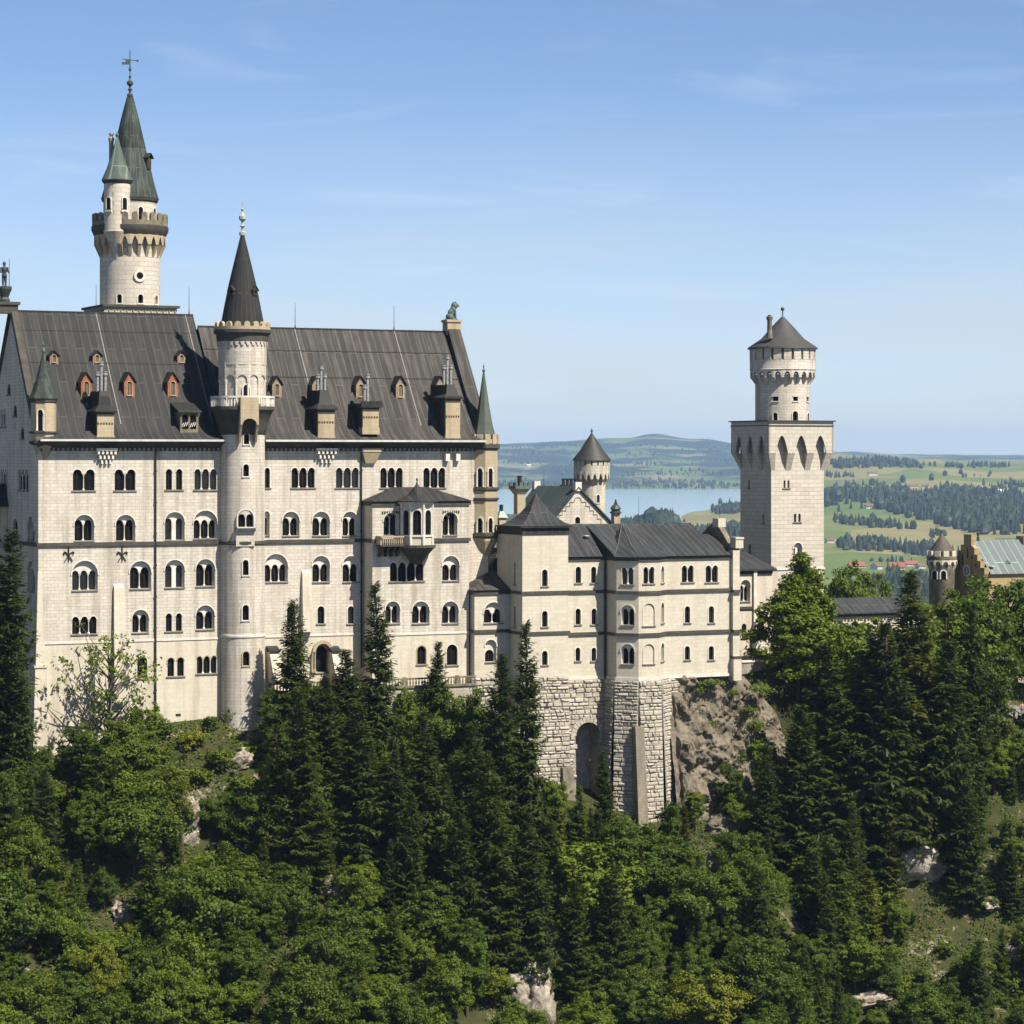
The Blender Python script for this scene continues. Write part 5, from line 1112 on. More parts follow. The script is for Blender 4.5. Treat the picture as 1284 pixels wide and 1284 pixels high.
# ================================================================== square tower with the round drum on top
VQ = 17.6; Y0 = YD(U(967, VQ), VQ)
uq0, uq1 = U(967, VQ), U(1033, VQ); sq = uq1 - uq0
SQ = thing('square_tower', 'tall square stone watchtower with pointed machicolation arches and a round drum on top', 'tower', (uq0 + sq / 2, VQ + sq / 2, -32))
wq = lambda y: W(y, uq0, VQ)
fS = Fac((uq0, VQ), (1, 0)); fS.win(982.5, 990, 602, 612, 2, style='mull', gap=.35, ring=False); fS.win(995.5, 1004, 644, 654.5, 2, style='mull', gap=.35, ring=False); fS.win(996, 1004.5, 687, 698.5, 2, 680.5, gap=.4, style='mull')
fS.build(SQ, (M['towerstone'], M['plaster']), [(0, wq(860)), (sq, wq(860)), (sq, wq(532)), (0, wq(532))], 'shaft', split=wq(713))
fQ = Fac((uq0, VQ + sq), (0, -1)); fQ.win(938, 940.2, 602, 612, 1, ring=False); fQ.win(956, 958.3, 644, 656, 1, ring=False); fQ.win(938.5, 942, 682, 694, 1)
fQ.build(SQ, (M['towerstone'], M['plaster']), [(0, wq(860)), (sq, wq(860)), (sq, wq(532)), (0, wq(532))], 'shaft', split=wq(713))
g = MB(); g.quad((uq1, VQ, wq(860)), (uq1, VQ + sq, wq(860)), (uq1, VQ + sq, wq(532)), (uq1, VQ, wq(532))); g.quad((uq0, VQ + sq, wq(860)), (uq1, VQ + sq, wq(860)), (uq1, VQ + sq, wq(532)), (uq0, VQ + sq, wq(532))); g.build('shaft', M['towerstone'], SQ)
oh = (U(1045, VQ - 1) - U(964, VQ - 1) - sq) / 2; c0, c1 = uq0 - oh, uq1 + oh; d0, d1 = VQ - oh, VQ + sq + oh; S = c1 - c0
ring = [(c0, d1), (c0, d0), (c1, d0), (c1, d1)]
g = MB(); wtop, warch, wfoot = wq(528.5), wq(546), wq(589.5); wspr = wq(568)
for P, e in (((c0, d0), (1, 0)), ((c0, d1), (0, -1)), ((c1, d0), (0, 1)), ((c1, d1), (-1, 0))):
    f = Fac(P, e); n = 3; pw = S * .108; gap = (S - 4 * pw) / 3
    out = [(0, wtop), (0, wspr)]
    for k in range(n):
        a0 = pw + k * (pw + gap); a1 = a0 + gap; cm = (a0 + a1) / 2
        out.append((a0, wspr))
        for j in range(1, 8): t = j / 8; out.append((lerp(a0, a1, t), wspr + (warch - wspr) * (1 - abs(2 * t - 1) ** 1.9)))
        out.append((a1, wspr))
    out += [(S, wspr), (S, wtop)]
    g.prism(out[::-1], f.m, 0.0, .28)
    for k in range(4):
        a = k * (pw + gap); b = a + pw
        if k == 0: g2a, g2b = oh * .98, oh * .98 + pw * .35
        a_b, b_b = (oh, oh + pw * .5) if k == 0 else ((S - oh - pw * .5, S - oh) if k == 3 else (a + pw * .12, b - pw * .12))
        g.hexa([f.m(a_b, wfoot, oh - .02), f.m(b_b, wfoot, oh - .02), f.m(b_b, wfoot, oh + .1), f.m(a_b, wfoot, oh + .1)], [f.m(a + .003, wspr - .002, 0.004), f.m(b - .003, wspr - .002, 0.004), f.m(b - .003, wspr - .002, oh + .1), f.m(a + .003, wspr - .002, oh + .1)])
g.build('machicolation', M['towerstone'], SQ)
g = MB(); course(g, ring, wq(528.5), wq(527), .3, 1.0, True); g.box(c0 + .02, c1 - .02, d0 + .02, d1 - .02, wq(531), wq(528.6)); g.build('platform', M['dark_trim'], SQ)
g = MB(); course(g, ring, wq(534), wq(533), .12, .05, True); g.build('ledge', M['dark_trim'], SQ)
g = MB(); course(g, [(uq0, VQ + sq), (uq0, VQ), (uq1, VQ), (uq1, VQ + sq)], wq(715), wq(712.5), .14); g.build('ledge', M['trim'], SQ)
vm = VQ + sq / 2
DR = Round(981.3, vm, -32, '', '', parent=SQ)
w_ = DR.lathe('drum', M['stone'], [(34.3, 530), (34.3, 470), (0, 470)], 48)
DR.win(972.5, 34.3, 3.6, 498, 503.5, square=True); DR.win(997.5, 34.3, 3.4, 498, 503.5, square=True); DR.win(1012.5, 34.3, 3.2, 498, 503.5, square=True)
DR.win(972.3, 34.3, 2.8, 518, 527.5); DR.win(997, 34.3, 3.8, 516, 527.5); DR.win(1013, 34.3, 3, 518, 527.5); DR.cut(w_)
DR.arches('arch_ring', M['stone'], 34.3, 40.5, 464, 474, 482, 22, .68)
DR.lathe('upper_drum', M['stone'], [(35, 465), (40.5, 465), (41.5, 464), (41, 463), (41, 452), (36, 452)], 48); DR.merlons('merlon', M['stone'], 41, 452.2, 437, 20, .74, .5, False); DR.lathe('inner_wall', M['mortar'], [(37, 453), (37, 436), (0, 436)], 40)
DR.lathe('cone_roof', plain('cone_sheet', (.068, .066, .062), .6, .25), [(44, 438), (43.5, 436), (27, 425), (13, 409), (2, 397.5), (0, 397)], 48)
g = MB(); u, v, k = DR.u, DR.v, DR.k; g.tube((u, v, DR.w(398)), (u, v, DR.w(389)), .09); g.ball((u, v, DR.w(387.5)), .3); g.build('finial', M['bronze'], SQ, True)
g = MB(); u, v = U(965, vm - 2), vm - 2; zz = lambda y: W(y, u, v); g.lathe(u, v, [(.5, zz(424)), (.38, zz(416)), (.36, zz(402)), (.5, zz(400)), (.5, zz(397)), (.25, zz(396.5)), (.3, zz(395)), (0, zz(395))], 12); g.build('chimney', M['sand_old'], SQ, True)

# link building between wing and square tower
lb = thing('link_building', 'low pale link building with a lean-to dark roof at the foot of the square tower', 'building', (U(940, 6), 6, -32))
VL = 9.0; f = Fac((U(918, VL), VL), (1, 0)); L = U(968, VL) - f.P[0]; wl_ = W(716, f.P[0], VL); f.win(929.5, 939.5, 734, 754, 2, 727); f.win(930, 936, 782, 800, 1, ring=False, deep=.12, trim=M['plaster']); f.build(lb, (M['plaster'], M['plaster']), [(0, -34), (L, -34), (L, wl_), (0, wl_)])
g = MB(); p = f.m; g.hexa([p(-1, wl_, -.6), p(L + .5, wl_, -.6), p(L + .5, wl_, 7), p(-1, wl_, 7)], [p(-1, wl_ + .25, -.6), p(L + .5, wl_ + .25, -.6), p(L - 1, W(693, f.P[0], VL + 4), 6), p(-1, W(693, f.P[0], VL + 4), 6)]); g.build('roof', M['roof_wing'], lb)
g = MB(); g.prism([(0, W(764, f.P[0], VL)), (L * .72, W(764, f.P[0], VL)), (L * .72, W(761, f.P[0], VL)), (0, W(761, f.P[0], VL))], f.m, -.25, .05); g.build('string_course', M['dark_trim'], lb); g = MB(); g.prism([(0, wl_ - .5), (L, wl_ - .5), (L, wl_), (0, wl_)], f.m, -.25, .03); g.build('string_course', M['dark_trim'], lb)
g = MB(); a = f.px(946); g.prism([(a - .5, -33), (a + .5, -33), (a + .4, W(780, f.P[0], VL)), (a - .3, W(780, f.P[0], VL))], f.m, -1.1, 0.02); g.prism([(a - .28, W(780, f.P[0], VL)), (a + .28, W(780, f.P[0], VL)), (a + .28, wl_), (a - .28, wl_)], f.m, -.35, 0.02); g.build('buttress', M['trim'], lb)
# low gallery running right from the tower
ga = thing('gallery_building', 'long low gallery with plain dark roof and arched cream wall right of the square tower', 'building', (U(1080, 20), 20, -32))
VG = 20.0; f = Fac((U(1030, VG), VG), (1, 0)); L = U(1165, VG) - f.P[0]; wt_ = W(771, f.P[0], VG)
for x in (1056.5, 1084, 1111): f.win(x - 5.5, x + 5.5, 786, 803, 1, 781)
f.build(ga, (M['plaster'], M['plaster']), [(0, -34), (L, -34), (L, wt_), (0, wt_)])
g = MB(); p = f.m; g.hexa([p(-.3, wt_, -.6), p(L, wt_, -.6), p(L, wt_, 7), p(-.3, wt_, 7)], [p(-.3, wt_ + .2, -.6), p(L, wt_ + .2, -.6), p(L, wt_ + 2.3, 3.2), p(-.3, wt_ + 2.3, 3.2)]); g.build('roof', M['roof_wing'], ga)
g = MB(); x = .5
while x < L: g.prism([(x, wt_ - 1.0), (x + .3, wt_ - 1.0), (x + .3, wt_ - .7), (x, wt_ - .7)], f.m, -.12, .02); x += .6
g.prism([(0, wt_ - .35), (L, wt_ - .35), (L, wt_ - .02), (0, wt_ - .02)], f.m, -.3, .02); g.build('eaves_cornice', M['dark_trim'], ga)

# ================================================================== gatehouse at the far right
ug, vg = inv(1234.5, 430); kg = 430 / F
gh = thing('gatehouse', 'brown brick gatehouse with a stepped gable, round emblem and pale sheet metal roof', 'building', (ug, vg, -40))
wg = lambda y: (CY - y) * kg
f = Fac((ug, vg + 9.6), (0, -1)); L = 9.6; wb_ = wg(730)
st = [(.0, 708), (1.15, 708), (1.15, 700), (2.0, 700), (2.0, 692), (2.85, 692), (2.85, 684.5), (3.75, 684.5), (3.75, 671), (4.1, 671)]
prof = [(0, -42), (L, -42)] + [(L - a, wg(y + (4 if a < 3.7 else 0))) for a, y in st] + [(a + .4 if a > 4 else a, wg(y)) for a, y in reversed(st)]
f.wins = []
mb = MB(); mb.prism(prof, f.m, 0.0, .9); mb.build('stepped_gable', M['brownbrick'], gh)
g = MB()
for a, yt, yb in ((L * .5, 688, 701), (L * .36, 696, 710), (L * .64, 697, 702), (L * .25, 704, 718), (L * .75, 707, 712)): o = multi_arch(a - .2, a + .2, wg(yb), wg(yt), 1)[0]; fill(g, o, [], f.m, -.02)
g.build('niche', M['iron'], gh)
g = MB(); c = (L * .5, wg(717)); g.add([f.m(c[0] + .95 * cos(t * pi / 12), c[1] + .95 * sin(t * pi / 12), -.12) for t in range(24)], [tuple(range(24))]); em = g.build('emblem', plain('emblem_blue', (.20, .27, .33), .6), gh)
g = MB(); n = 24; g.add([f.m(c[0] + r * cos(t * pi / 12), c[1] + r * sin(t * pi / 12), -.16) for r in (.72, 1.05) for t in range(n)], [(i, (i + 1) % n, n + (i + 1) % n, n + i) for i in range(n)]); g.add([f.m(c[0] + p, c[1] + q, -.17) for p, q in ((-.14, -.4), (.14, -.4), (.2, .1), (0, .42), (-.2, .1))], [(0, 1, 2, 3, 4)]); g.build('ring', M['house_white'], em)
Lr = U(1300, vg + 5) - ug; wr, we = wg(678.5), wg(720); g = MB(); N = 10
for k in range(N):
    a, b = ug + .9 + (Lr - .9) * k / N, ug + .9 + (Lr - .9) * (k + 1) / N
    g.quad((a, vg - .5, we), (b, vg - .5, we), (b, vg + 4.8, wr), (a, vg + 4.8, wr)); g.quad((a, vg + 10.1, we), (b, vg + 10.1, we), (b, vg + 4.8, wr), (a, vg + 4.8, wr))
g.build('roof', M['roof_pale'], gh)
g = MB(); g.quad((ug, vg, -42), (ug + Lr, vg, -42), (ug + Lr, vg, we), (ug, vg, we)); g.quad((ug, vg + 9.5, -42), (ug + Lr, vg + 9.5, -42), (ug + Lr, vg + 9.5, we), (ug, vg + 9.5, we)); g.build('wall', M['brownbrick'], gh)
uc_ = U(1279, vg + 4.8); f2 = Fac((uc_, vg + 9.6), (0, -1)); g = MB(); g.prism([(a, w - .4) for a, w in prof], f2.m, -.01, .9); g.build('stepped_gable', M['brownbrick'], gh)
ud = U(1263, vg + 1.4); g = MB(); w0 = wg(717); g.prism([(-1.0, 0), (1.0, 0), (1.0, .9), (0, 1.75), (-1.0, .9)], lambda a, b, d: (ud + a, vg + 1.0 + d, w0 + b), 0, 3); dm = g.build('dormer', M['roof_pale'], gh)
g = MB(); g.prism([(-.75, .1), (.75, .1), (.75, .8), (0, 1.35), (-.75, .8)], lambda a, b, d: (ud + a, vg + .98 + d, w0 + b), 0, .015); g.build('dormer_opening', M['iron'], dm)
us, ws_ = U(1226.5, vg + 4.8), wr; g = MB(); g.lathe(us, vg + 4.8, [(.3, ws_), (.2, ws_ + .4), (.25, ws_ + .5), (.13, ws_ + .6), (.22, ws_ + .9), (.24, ws_ + 1.3), (.1, ws_ + 1.5), (.14, ws_ + 1.65), (.12, ws_ + 1.8), (0, ws_ + 1.85)], 8); g.build('finial', M['bronze'], gh)
g = MB(); ul_ = U(1243, vg + .5); wq_ = wg(712); g.lathe(ul_, vg + .3, [(.02, wq_), (.42, wq_ + .1), (.45, wq_ + .25), (0, wq_ + .3)], 12); g.tube((ul_, vg + .3, wq_ - .6), (ul_, vg + .3, wq_ + .1), .06); g.build('aerial', M['house_white'], gh)
GT = Round(1181, inv(1181, 432)[1] + 3, -40, 'gate_turret', 'stubby round gate turret with battlements and a brown cone roof left of the stepped gable', 'tower')
GT.lathe('shaft', M['sand_old'], [(16, 830), (16, 708), (18.5, 704), (18.5, 697), (15, 697)], 32); GT.merlons('merlon', M['wingstone'], 18.5, 697.5, 690.5, 10, .6, .4, False)  # dark shaft colour stands in for the shade on it
GT.lathe('drum', M['wingstone'], [(14, 699), (14, 689.5), (0, 689.5)], 32); GT.lathe('cone_roof', plain('brown_cone', (.10, .082, .07), .7, .2), [(15.5, 691.5), (15, 690), (7, 678), (.5, 668.5), (0, 668)], 32)
GT.arches('arch_ring', M['wingstone'], 16, 18.6, 702, 708, 714, 12, .66)
for x in (1172, 1183):
    for y0, y1 in ((715, 726),): f = GT.fac(GT.ang(x, 16), 16 * GT.k); g = MB(); fill(g, multi_arch(-.42, .42, GT.w(y1), GT.w(y0), 1)[0], [], f.m, -.03); wo = g.build('window', M['glass'], GT.root); g = MB(); arch_ring(g, -.42, .42, GT.w(y0 + 3), GT.w(y0), .2, f.m, -.1, .05, foot=1.0); g.build('surround', M['trim'], wo)
# building corner at the right edge of the picture
ue_, ve_ = inv(1276, 398); ed = thing('court_house', 'cream rendered house corner standing behind the trees at the right edge', 'building', (ue_, ve_, -46))
g = MB(); kz = 398 / F; f = Fac((ue_, ve_), (1, .1)); fill(g, [(0, -44), (8, -44), (8, (CY - 826) * kz), (0, (CY - 826) * kz)], [], f.m, 0); f2 = Fac((ue_, ve_ + 7), (0, -1)); fill(g, [(0, -44), (7, -44), (7, (CY - 826) * kz), (0, (CY - 826) * kz)], [], f2.m, 0); g.build('wall', M['mortar'], ed)  # wall takes a darker colour to stand in for its shade
g = MB(); z_ = (CY - 826) * kz; g.add([(ue_ - .6, ve_ - .6, z_), (ue_ + 8, ve_ - .6, z_), (ue_ + 8, ve_ + 7.4, z_), (ue_ - .6, ve_ + 7.4, z_), (ue_ + 3, ve_ + 3.5, z_ + 3.2), (ue_ + 8, ve_ + 3.5, z_ + 3.2)], [(0, 1, 5, 4), (3, 0, 4), (2, 3, 4, 5), (1, 2, 5), (3, 2, 1, 0)]); g.build('roof', M['roof_wing'], ed)

# ================================================================== terrace in front of the palace portal
VTe = -6.0; te = thing('terrace', 'stone terrace with a low balustrade along the foot of the palace', 'terrace', (U(450, VTe), VTe, -36))
u0, u1 = U(334, VTe), U(597, VTe); wt_ = W(852, U(470, VTe), VTe); f = Fac((u0, VTe), (1, 0)); L = u1 - u0
g = MB(); g.box(u0, u1, VTe, -.1, wt_ - 12, wt_ - 1.3); g.build('retaining_wall', M['rustic'], te)
g = MB(); g.box(u0, u1, VTe - .2, VTe + .35, wt_ - 1.298, wt_ - 1.0); g.box(u0, u1, VTe - .12, VTe + .2, wt_ - .2, wt_); a = u0
k = 0
while a < u1 - .3:
    if k % 9 == 0: g.box(a, a + .45, VTe - .14, VTe + .24, wt_ - .998, wt_ + .12)
    else: g.lathe(a + .2, VTe + .04, [(.06, wt_ - 1.0), (.13, wt_ - .7), (.06, wt_ - .25), (.09, wt_ - .2)], 6)
    a += .42; k += 1
g.build('balustrade', M['sand_old'], te)

# ================================================================== bronze statues on the gables
def solid(mb, name, mat, parent, vox):
    o = mb.build(name, mat, parent); md = o.modifiers.new('r', 'REMESH'); md.mode = 'VOXEL'; md.voxel_size = vox
    bpy.context.view_layer.update(); nm = bpy.data.meshes.new_from_object(o.evaluated_get(bpy.context.evaluated_depsgraph_get())); o.modifiers.clear(); o.data = nm
    sm = o.data; sm.shade_smooth()
    if not sm.materials: sm.materials.append(mat)
    return o
lu, lv, lz = uE - .55, VRR, WRR + 1.66
li = thing('lion_statue', 'seated green bronze lion on its plinth at the palace gable top', 'statue', (lu, lv, lz))
g = MB(); B = g.ball
B((lu - .35, lv, lz + .45), .55, .5, .45); B((lu - .1, lv, lz + .95), .5, .42, .6); B((lu + .2, lv, lz + 1.45), .45, .42, .55); B((lu + .42, lv, lz + 2.0), .5, .46, .52); B((lu + .72, lv, lz + 2.05), .32, .3, .3); B((lu + .95, lv, lz + 1.95), .2, .2, .17)
for s in (-1, 1):
    g.tube((lu + .35, lv + s * .26, lz + 1.4), (lu + .5, lv + s * .28, lz + .15), .2, .13, 8); B((lu + .6, lv + s * .28, lz + .1), .24, .14, .12); B((lu - .25, lv + s * .42, lz + .35), .42, .2, .38); B((lu + .1, lv + s * .45, lz + .1), .3, .14, .12); B((lu + .5, lv + s * .3, lz + 2.45), .1, .1, .13)
for a, b in (((-.8, .2), (-1.05, .0)), ((-1.05, .0), (-1.0, -.5)), ((-1.0, -.5), (-.95, -.9))): g.tube((lu + a[0], lv, lz + a[1]), (lu + b[0], lv, lz + b[1]), .1, .09, 6)
solid(g, 'body', M['copper'], li, .06)
ku, kv, kz = -1.05, VRL, WRL + 1.1
ks = thing('knight_statue', 'dark bronze standing knight on a scrolled capital at the left gable top', 'statue', (ku, kv, kz))
g = MB(); g.lathe(ku, kv, [(0, kz), (.7, kz), (.75, kz + .3), (.55, kz + .6), (.75, kz + 1.1), (1.0, kz + 1.7), (1.0, kz + 2.0), (0, kz + 2.0)], 12); g.build('capital', M['bronze'], ks)
g = MB(); z0 = kz + 2.0; B = g.ball
for s in (-1, 1):
    g.tube((ku + s * .17, kv, z0), (ku + s * .18, kv, z0 + .75), .13, .15, 8); g.tube((ku + s * .18, kv, z0 + .75), (ku + s * .14, kv, z0 + 1.5), .15, .2, 8); B((ku + s * .2, kv - .12, z0 + .07), .13, .24, .1); B((ku + s * .38, kv, z0 + 2.35), .2)
    g.tube((ku + s * .4, kv, z0 + 2.35), (ku + s * .52, kv - .1, z0 + 1.85), .13, .11, 8); g.tube((ku + s * .52, kv - .1, z0 + 1.85), (ku + s * .5, kv - .45, z0 + 1.75), .11, .08, 8); B((ku + s * .5, kv - .5, z0 + 1.75), .1)
g.lathe(ku, kv, [(0, z0 + 1.3), (.36, z0 + 1.3), (.28, z0 + 1.75), (.38, z0 + 2.2), (.36, z0 + 2.45), (.13, z0 + 2.6), (.12, z0 + 2.75), (0, z0 + 2.75)], 12); B((ku, kv, z0 + 2.88), .19, .22, .25); g.lathe(ku, kv, [(.24, z0 + 2.95), (.22, z0 + 3.1), (.08, z0 + 3.25), (0, z0 + 3.3)], 10)
solid(g, 'body', M['bronze'], ks, .06)
g = MB(); g.tube((ku + .52, kv - .5, z0), (ku + .52, kv - .5, z0 + 3.6), .05, .03, 6); g.build('lance', M['bronze'], ks)
# ================================================================== terrain
KN = [(-90, -4, -40, .95, -36), (-8, -3.5, -40, .95, -38), (3, -2.8, -38.3, .95, -37), (11, -2.5, -36, 1.0, -35), (17, -1.7, -34.5, 1.0, -34), (27, -1.6, -33.8, 1.0, -33.5), (33, -4, -37, 1.1, -32), (45, -8, -40.5, 1.15, -32), (60, -8.5, -42, 1.15, -32),
      (66, -12.5, -46, 1.15, -33), (82, -13.5, -49, 1.1, -33), (98, -13, -49, 1.1, -31), (108, -9.5, -46, 1.1, -29.4), (116, -7, -41, 1.05, -29.4), (124, -5, -36, 1.0, -30), (140, -5, -36, .9, -32), (160, -6, -38.5, .85, -36), (180, -6, -41, .8, -39), (230, -8, -46, .8, -42)]
PXC = (620, 780, 820, 880, 940, 1040, 1150, 1284)
def fk(*a): return list(a)
_L = [(1200, -175), (4500, -160), (5300, -150.5), (5900, -156), (11600, -156), (12050, -149), (13000, -122), (14500, -72), (16500, 0)]
FAR = [
    _L + [(19000, 92), (21500, 95), (22500, 60)],
    [(1200, -172), (4000, -141), (4900, -136), (5250, -150.5), (5900, -156), (11600, -156), (12050, -149), (13000, -122), (14500, -72), (16500, 0)] + [(19000, 118), (21500, 145), (22500, 100)],
    [(1200, -172), (4000, -141), (4900, -135), (5350, -150.5), (5900, -156), (11600, -156), (12050, -149), (13000, -122), (14500, -72), (16500, 0)] + [(19000, 128), (21500, 205), (22500, 150)],
    [(1200, -175), (4300, -158), (5200, -141), (6500, -146), (7300, -150.5), (7800, -155), (11700, -155), (12050, -149), (13000, -122), (14500, -75), (16500, -5), (19000, 110), (21500, 125), (22500, 90)],
    [(1200, -178), (4300, -162), (5200, -138), (6500, -132), (8200, -136), (8700, -152), (11500, -153), (12050, -149), (13000, -118), (14500, -75), (16500, -10), (19000, 60), (21500, 75), (22500, 40)],
    [(1200, -188), (3500, -172), (4100, -166), (5000, -138), (5600, -122), (6100, -104), (6600, -106), (7600, -62), (8800, -19), (9500, 3), (10400, -25), (13000, -60), (18000, 0), (21500, 25), (22500, 0)],
    [(1200, -190), (3500, -172), (4100, -166), (5000, -136), (5600, -124), (6400, -104), (7500, -66), (8800, -26), (9500, -8), (10400, -30), (13000, -60), (18000, -8), (21500, 8), (22500, 0)],
    [(1200, -190), (3500, -170), (4100, -162), (5000, -134), (5800, -118), (6500, -100), (7500, -70), (8800, -35), (9600, -22), (10400, -35), (13000, -60), (18000, -8), (21500, 6), (22500, 0)],
]
RISE = [(-90, -1), (27, -.6), (32, -1.5), (33, -5), (62, -5.5), (64, -1.5), (90, -1.5), (94, -5.5), (104, -6), (116, -4), (124, -3), (230, -6)]
def far_z(px, Y):
    px = min(1284, max(620, px)); zs = [interp(Y, k)[0] for k in FAR]
    for i in range(len(PXC) - 1):
        if px <= PXC[i + 1]:
            t = (px - PXC[i]) / (PXC[i + 1] - PXC[i]); t = t * t * (3 - 2 * t); z = lerp(zs[i], zs[i + 1], t); break
    x = (px - CX) / F * Y
    a = sst(1500, 4200, Y) * (0 if z < -149.5 else min(1, .15 + (z + 150) / 40))
    z += a * (14 * noise.noise((x / 520, Y / 700, 3.1)) + 7 * noise.noise((x / 210, Y / 330, 9.0)) + (34 * noise.noise((x / 1500, Y / 2600, 1.7)) if Y > 12500 else 0))
    bx, by = (1078 - CX) / F * 5950, 5950
    z += 17 * exp(-((x - bx) / 110) ** 2 - ((Y - by) / 260) ** 2)
    return z
def near_z(u, v):
    e, Fz, s, T = interp(u, KN)
    n1 = noise.noise((u / 9, v / 9, 2.2)); n2 = noise.noise((u / 3.1, v / 3.1, 7.7)); n3 = noise.noise((u / 26, v / 26, 5.0))
    if v < e:
        d = e - v; z = Fz - s * d * (.82 + .22 * n3) + 1.3 * n1 * min(1, d / 4) + .55 * n2 * min(1, d / 2)
        st = 3.4 * noise.noise((u / 14, (z) / 7.0, 4.4)); z += st * min(1, d / 8) * .5
        return max(z, -105 + 6 * n1)
    rs = interp(u, RISE)[0]
    fl_ = Fz + (v - e) * .3 * (1 if v < rs else 0) + (rs - e) * .3 * (1 if v >= rs else 0) + .5 * n1 * (1 if v < rs else 0)
    return lerp(min(fl_, T), T, sst(0, 2.2, v - rs))
def ground(x, Y):
    u, v = w2c(x, Y)
    if v < 44: return near_z(u, v)
    a = sst(44, 620, v); px = CX + F * x / Y
    zn = near_z(u, 40)
    return lerp(zn, far_z(px, max(1200, Y)), a)
def ray_ground(px, py, y0=250, y1=520, st=.5):
    Y = y0
    while Y < y1:
        if (CY - py) / F * Y <= ground((px - CX) / F * Y, Y): return Y
        Y += st
    return None
def ray_far(px, py, y0=1300.0):
    Y = y0
    while Y < 22400:
        if (CY - py) / F * Y <= far_z(px, Y): return Y
        Y *= 1.006
    return None

ang = sorted(set([-2600, -1800, -1200, -800, -500, -300] + list(np.arange(-160, 1450, 3.6)) + [1500, 1650, 1850, 2200, 2800, 3600]))
dist = [20, 60, 110, 160, 200, 230, 250, 262] + list(np.arange(270, 420, .95))
d_ = 421.0
while d_ < 22500: dist.append(d_); d_ *= 1.022
dist.append(22500)
gv = []; nA_ = len(ang)
for Y in dist:
    for p in ang:
        x = (p - CX) / F * Y
        gv.append((x, Y, ground(x, Y)))
gf = []
for j in range(len(dist) - 1):
    for i in range(nA_ - 1): gf.append((j * nA_ + i, j * nA_ + i + 1, (j + 1) * nA_ + i + 1, (j + 1) * nA_ + i))
m, nt, b = newmat('ground_cover_and_fields')
geo = nd(nt, 'ShaderNodeNewGeometry'); P = geo.outputs['Position']; sp = nd(nt, 'ShaderNodeSeparateXYZ', {0: P}).outputs
n1 = noi(nt, P, .22, 5, .6); n2 = noi(nt, P, 1.4, 4, .65); n3 = noi(nt, P, .06, 3, .5)
near = mixc(nt, ramp(nt, n1, [(.35, 0), (.65, 1)]), (.022, .032, .009), (.044, .05, .016))
near = mixc(nt, ramp(nt, n2, [(.45, 0), (.7, .8)]), near, (.06, .042, .025))
near = mixc(nt, ramp(nt, mth(nt, 'ADD', mth(nt, 'MULTIPLY', n1, .55), mth(nt, 'MULTIPLY', n2, .45)), [(.56, 0), (.63, .9)]), near, (.24, .205, .16))
fm_ = nd(nt, 'ShaderNodeMapping', {'Vector': P, 'Scale': (1 / 330, 1 / 620, 0.0), 'Rotation': (0, 0, .5)}).outputs[0]
wob = nd(nt, 'ShaderNodeTexNoise', {'Vector': fm_, 'Scale': 1.3, 'Detail': 3}); fv = mixc(nt, .35, fm_, wob.outputs['Color'], 'ADD')
vo = nd(nt, 'ShaderNodeTexVoronoi', {'Vector': fv, 'Scale': 1.0}, feature='F1', voronoi_dimensions='2D')
vs_ = nd(nt, 'ShaderNodeSeparateColor', {0: vo.outputs['Color']}).outputs
fields = ramp(nt, vs_[0], [(0, (.075, .112, .024)), (.25, (.105, .135, .034)), (.5, (.085, .122, .030)), (.65, (.15, .155, .048)), (.85, (.20, .17, .075)), (1, (.085, .115, .027))])
fields = mixc(nt, ramp(nt, noi(nt, P, .012, 4, .6), [(.4, 0), (.7, .35)]), fields, (.05, .08, .024))
woods = noi(nt, nd(nt, 'ShaderNodeMapping', {'Vector': P, 'Scale': (1 / 900, 1 / 1500, 0.0)}).outputs[0], 1.6, 6, .62)
wf = mth(nt, 'MULTIPLY', ramp(nt, woods, [(.45, 0), (.50, 1)]), nd(nt, 'ShaderNodeMapRange', {0: sp[1], 1: 11800.0, 2: 13500.0}).outputs[0])
fields = mixc(nt, wf, fields, (.016, .03, .014))
far_f = nd(nt, 'ShaderNodeMapRange', {0: sp[1], 1: 520.0, 2: 900.0}).outputs[0]
nt.links.new(mixc(nt, far_f, near, fields), b.inputs['Base Color']); b.inputs['Roughness'].default_value = .95; b.inputs['Specular IOR Level'].default_value = .1
bp_ = nd(nt, 'ShaderNodeBump', {'Height': mth(nt, 'ADD', n2, noi(nt, P, 5.0, 3)), 'Strength': .6, 'Distance': .3}); nt.links.new(bp_.outputs[0], b.inputs['Normal'])
def world_mesh(name, vs, fs, mat, smooth=False):
    me = bpy.data.meshes.new(name); me.from_pydata(vs, [], fs); me.materials.append(mat)
    if smooth: me.shade_smooth()
    o = bpy.data.objects.new(name, me); COL.objects.link(o); return o
gr = world_mesh('ground', gv, gf, m, True); tag(gr, kind='structure')
# the lake
m, nt, b = newmat('lake_water'); geo = nd(nt, 'ShaderNodeNewGeometry')
b.inputs['Base Color'].default_value = (.24, .33, .34, 1); b.inputs['Roughness'].default_value = .12; b.inputs['IOR'].default_value = 1.33
bp_ = nd(nt, 'ShaderNodeBump', {'Height': noi(nt, geo.outputs['Position'], .08, 3), 'Strength': .12, 'Distance': 1.0}); nt.links.new(bp_.outputs[0], b.inputs['Normal'])
xs = lambda p, Y: (p - CX) / F * Y
lk = world_mesh('lake', [(xs(250, 5000), 5000, -150), (xs(905, 5000), 5000, -150), (xs(960, 8000), 8000, -150), (xs(965, 12500), 12500, -150), (xs(250, 12500), 12500, -150)], [(0, 1, 2, 3, 4)], m); tag(lk, kind='structure')

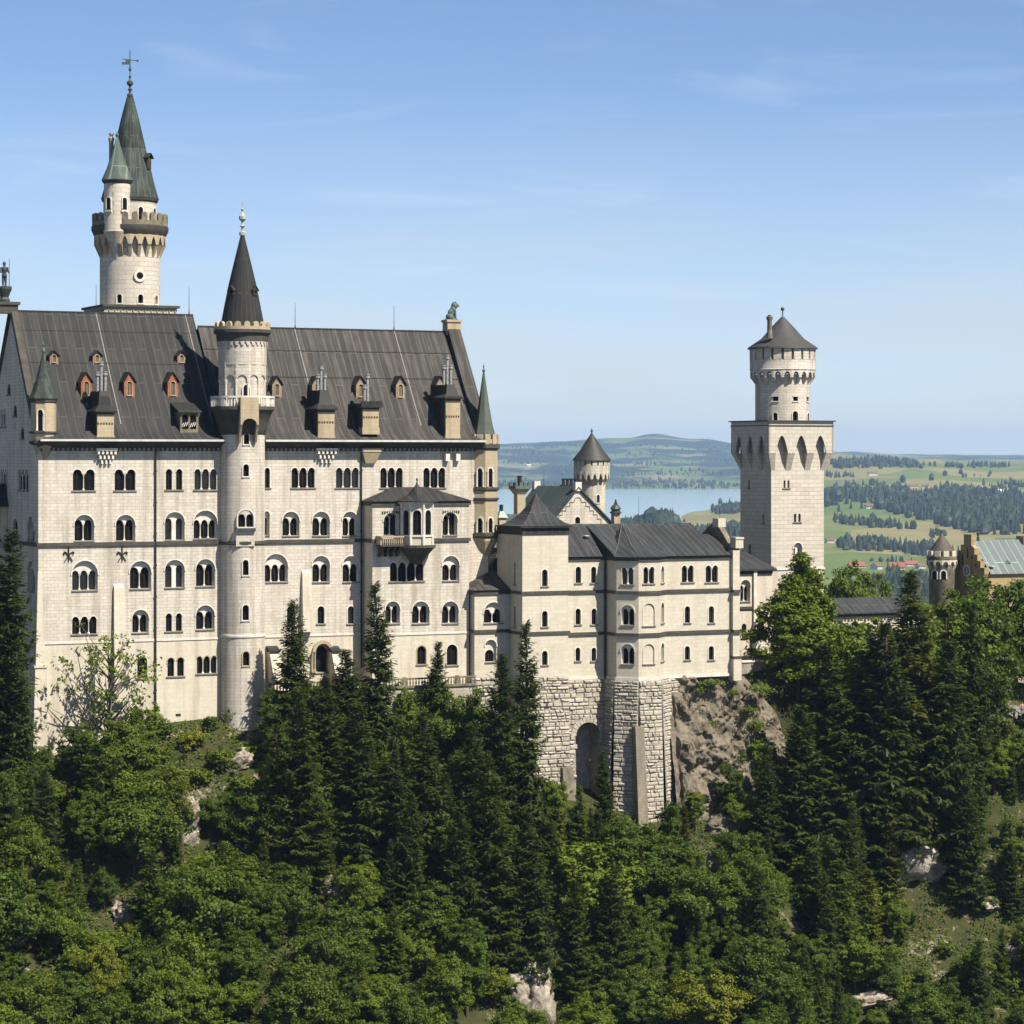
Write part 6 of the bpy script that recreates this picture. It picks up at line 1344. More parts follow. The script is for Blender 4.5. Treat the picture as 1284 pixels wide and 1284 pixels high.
# bare rock that carries the wing
m, nt, b = newmat('bare_rock'); v, o = objxyz(nt); na = noi(nt, v, .45, 8, .65, .8); nb = noi(nt, sc(nt, v, (1.0, 1.0, .35)), 1.6, 6, .7); nc = noi(nt, v, 5.0, 4, .7)
c = mixc(nt, ramp(nt, na, [(.35, 0), (.65, 1)]), (.092, .077, .057), (.215, .184, .138)); c = mixc(nt, ramp(nt, nb, [(.55, 0), (.72, .85)]), c, (.055, .048, .04)); c = mixc(nt, .4, c, ramp(nt, nc, [(.3, .45), (.7, 1)]), 'MULTIPLY')
nt.links.new(c, b.inputs['Base Color']); b.inputs['Roughness'].default_value = .95; b.inputs['Specular IOR Level'].default_value = .15
bp_ = nd(nt, 'ShaderNodeBump', {'Height': mth(nt, 'ADD', na, mth(nt, 'MULTIPLY', nb, .7)), 'Strength': .9, 'Distance': .5}); nt.links.new(bp_.outputs[0], b.inputs['Normal']); M['rock'] = m
m, nt, b = newmat('pale_limestone_rock'); v, o = objxyz(nt); na = noi(nt, v, .8, 8, .65, .6); nc = noi(nt, v, 4.0, 4, .7)
c = mixc(nt, ramp(nt, na, [(.38, 0), (.62, 1)]), (.12, .095, .07), (.38, .33, .27)); c = mixc(nt, .4, c, ramp(nt, nc, [(.3, .4), (.7, 1)]), 'MULTIPLY'); nt.links.new(c, b.inputs['Base Color']); b.inputs['Roughness'].default_value = .95
bp_ = nd(nt, 'ShaderNodeBump', {'Height': na, 'Strength': .9, 'Distance': .4}); nt.links.new(bp_.outputs[0], b.inputs['Normal']); M['palerock'] = m
vs = []; fs = []; NU, NT = 150, 130
ua, ub2 = U(838, -11), U(972, -5.5)
for j in range(NT + 1):
    t = j / NT
    for i in range(NU + 1):
        s = i / NU; u = lerp(ua, ub2, s); topw = interp(s, [(0, -29.6), (.5, -29.6), (.62, -30.2), (.75, -31.5), (.9, -34.5), (1, -37)])[0]; botw = interp(s, [(0, -54), (.6, -54), (1, -52)])[0]
        if t < .10: k = t / .10; w = topw + .35 * noise.noise((u, 0, 3)) * k; dep = lerp(7.0, .6, k)
        else: k = (t - .10) / .90; w = lerp(topw, botw, k); dep = .6 - 4.6 * k ** 1.1 - .5 * sin(pi * k)
        vf = lerp(VR - .2, VR + 3.5, s ** 1.5) + dep
        q = (u / 4.2, w / 4.5, 1.0); nn = 1.25 * noise.noise(q) + .9 * noise.noise((u / 1.8, w / 2.2, 5)) + .5 * noise.noise((u / .8, w / .9, 8)) + .22 * noise.noise((u / .35, w / .4, 3)); vd = noise.voronoi((u / 2.6 + .3 * noise.noise((u, w, 0)), w / 1.9, .5))[0]; nn += .9 * min(.3, vd[1] - vd[0]) + .25 * (vd[0] % .2); cr = abs(noise.noise((u / 3.0 + .4 * w / 4, w / 7, 2))) ; nn += 1.6 * min(.3, cr)
        kk = min(1, t / .14)
        vs.append((u, vf - (nn + .2) * kk * (1 if s > .04 else .2), w + .5 * noise.noise((u / 2, w / 2, 12)) * kk))
for j in range(NT):
    for i in range(NU): fs.append((j * (NU + 1) + i, j * (NU + 1) + i + 1, (j + 1) * (NU + 1) + i + 1, (j + 1) * (NU + 1) + i))
o = world_mesh('cliff', vs, fs, M['rock'], True); o.data.set_sharp_from_angle(angle=radians(28)); o.location = c2w(0, 0, 0); o.rotation_euler = (0, 0, TH); tag(o, kind='structure')
# pale crags breaking through the wood
for i, (px, py, w_, h_) in enumerate(((236, 1050, 1.7, 7.0), (466, 1080, 1.9, 3.4), (152, 1150, 1.8, 2.6), (300, 960, 2.0, 2.6), (668, 1262, 3.0, 8.0), (690, 1180, 1.3, 2.6), (1140, 1085, 4.4, 6.5), (1165, 1022, 2.2, 4.5), (905, 1040, 3.0, 2.6), (900, 1095, 2.6, 3.4), (1090, 1255, 3.0, 1.6), (1240, 1140, 2.0, 1.5), (415, 1120, 1.5, 2.4), (1272, 1200, 2.0, 1.6))):
    Y = ray_ground(px, py)
    if not Y: continue
    bm = bmesh.new(); bmesh.ops.create_icosphere(bm, subdivisions=4, radius=1)
    for v in bm.verts:
        c = v.co; k = 1 + .45 * noise.noise(c * 1.3 + Vector((i * 7, 0, 0))) + .25 * noise.noise(c * 3.1 + Vector((i * 3, 5, 0))) + .1 * noise.noise(c * 8)
        st = .12 * (abs((c.z * 3.1 + i) % 1 - .5)); v.co = Vector((c.x * w_ * (k - st), c.y * w_ * .8 * (k - st), c.z * h_ * .62 * k))
    me = bpy.data.meshes.new('crag'); bm.to_mesh(me); bm.free(); me.materials.append(M['palerock'] if i not in (8, 9) else M['rock']); me.shade_smooth(); me.set_sharp_from_angle(angle=radians(40))
    o = bpy.data.objects.new('rock_outcrop', me); COL.objects.link(o); x = (px - CX) / F * Y; o.location = (x, Y + .3, ground(x, Y) + .2); o.rotation_euler = (0, .15, i); tag(o, kind='structure')

# ================================================================== trees
def np_mesh(name, V, Q, mat):
    me = bpy.data.meshes.new(name); V = np.asarray(V, dtype=np.float32).reshape(-1, 3); Q = np.asarray(Q, dtype=np.int32); k = Q.shape[1]
    me.vertices.add(len(V)); me.vertices.foreach_set('co', V.ravel()); me.loops.add(Q.size); me.loops.foreach_set('vertex_index', Q.ravel())
    me.polygons.add(len(Q)); me.polygons.foreach_set('loop_start', np.arange(0, Q.size, k, dtype=np.int32)); me.polygons.foreach_set('loop_total', np.full(len(Q), k, dtype=np.int32))
    me.materials.append(mat); me.update(calc_edges=True); return me
def nrm(a): return a / (np.linalg.norm(a, axis=-1, keepdims=True) + 1e-9)
def leaves(c, d, n, l, w):
    """diamond leaves: centre, long axis, normal, half length, half width"""
    d = nrm(d); s = nrm(np.cross(d, n)); l = l[:, None]; w = w[:, None]; up = nrm(np.cross(s, d))
    V = np.stack([c - d * l, c + s * w + up * w * .35, c + d * l, c - s * w + up * w * .35], 1).reshape(-1, 3); N = len(c)
    return V, np.arange(4 * N).reshape(N, 4)
def trunk_mesh(name, segs, mat, n=7):
    V = []; Q = []
    for p0, p1, r0, r1 in segs:
        p0 = np.array(p0, float); p1 = np.array(p1, float); d = p1 - p0; L = np.linalg.norm(d)
        if L < 1e-4: continue
        d /= L; a = np.cross(d, [0, 0, 1] if abs(d[2]) < .9 else [1, 0, 0]); a /= np.linalg.norm(a); b_ = np.cross(d, a); o = len(V)
        for r, p in ((r0, p0), (r1, p1)):
            for k in range(n): V.append(p + r * (a * cos(2 * pi * k / n) + b_ * sin(2 * pi * k / n)))
        for k in range(n): Q.append((o + k, o + (k + 1) % n, o + n + (k + 1) % n, o + n + k))
    return np_mesh(name, V, Q, mat)
def spruce(seed, h, r, mat, dens=1.0, gap=.0):
    g = np.random.default_rng(seed); C = []; D = []; Nn = []; Ls = []; Ws = []; seg = [((0, 0, -1.5), (0, 0, h * .5), r * .075 + .08, r * .05 + .05), ((0, 0, h * .5), (0, 0, h * .99), r * .05 + .05, .02)]
    z = h * .04
    while z < h * .985:
        t = z / h; L0 = r * (1 - t) ** .74 * (1 if t > .12 else .8) + .16; nb = int(6 + 4 * (1 - t))
        for _ in range(nb):
            if g.random() < gap: continue
            az = g.uniform(0, 2 * pi); L = L0 * g.uniform(.62, 1.15); sl = lerp(-.34, .75, t ** 1.3) + g.uniform(-.12, .12); z0 = z + g.uniform(-.3, .3)
            K = max(5, int(L / .2 * dens)); ca, sa = cos(az), sin(az)
            seg.append(((0, 0, z0), (ca * L * .8, sa * L * .8, z0 + L * .8 * sl), .035 + L * .008, .01))
            s = (np.arange(K) + g.random(K)) / K; s = np.clip(s, .06, 1)
            droop = -.16 * L * np.sin(pi * s) * (1 - t) + .14 * L * s * s
            px_ = np.stack([ca * L * s, sa * L * s, z0 + L * sl * s + droop], 1)
            for sg in (-1, 1):
                lat = np.array([-sa * sg, ca * sg, 0]); f = np.array([ca, sa, sl * .6])
                l = (.19 + .27 * (1 - s) * min(1, L / 2.0)) * g.uniform(.75, 1.35, K) * (1.25 if L > 1 else .9)
                d = nrm(f * g.uniform(.5, 1.1, (K, 1)) + lat * g.uniform(.5, 1.1, (K, 1)) + np.array([0, 0, -1]) * g.uniform(.0, .55, (K, 1)))
                C.append(px_ + d * l[:, None] * .9); D.append(d); Nn.append(np.stack([g.normal(0, .35, K), g.normal(0, .35, K), np.ones(K)], 1)); Ls.append(l); Ws.append(l * g.uniform(.26, .42, K))
            K2 = max(2, K // 2); i = g.integers(0, K, K2); d = np.stack([g.normal(0, .3, K2), g.normal(0, .3, K2), -np.ones(K2)], 1); l = g.uniform(.14, .32, K2) * min(1.2, .5 + L / 3)
            C.append(px_[i] + nrm(d) * l[:, None]); D.append(d); Nn.append(np.stack([np.full(K2, ca), np.full(K2, sa), np.full(K2, .3)], 1) + g.normal(0, .3, (K2, 3))); Ls.append(l); Ws.append(l * .4)
        z += (.24 + .32 * (1 - t)) * (h / 18) ** .3
    C, D, Nn, Ls, Ws = (np.concatenate(a) for a in (C, D, Nn, Ls, Ws))
    V, Q = leaves(C, D, nrm(Nn), Ls, Ws)
    return trunk_mesh('spruce_trunk', seg, M['bark'], 5), np_mesh('spruce_crown', V, Q, mat), h, r
def broadleaf(seed, h, r, mat, shape='round', ncl=217, per=70, leaf=.2, bare=.25, bark='bark', sparse=False):
    g = np.random.default_rng(seed); cz = h * (.5 + bare / 2); rz = h * (1 - bare) / 2
    cl = []; tries = 0
    lob = [(g.normal(size=3), g.uniform(.55, 1.45)) for _ in range(11)]; lob = [(a / np.linalg.norm(a), b) for a, b in lob]
    while len(cl) < ncl and tries < ncl * 30:
        tries += 1; d = g.normal(size=3); d /= np.linalg.norm(d); rad = g.uniform(.2, 1) ** .5; hole = noise.noise(Vector(d * 1.7) + Vector((seed * 3.3, 0, 0)))
        if hole < -.12 and rad > .45 and shape != 'cone': continue
        rad *= 1 + (.45 if shape != 'cone' else .12) * hole
        k = 1 + sum((b - 1) * max(0, float(a @ d)) ** 4 for a, b in lob) + .1 * g.normal()
        p = np.array([d[0] * r * rad * k, d[1] * r * rad * k, cz + d[2] * rz * rad * min(1.12, k)])
        if shape == 'cone':
            t = (p[2] - (cz - rz)) / (2 * rz); f = max(.12, 1.3 * (1 - t) ** .62); p[0] *= f; p[1] *= f
        if p[2] < h * bare * .8: continue
        cl.append(p)
    cl = np.array(cl); seg = [((0, 0, -1.5), (g.normal() * .1, g.normal() * .1, h * .45), .05 + h * .016, .03 + h * .010), ((0, 0, h * .45), (g.normal() * .2, g.normal() * .2, h * .85), .03 + h * .010, .03)]
    nb = 46 if not sparse else 70
    for i in g.permutation(len(cl))[:nb]:
        p = cl[i]; z0 = max(h * .12, min(h * .7, p[2] - np.hypot(p[0], p[1]) * g.uniform(.5, 1.1))); mid = np.array([p[0] * .55, p[1] * .55, lerp(z0, p[2], .45)]) + g.normal(0, .15, 3)
        seg.append(((0, 0, z0), mid, .03 + h * .005, .03 + h * .002)); seg.append((mid, p, .03 + h * .002, .012))
    n = len(cl) * per; ci = np.repeat(np.arange(len(cl)), per); rc = (r * .165 + .2) * g.uniform(.45, 1.4, len(cl))
    off = g.normal(size=(n, 3)); off = nrm(off) * (g.random((n, 1)) ** .5) * np.array([1, 1, .62]) * rc[ci][:, None]
    c = cl[ci] + off; out = c - np.array([0, 0, cz - rz * .3]); nn = nrm(nrm(out) * .55 + nrm(off) * .35 + np.array([0, 0, .45]) + g.normal(0, .62, (n, 3)))
    d = nrm(np.cross(nn, g.normal(size=(n, 3)))); d[:, 2] -= .25; l = leaf * g.uniform(.6, 1.3, n)
    V, Q = leaves(c, d, nn, l, l * g.uniform(.5, .75, n))
    return trunk_mesh('broadleaf_trunk', seg, M[bark], 6), np_mesh('broadleaf_crown', V, Q, mat), h, r

PROTO = {'spruce': [spruce(1, 18, 3.4, M['spruce']), spruce(2, 20, 3.0, M['spruce'], 1.0, .06), spruce(3, 16, 3.3, M['spruce']), spruce(4, 22, 3.9, M['spruce'], 1.0, .1), spruce(7, 19, 3.6, M['spruce'], .9, .2), spruce(8, 15, 2.6, M['spruce'], 1.0, .14)],
         'light': [spruce(5, 11, 2.7, M['spruce_light']), spruce(6, 13, 2.8, M['spruce_light'], 1, .08), spruce(9, 12, 2.2, M['spruce_light'], 1, .16)],
         'broad': [broadleaf(15, 14, 3.0, M['broad'], ncl=250, per=92, leaf=.15), broadleaf(11, 9, 3.4, M['broad'], ncl=246, per=92, leaf=.145), broadleaf(12, 11, 3.3, M['broad'], ncl=275, per=92, leaf=.15), broadleaf(13, 8, 3.8, M['broad'], ncl=246, per=92, leaf=.14), broadleaf(14, 12, 3.9, M['broad'], ncl=319, per=92, leaf=.155)],
         'bright': [broadleaf(24, 12, 2.7, M['bright'], ncl=230, per=92, leaf=.145), broadleaf(21, 8, 3.2, M['bright'], ncl=217, per=92, leaf=.14), broadleaf(22, 10, 3.4, M['bright'], ncl=275, per=92, leaf=.145), broadleaf(23, 6.5, 2.9, M['bright'], ncl=188, per=92, leaf=.135)],
         'cone': [broadleaf(31, 15, 4.3, M['bright'], 'cone', 420, 100, .17, .06)],
         'thin': [broadleaf(41, 13, 5.2, M['bright'], 'round', 105, 17, .2, .2, 'bark_grey', True)],
         'shrub': [broadleaf(51, 2.6, 1.7, M['bright'], ncl=55, per=55, leaf=.14, bare=.02), broadleaf(52, 3.2, 1.8, M['broad'], ncl=60, per=55, leaf=.14, bare=.02), broadleaf(53, 2.2, 1.9, M['cover'], ncl=55, per=55, leaf=.13, bare=.02)]}
NAME = {'spruce': ('spruce_tree', 'tree'), 'light': ('spruce_tree', 'tree'), 'broad': ('broadleaf_tree', 'tree'), 'bright': ('broadleaf_tree', 'tree'), 'cone': ('conical_tree', 'tree'), 'thin': ('thin_tree', 'tree'), 'shrub': ('shrub', 'shrub')}
PLACED = []
def plant(kind, x, Y, z, h, label, group, wide=1.0, pi_=None):
    ps = PROTO[kind]; tm, cm, ph, pr = ps[rnd.randrange(len(ps)) if pi_ is None else pi_]; s = h / ph
    assert 4 <= len(label.split()) <= 16, label
    o = bpy.data.objects.new(NAME[kind][0], None); COL.objects.link(o); o.location = (x, Y, z - .15); o.rotation_euler = (rnd.uniform(-.05, .05), rnd.uniform(-.05, .05), rnd.uniform(0, 6.28)); o.scale = (s * wide, s * wide, s)
    tag(o, label, NAME[kind][1], group)
    for nm, me in (('trunk', tm), ('crown', cm)):
        c = bpy.data.objects.new(nm, me); COL.objects.link(c); c.parent = o
    PLACED.append((x, Y, pr * s * wide)); return o
def tree_px(kind, px, ytop, ybase, label, wide=1.0, dY=0, group=None, pi_=None, Y=None):
    Y = Y or ray_ground(px, ybase, 255, 520)
    if not Y: Y = 300
    Y += dY; x = (px - CX) / F * Y; z = ground(x, Y); h = (CY - ytop) / F * Y - z
    return plant(kind, x, Y, z, max(1.5, h), label, group, wide * (1.06 if kind == 'spruce' else 1), pi_)

T = tree_px
T('spruce', -6, 660, 1010, 'tallest dark spruce, cut by the left edge, before the palace west wall', 1.0, pi_=3)
T('spruce', 30, 800, 1040, 'dark spruce second from the left edge, standing before the palace corner', .8, pi_=1)
T('spruce', 369, 750, 975, 'pointed spruce just right of the round stair tower', .95, pi_=0)
T('spruce', 479, 728, 985, 'tall pointed spruce in front of the palace bay, the tallest before the facade', .95, pi_=1)
T('spruce', 437, 812, 985, 'dense dark spruce between the two pointed spruces before the palace', 1.2, pi_=2)
T('spruce', 408, 845, 1010, 'short dark spruce left of the dense middle spruce below the terrace', 1.2, pi_=0)
T('spruce', 542, 802, 965, 'small slim spruce on the terrace edge right of the palace bay', .8, pi_=2)
T('spruce', 660, 778, 1075, 'tall slim spruce rising against the front of the pavilion tower', .8, pi_=1)
T('spruce', 621, 818, 1060, 'tall dark spruce in front of the low annex', .95, pi_=0)
T('spruce', 600, 905, 1090, 'mid-height spruce left of the annex spruces', .95, pi_=2)
T('spruce', 535, 890, 1120, 'dark spruce under the right end of the terrace', 1.0, pi_=0)
T('spruce', 503, 925, 1125, 'shaggy spruce below the palace bay, lower on the slope', 1.0, pi_=1)
T('spruce', 380, 862, 1120, 'big spruce below and right of the round stair tower', 1.1, pi_=3)
T('spruce', 345, 905, 1100, 'spruce at the right edge of the grassy patch under the stair tower', .9, pi_=1)
T('spruce', 452, 880, 1105, 'leafy looking spruce in the middle of the slope under the terrace', 1.15, pi_=2)
T('spruce', 620, 940, 1225, 'huge dark spruce in the centre of the lower slope', 1.1, pi_=3)
T('spruce', 668, 1010, 1240, 'spruce right beside the huge central spruce', .95, pi_=0)
T('spruce', 575, 1010, 1210, 'spruce left beside the huge central spruce', .95, pi_=2)
T('spruce', 760, 940, 1075, 'young spruce standing before the arched passage of the rusticated base', .8, pi_=0)
T('light', 725, 985, 1080, 'light green young spruce left of the arched passage foot', 1.0)
T('spruce', 860, 1010, 1150, 'spruce at the foot of the bare rock, right of the pier', .9, pi_=1)
T('cone', 1001, 699, 880, 'bright green conical tree in front of the square tower', 1.3)
T('spruce', 1042, 800, 1075, 'very dark spruce right below the bright conical tree', 1.25, pi_=3)
T('spruce', 1090, 790, 1080, 'very dark spruce in the shaded clump below the gallery', 1.2, pi_=0)
T('spruce', 1002, 880, 1085, 'shaded spruce at the left edge of the dark clump, beside the bare rock', 1.1, pi_=2)
T('spruce', 965, 930, 1085, 'small dark spruce touching the right side of the bare rock', 1.0, pi_=1)
T('spruce', 1148, 712, 1060, 'tallest spruce on the right, left of the gatehouse turret', 1.15, pi_=3)
T('spruce', 1120, 775, 1090, 'broad spruce in front of the tallest right hand spruce', 1.15, pi_=1)
T('spruce', 1213, 752, 1035, 'spruce below the stepped gable of the gatehouse', .75, pi_=0)
T('spruce', 1180, 800, 1080, 'drooping spruce in the middle of the right hand wood', .9, pi_=2)
T('spruce', 1060, 1005, 1185, 'slim young spruce low on the right slope under the dark clump', .8, pi_=0)
T('light', 1050, 1075, 1215, 'light green spruce low on the right slope', 1.2)
T('light', 1205, 930, 1060, 'light green round spruce standing over the reddish rock on the right', 1.2)
T('thin', 134, 782, 945, 'thin leafed tree with bare grey branches against the lower palace wall', 1.0)
T('broad', 1268, 730, 868, 'round dark leafed tree in front of the gatehouse roof', 1.0, pi_=3)
T('broad', 1226, 752, 930, 'leafy tree left of the round tree below the gatehouse roof', .75, pi_=1)
T('bright', 1187, 748, 930, 'bright leafy tree below the gate turret', 1.05, pi_=1)
T('bright', 1085, 778, 935, 'bright leafy tree in front of the low gallery arches', 1.0, pi_=1)
T('broad', 1060, 772, 915, 'leafy tree between the bright conical tree and the gallery', .9, pi_=0)
T('broad', 1294, 778, 872, 'leafy tree cut by the right edge behind the visitors', .7, pi_=1)
T('bright', 1246, 925, 1000, 'bright bush like tree below the visitors at the right edge', 1.2, pi_=0)
T('bright', 590, 880, 985, 'light green leafy tree beside the pale wall under the annex', .8, pi_=1)
T('bright', 690, 965, 1060, 'light green small tree at the foot of the masonry left of the pier', .8, pi_=0)
for i, (px, yt, yb, k, w, lb_) in enumerate(((330, 985, 1085, 'broad', 1.0, 'leafy tree right of the pale crag under the stair tower'), (160, 900, 1010, 'broad', 1.1, 'leafy tree just left of the grassy patch under the palace'), (195, 960, 1060, 'broad', 1.1, 'leafy tree left of the tall pale crag'), (118, 930, 1050, 'light', 1.2, 'feathery young spruce beneath the palace corner'), (60, 960, 1100, 'spruce', 1.1, 'spruce with light tips low at the left'),
      (800, 1030, 1150, 'broad', 1.25, 'wide leafy tree below the rusticated base'), (745, 1060, 1190, 'bright', 1.25, 'wide bright leafy tree below the arched passage'), (930, 990, 1060, 'bright', .9, 'small leafy tree at the bottom right of the bare rock'),
      (952, 912, 1015, 'bright', .9, 'bright leafy tree growing up the right side of the bare rock'), (915, 950, 1040, 'broad', .8, 'small leafy tree over the lower right of the bare rock'), (872, 985, 1050, 'bright', .9, 'leafy bush like tree at the foot of the bare rock'), (842, 1000, 1075, 'broad', .9, 'leafy tree at the lower right corner of the rusticated base'),
      (352, 868, 960, 'broad', .9, 'leafy tree at the left end of the terrace, beside the stair tower'), (395, 858, 965, 'broad', .9, 'leafy tree below the terrace between two spruces, left of the portal'), (515, 862, 960, 'bright', .8, 'bright leafy tree below the terrace under the palace bay'), (566, 866, 970, 'broad', .9, 'leafy tree below the right end of the terrace'),
      (95, 905, 990, 'broad', 1.0, 'leafy tree at the foot of the palace left of the thin tree'), (178, 885, 960, 'bright', .8, 'small bright tree at the palace foot right of the thin tree'))):
    T(k, px, yt, yb, lb_, w)
# trees in the middle distance behind the gallery
for px, yt, Y, lb_ in ((1062, 708, 470, 'rounded leafy tree behind the gallery, next to the square tower'), (1088, 724, 480, 'lower leafy tree behind the gallery roof')):
    x = (px - CX) / F * Y; z = ground(x, Y); plant('bright', x, Y, z, (CY - yt) / F * Y - z, lb_, None, .62, 1)

# the rest of the wood on the slope
TOPL = [(0, 905), (45, 935), (120, 920), (185, 985), (200, 1000), (320, 990), (345, 905), (400, 880), (480, 890), (560, 885), (600, 915), (640, 930), (690, 985), (720, 1000), (760, 1010), (850, 1060), (900, 1075), (950, 1010), (975, 905), (1010, 850), (1060, 850), (1120, 790), (1200, 800), (1284, 800)]
CLEAR = [(188, 322, 890, 1010), (842, 962, 840, 1015), (575, 850, 840, 1000), (222, 256, 1010, 1070), (452, 482, 1060, 1095), (640, 700, 1215, 1284), (1120, 1180, 1040, 1110), (880, 935, 1020, 1110), (138, 178, 1130, 1165), (1090, 1300, 1210, 1240)]
REG = [(0, 200, 'left'), (200, 420, 'left centre'), (420, 640, 'centre'), (640, 860, 'right centre'), (860, 1070, 'right'), (1070, 1290, 'far right')]
LOOK = {'spruce': 'dark spruce', 'light': 'light green spruce', 'broad': 'deep green leafy tree', 'bright': 'bright green leafy tree', 'shrub': 'low leafy shrub'}
REGW = {'left': 'below the palace corner', 'left centre': 'below the round stair tower', 'centre': 'below the terrace and annex', 'right centre': 'below the rusticated base', 'right': 'below the bare rock', 'far right': 'below the gatehouse'}
GUARD = [(1268, 893), (1281, 890), (1281, 850), (1258, 888), (236, 1035), (234, 1060), (466, 1072), (152, 1148), (668, 1250), (690, 1268), (688, 1180), (1140, 1080), (1165, 1030), (905, 1035), (900, 1085), (735, 950), (735, 985), (800, 970), (830, 990), (830, 1030), (880, 960), (905, 900), (930, 940), (700, 900), (700, 950), (215, 935), (250, 930), (290, 930), (310, 960), (270, 955), (1090, 1255), (1150, 1060), (1180, 1050), (1200, 1150), (1240, 1100), (415, 1125), (1272, 1200)]
def scatter(n, dmin, kinds, hr, dr, seed, shrub=False):
    r = random.Random(seed); cnt = 0; tries = 0
    while cnt < n and tries < n * 60:
        tries += 1; u = r.uniform(-26, 176); e = interp(u, KN)[0]; v = e - r.uniform(*dr); p = c2w(u, v); x, Y = p.x, p.y; z = ground(x, Y)
        px, py = CX + F * x / Y, CY - F * z / Y
        if px < -25 or px > 1310 or py > 1390: continue
        if any(a < px < b and c < py < d for a, b, c, d in CLEAR): continue
        lo = (py - 900) / 380 + .12 * noise.noise((u / 15, v / 15, 1))
        bare = noise.noise((u / 11, v / 8, 21.0))
        if px > 1090 and py > 1020 and bare > (.3 if not shrub else .6): continue
        if bare > .5: continue
        k = kinds(lo, px, r); h = r.uniform(*hr[k])
        top = interp(min(1284, max(0, px)), TOPL)[0]; hm = (CY - top) / F * Y - z
        if h > hm:
            if hm < hr[k][0] * .55: continue
            h = hm * r.uniform(.85, 1)
        rp = PROTO[k][-1][3] / PROTO[k][-1][2] * h * F / Y * .85; yt = py - h * F / Y
        if any(abs(px - a) < rp + 2 and yt - 2 < b < py + 4 for a, b in GUARD): continue
        rad = PROTO[k][-1][3] / PROTO[k][-1][2] * h
        if any((x - a) ** 2 + (Y - b) ** 2 < (dmin * (rad + c)) ** 2 for a, b, c in PLACED): continue
        rg = [c for a, b, c in REG if a <= min(1289, max(0, px)) < b][0]; lev = 'upper' if py < 1060 else ('middle' if py < 1190 else 'lowest')
        plant(k, x, Y, z, h, '%s on the %s slope, %s' % (LOOK[k], lev, REGW[rg]), '%ss, %s %s slope' % (LOOK[k], lev, rg), r.uniform(.75, 1.2)); cnt += 1
    return cnt
def kk_(lo, px, r):
    c = .55 - (.62 if px < 330 else .33) * max(0, lo) if px < 960 else .62 - .35 * max(0, lo)
    if 330 < px < 660 and lo < .35: c = .22
    if r.random() < c: return 'spruce' if r.random() < .5 else 'light'
    return 'broad' if r.random() < .62 else 'bright'
HR = {'spruce': (6.5, 18), 'light': (4.5, 13), 'broad': (4.5, 13), 'bright': (4, 10.5), 'shrub': (1.6, 3.4)}
scatter(260, .43, kk_, HR, (1.5, 46), 5)
scatter(200, .33, lambda lo, px, r: 'shrub', HR, (.5, 42), 6, True)
for i, (px, py, h) in enumerate(((262, 915, 2.0), (290, 905, 1.5), (240, 940, 2.4), (205, 925, 2.2), (275, 965, 2.6), (310, 950, 2.0), (225, 990, 2.6), (255, 985, 2.0), (300, 1000, 2.4))):
    Y = ray_ground(px, py)
    if Y: x = (px - CX) / F * Y; plant('shrub', x, Y, ground(x, Y), h, 'small bush on the grassy patch under the palace wall', 'bushes on the grassy patch', 1.1)
# low plants, ferns and grass tufts over the slope
g = np.random.default_rng(77); C = []; Nn = []
for _ in range(60000):
    u = g.uniform(-26, 178); e, Fz, s_, T_ = interp(u, KN); v = e - g.uniform(-.6, 46)
    if noise.noise((u / 5, v / 5, 31)) < -.18: continue
    p = c2w(u, v); px = CX + F * p.x / p.y
    if px < -20 or px > 1310: continue
    z = ground(p.x, p.y); k = 3; q = np.array([p.x, p.y, z]); 
    C.append(q + np.column_stack([g.normal(0, .3, k), g.normal(0, .3, k), g.uniform(.02, .5, k)])); 
for (px, py, rx, rz) in ((892, 856, 1.6, .4), (877, 865, .6, .4), (890, 906, 1.2, .45), (920, 868, .6, .3), (940, 890, .8, .4), (868, 953, 1.0, .5), (905, 1017, 3.0, .5), (955, 865, 1.4, .6), (950, 910, 1.2, .8), (915, 980, 1.2, .9), (930, 950, 1.0, .8), (885, 985, 1.0, .8)):
    Yr = YD(U(px, VR), VR) - 1.0; n_ = int(420 * rx); C.append(np.column_stack([(px - CX) / F * Yr + g.normal(0, rx * .5, n_), Yr + g.normal(.6, .9, n_), (CY - py) / F * Yr + g.normal(0, rz * .5, n_)]))
C = np.concatenate(C); n_ = len(C); nn = nrm(np.column_stack([g.normal(.15, .5, n_), g.normal(-.3, .5, n_), np.ones(n_)])); d = np.cross(nn, g.normal(size=(n_, 3))); l = g.uniform(.08, .24, n_)
V, Q = leaves(C, d, nn, l, l * .55); o = bpy.data.objects.new('ground_plants', np_mesh('ground_plants', V, Q, M['cover'])); COL.objects.link(o); tag(o, 'low green plants and grass tufts covering the slope', 'undergrowth', None, 'stuff')

# ================================================================== the valley: woods, farms
def cone_trees(pts):
    V = []; Fq = []; r = random.Random(3)
    for (x, y, z, h, con) in pts:
        n = 6; o = len(V); rr = h * (.20 if con else .36) * r.uniform(.8, 1.25); a0 = r.random() * 6
        if con: rings = [(.9, .0), (1, .12), (.62, .52), (.3, .8), (.02, 1)]
        else: rings = [(.5, .0), (.95, .2), (1.0, .5), (.72, .8), (.05, 1)]
        for k, (s, t) in enumerate(rings):
            for j in range(n): q = r.uniform(.72, 1.28); a = a0 + 2 * pi * j / n; V.append((x + rr * s * q * cos(a), y + rr * s * q * sin(a), z - 1 + h * t * r.uniform(.93, 1.05)))
        for k in range(len(rings) - 1):
            for j in range(n): Fq.append((o + k * n + j, o + k * n + (j + 1) % n, o + (k + 1) * n + (j + 1) % n, o + (k + 1) * n + j))
    return V, Fq
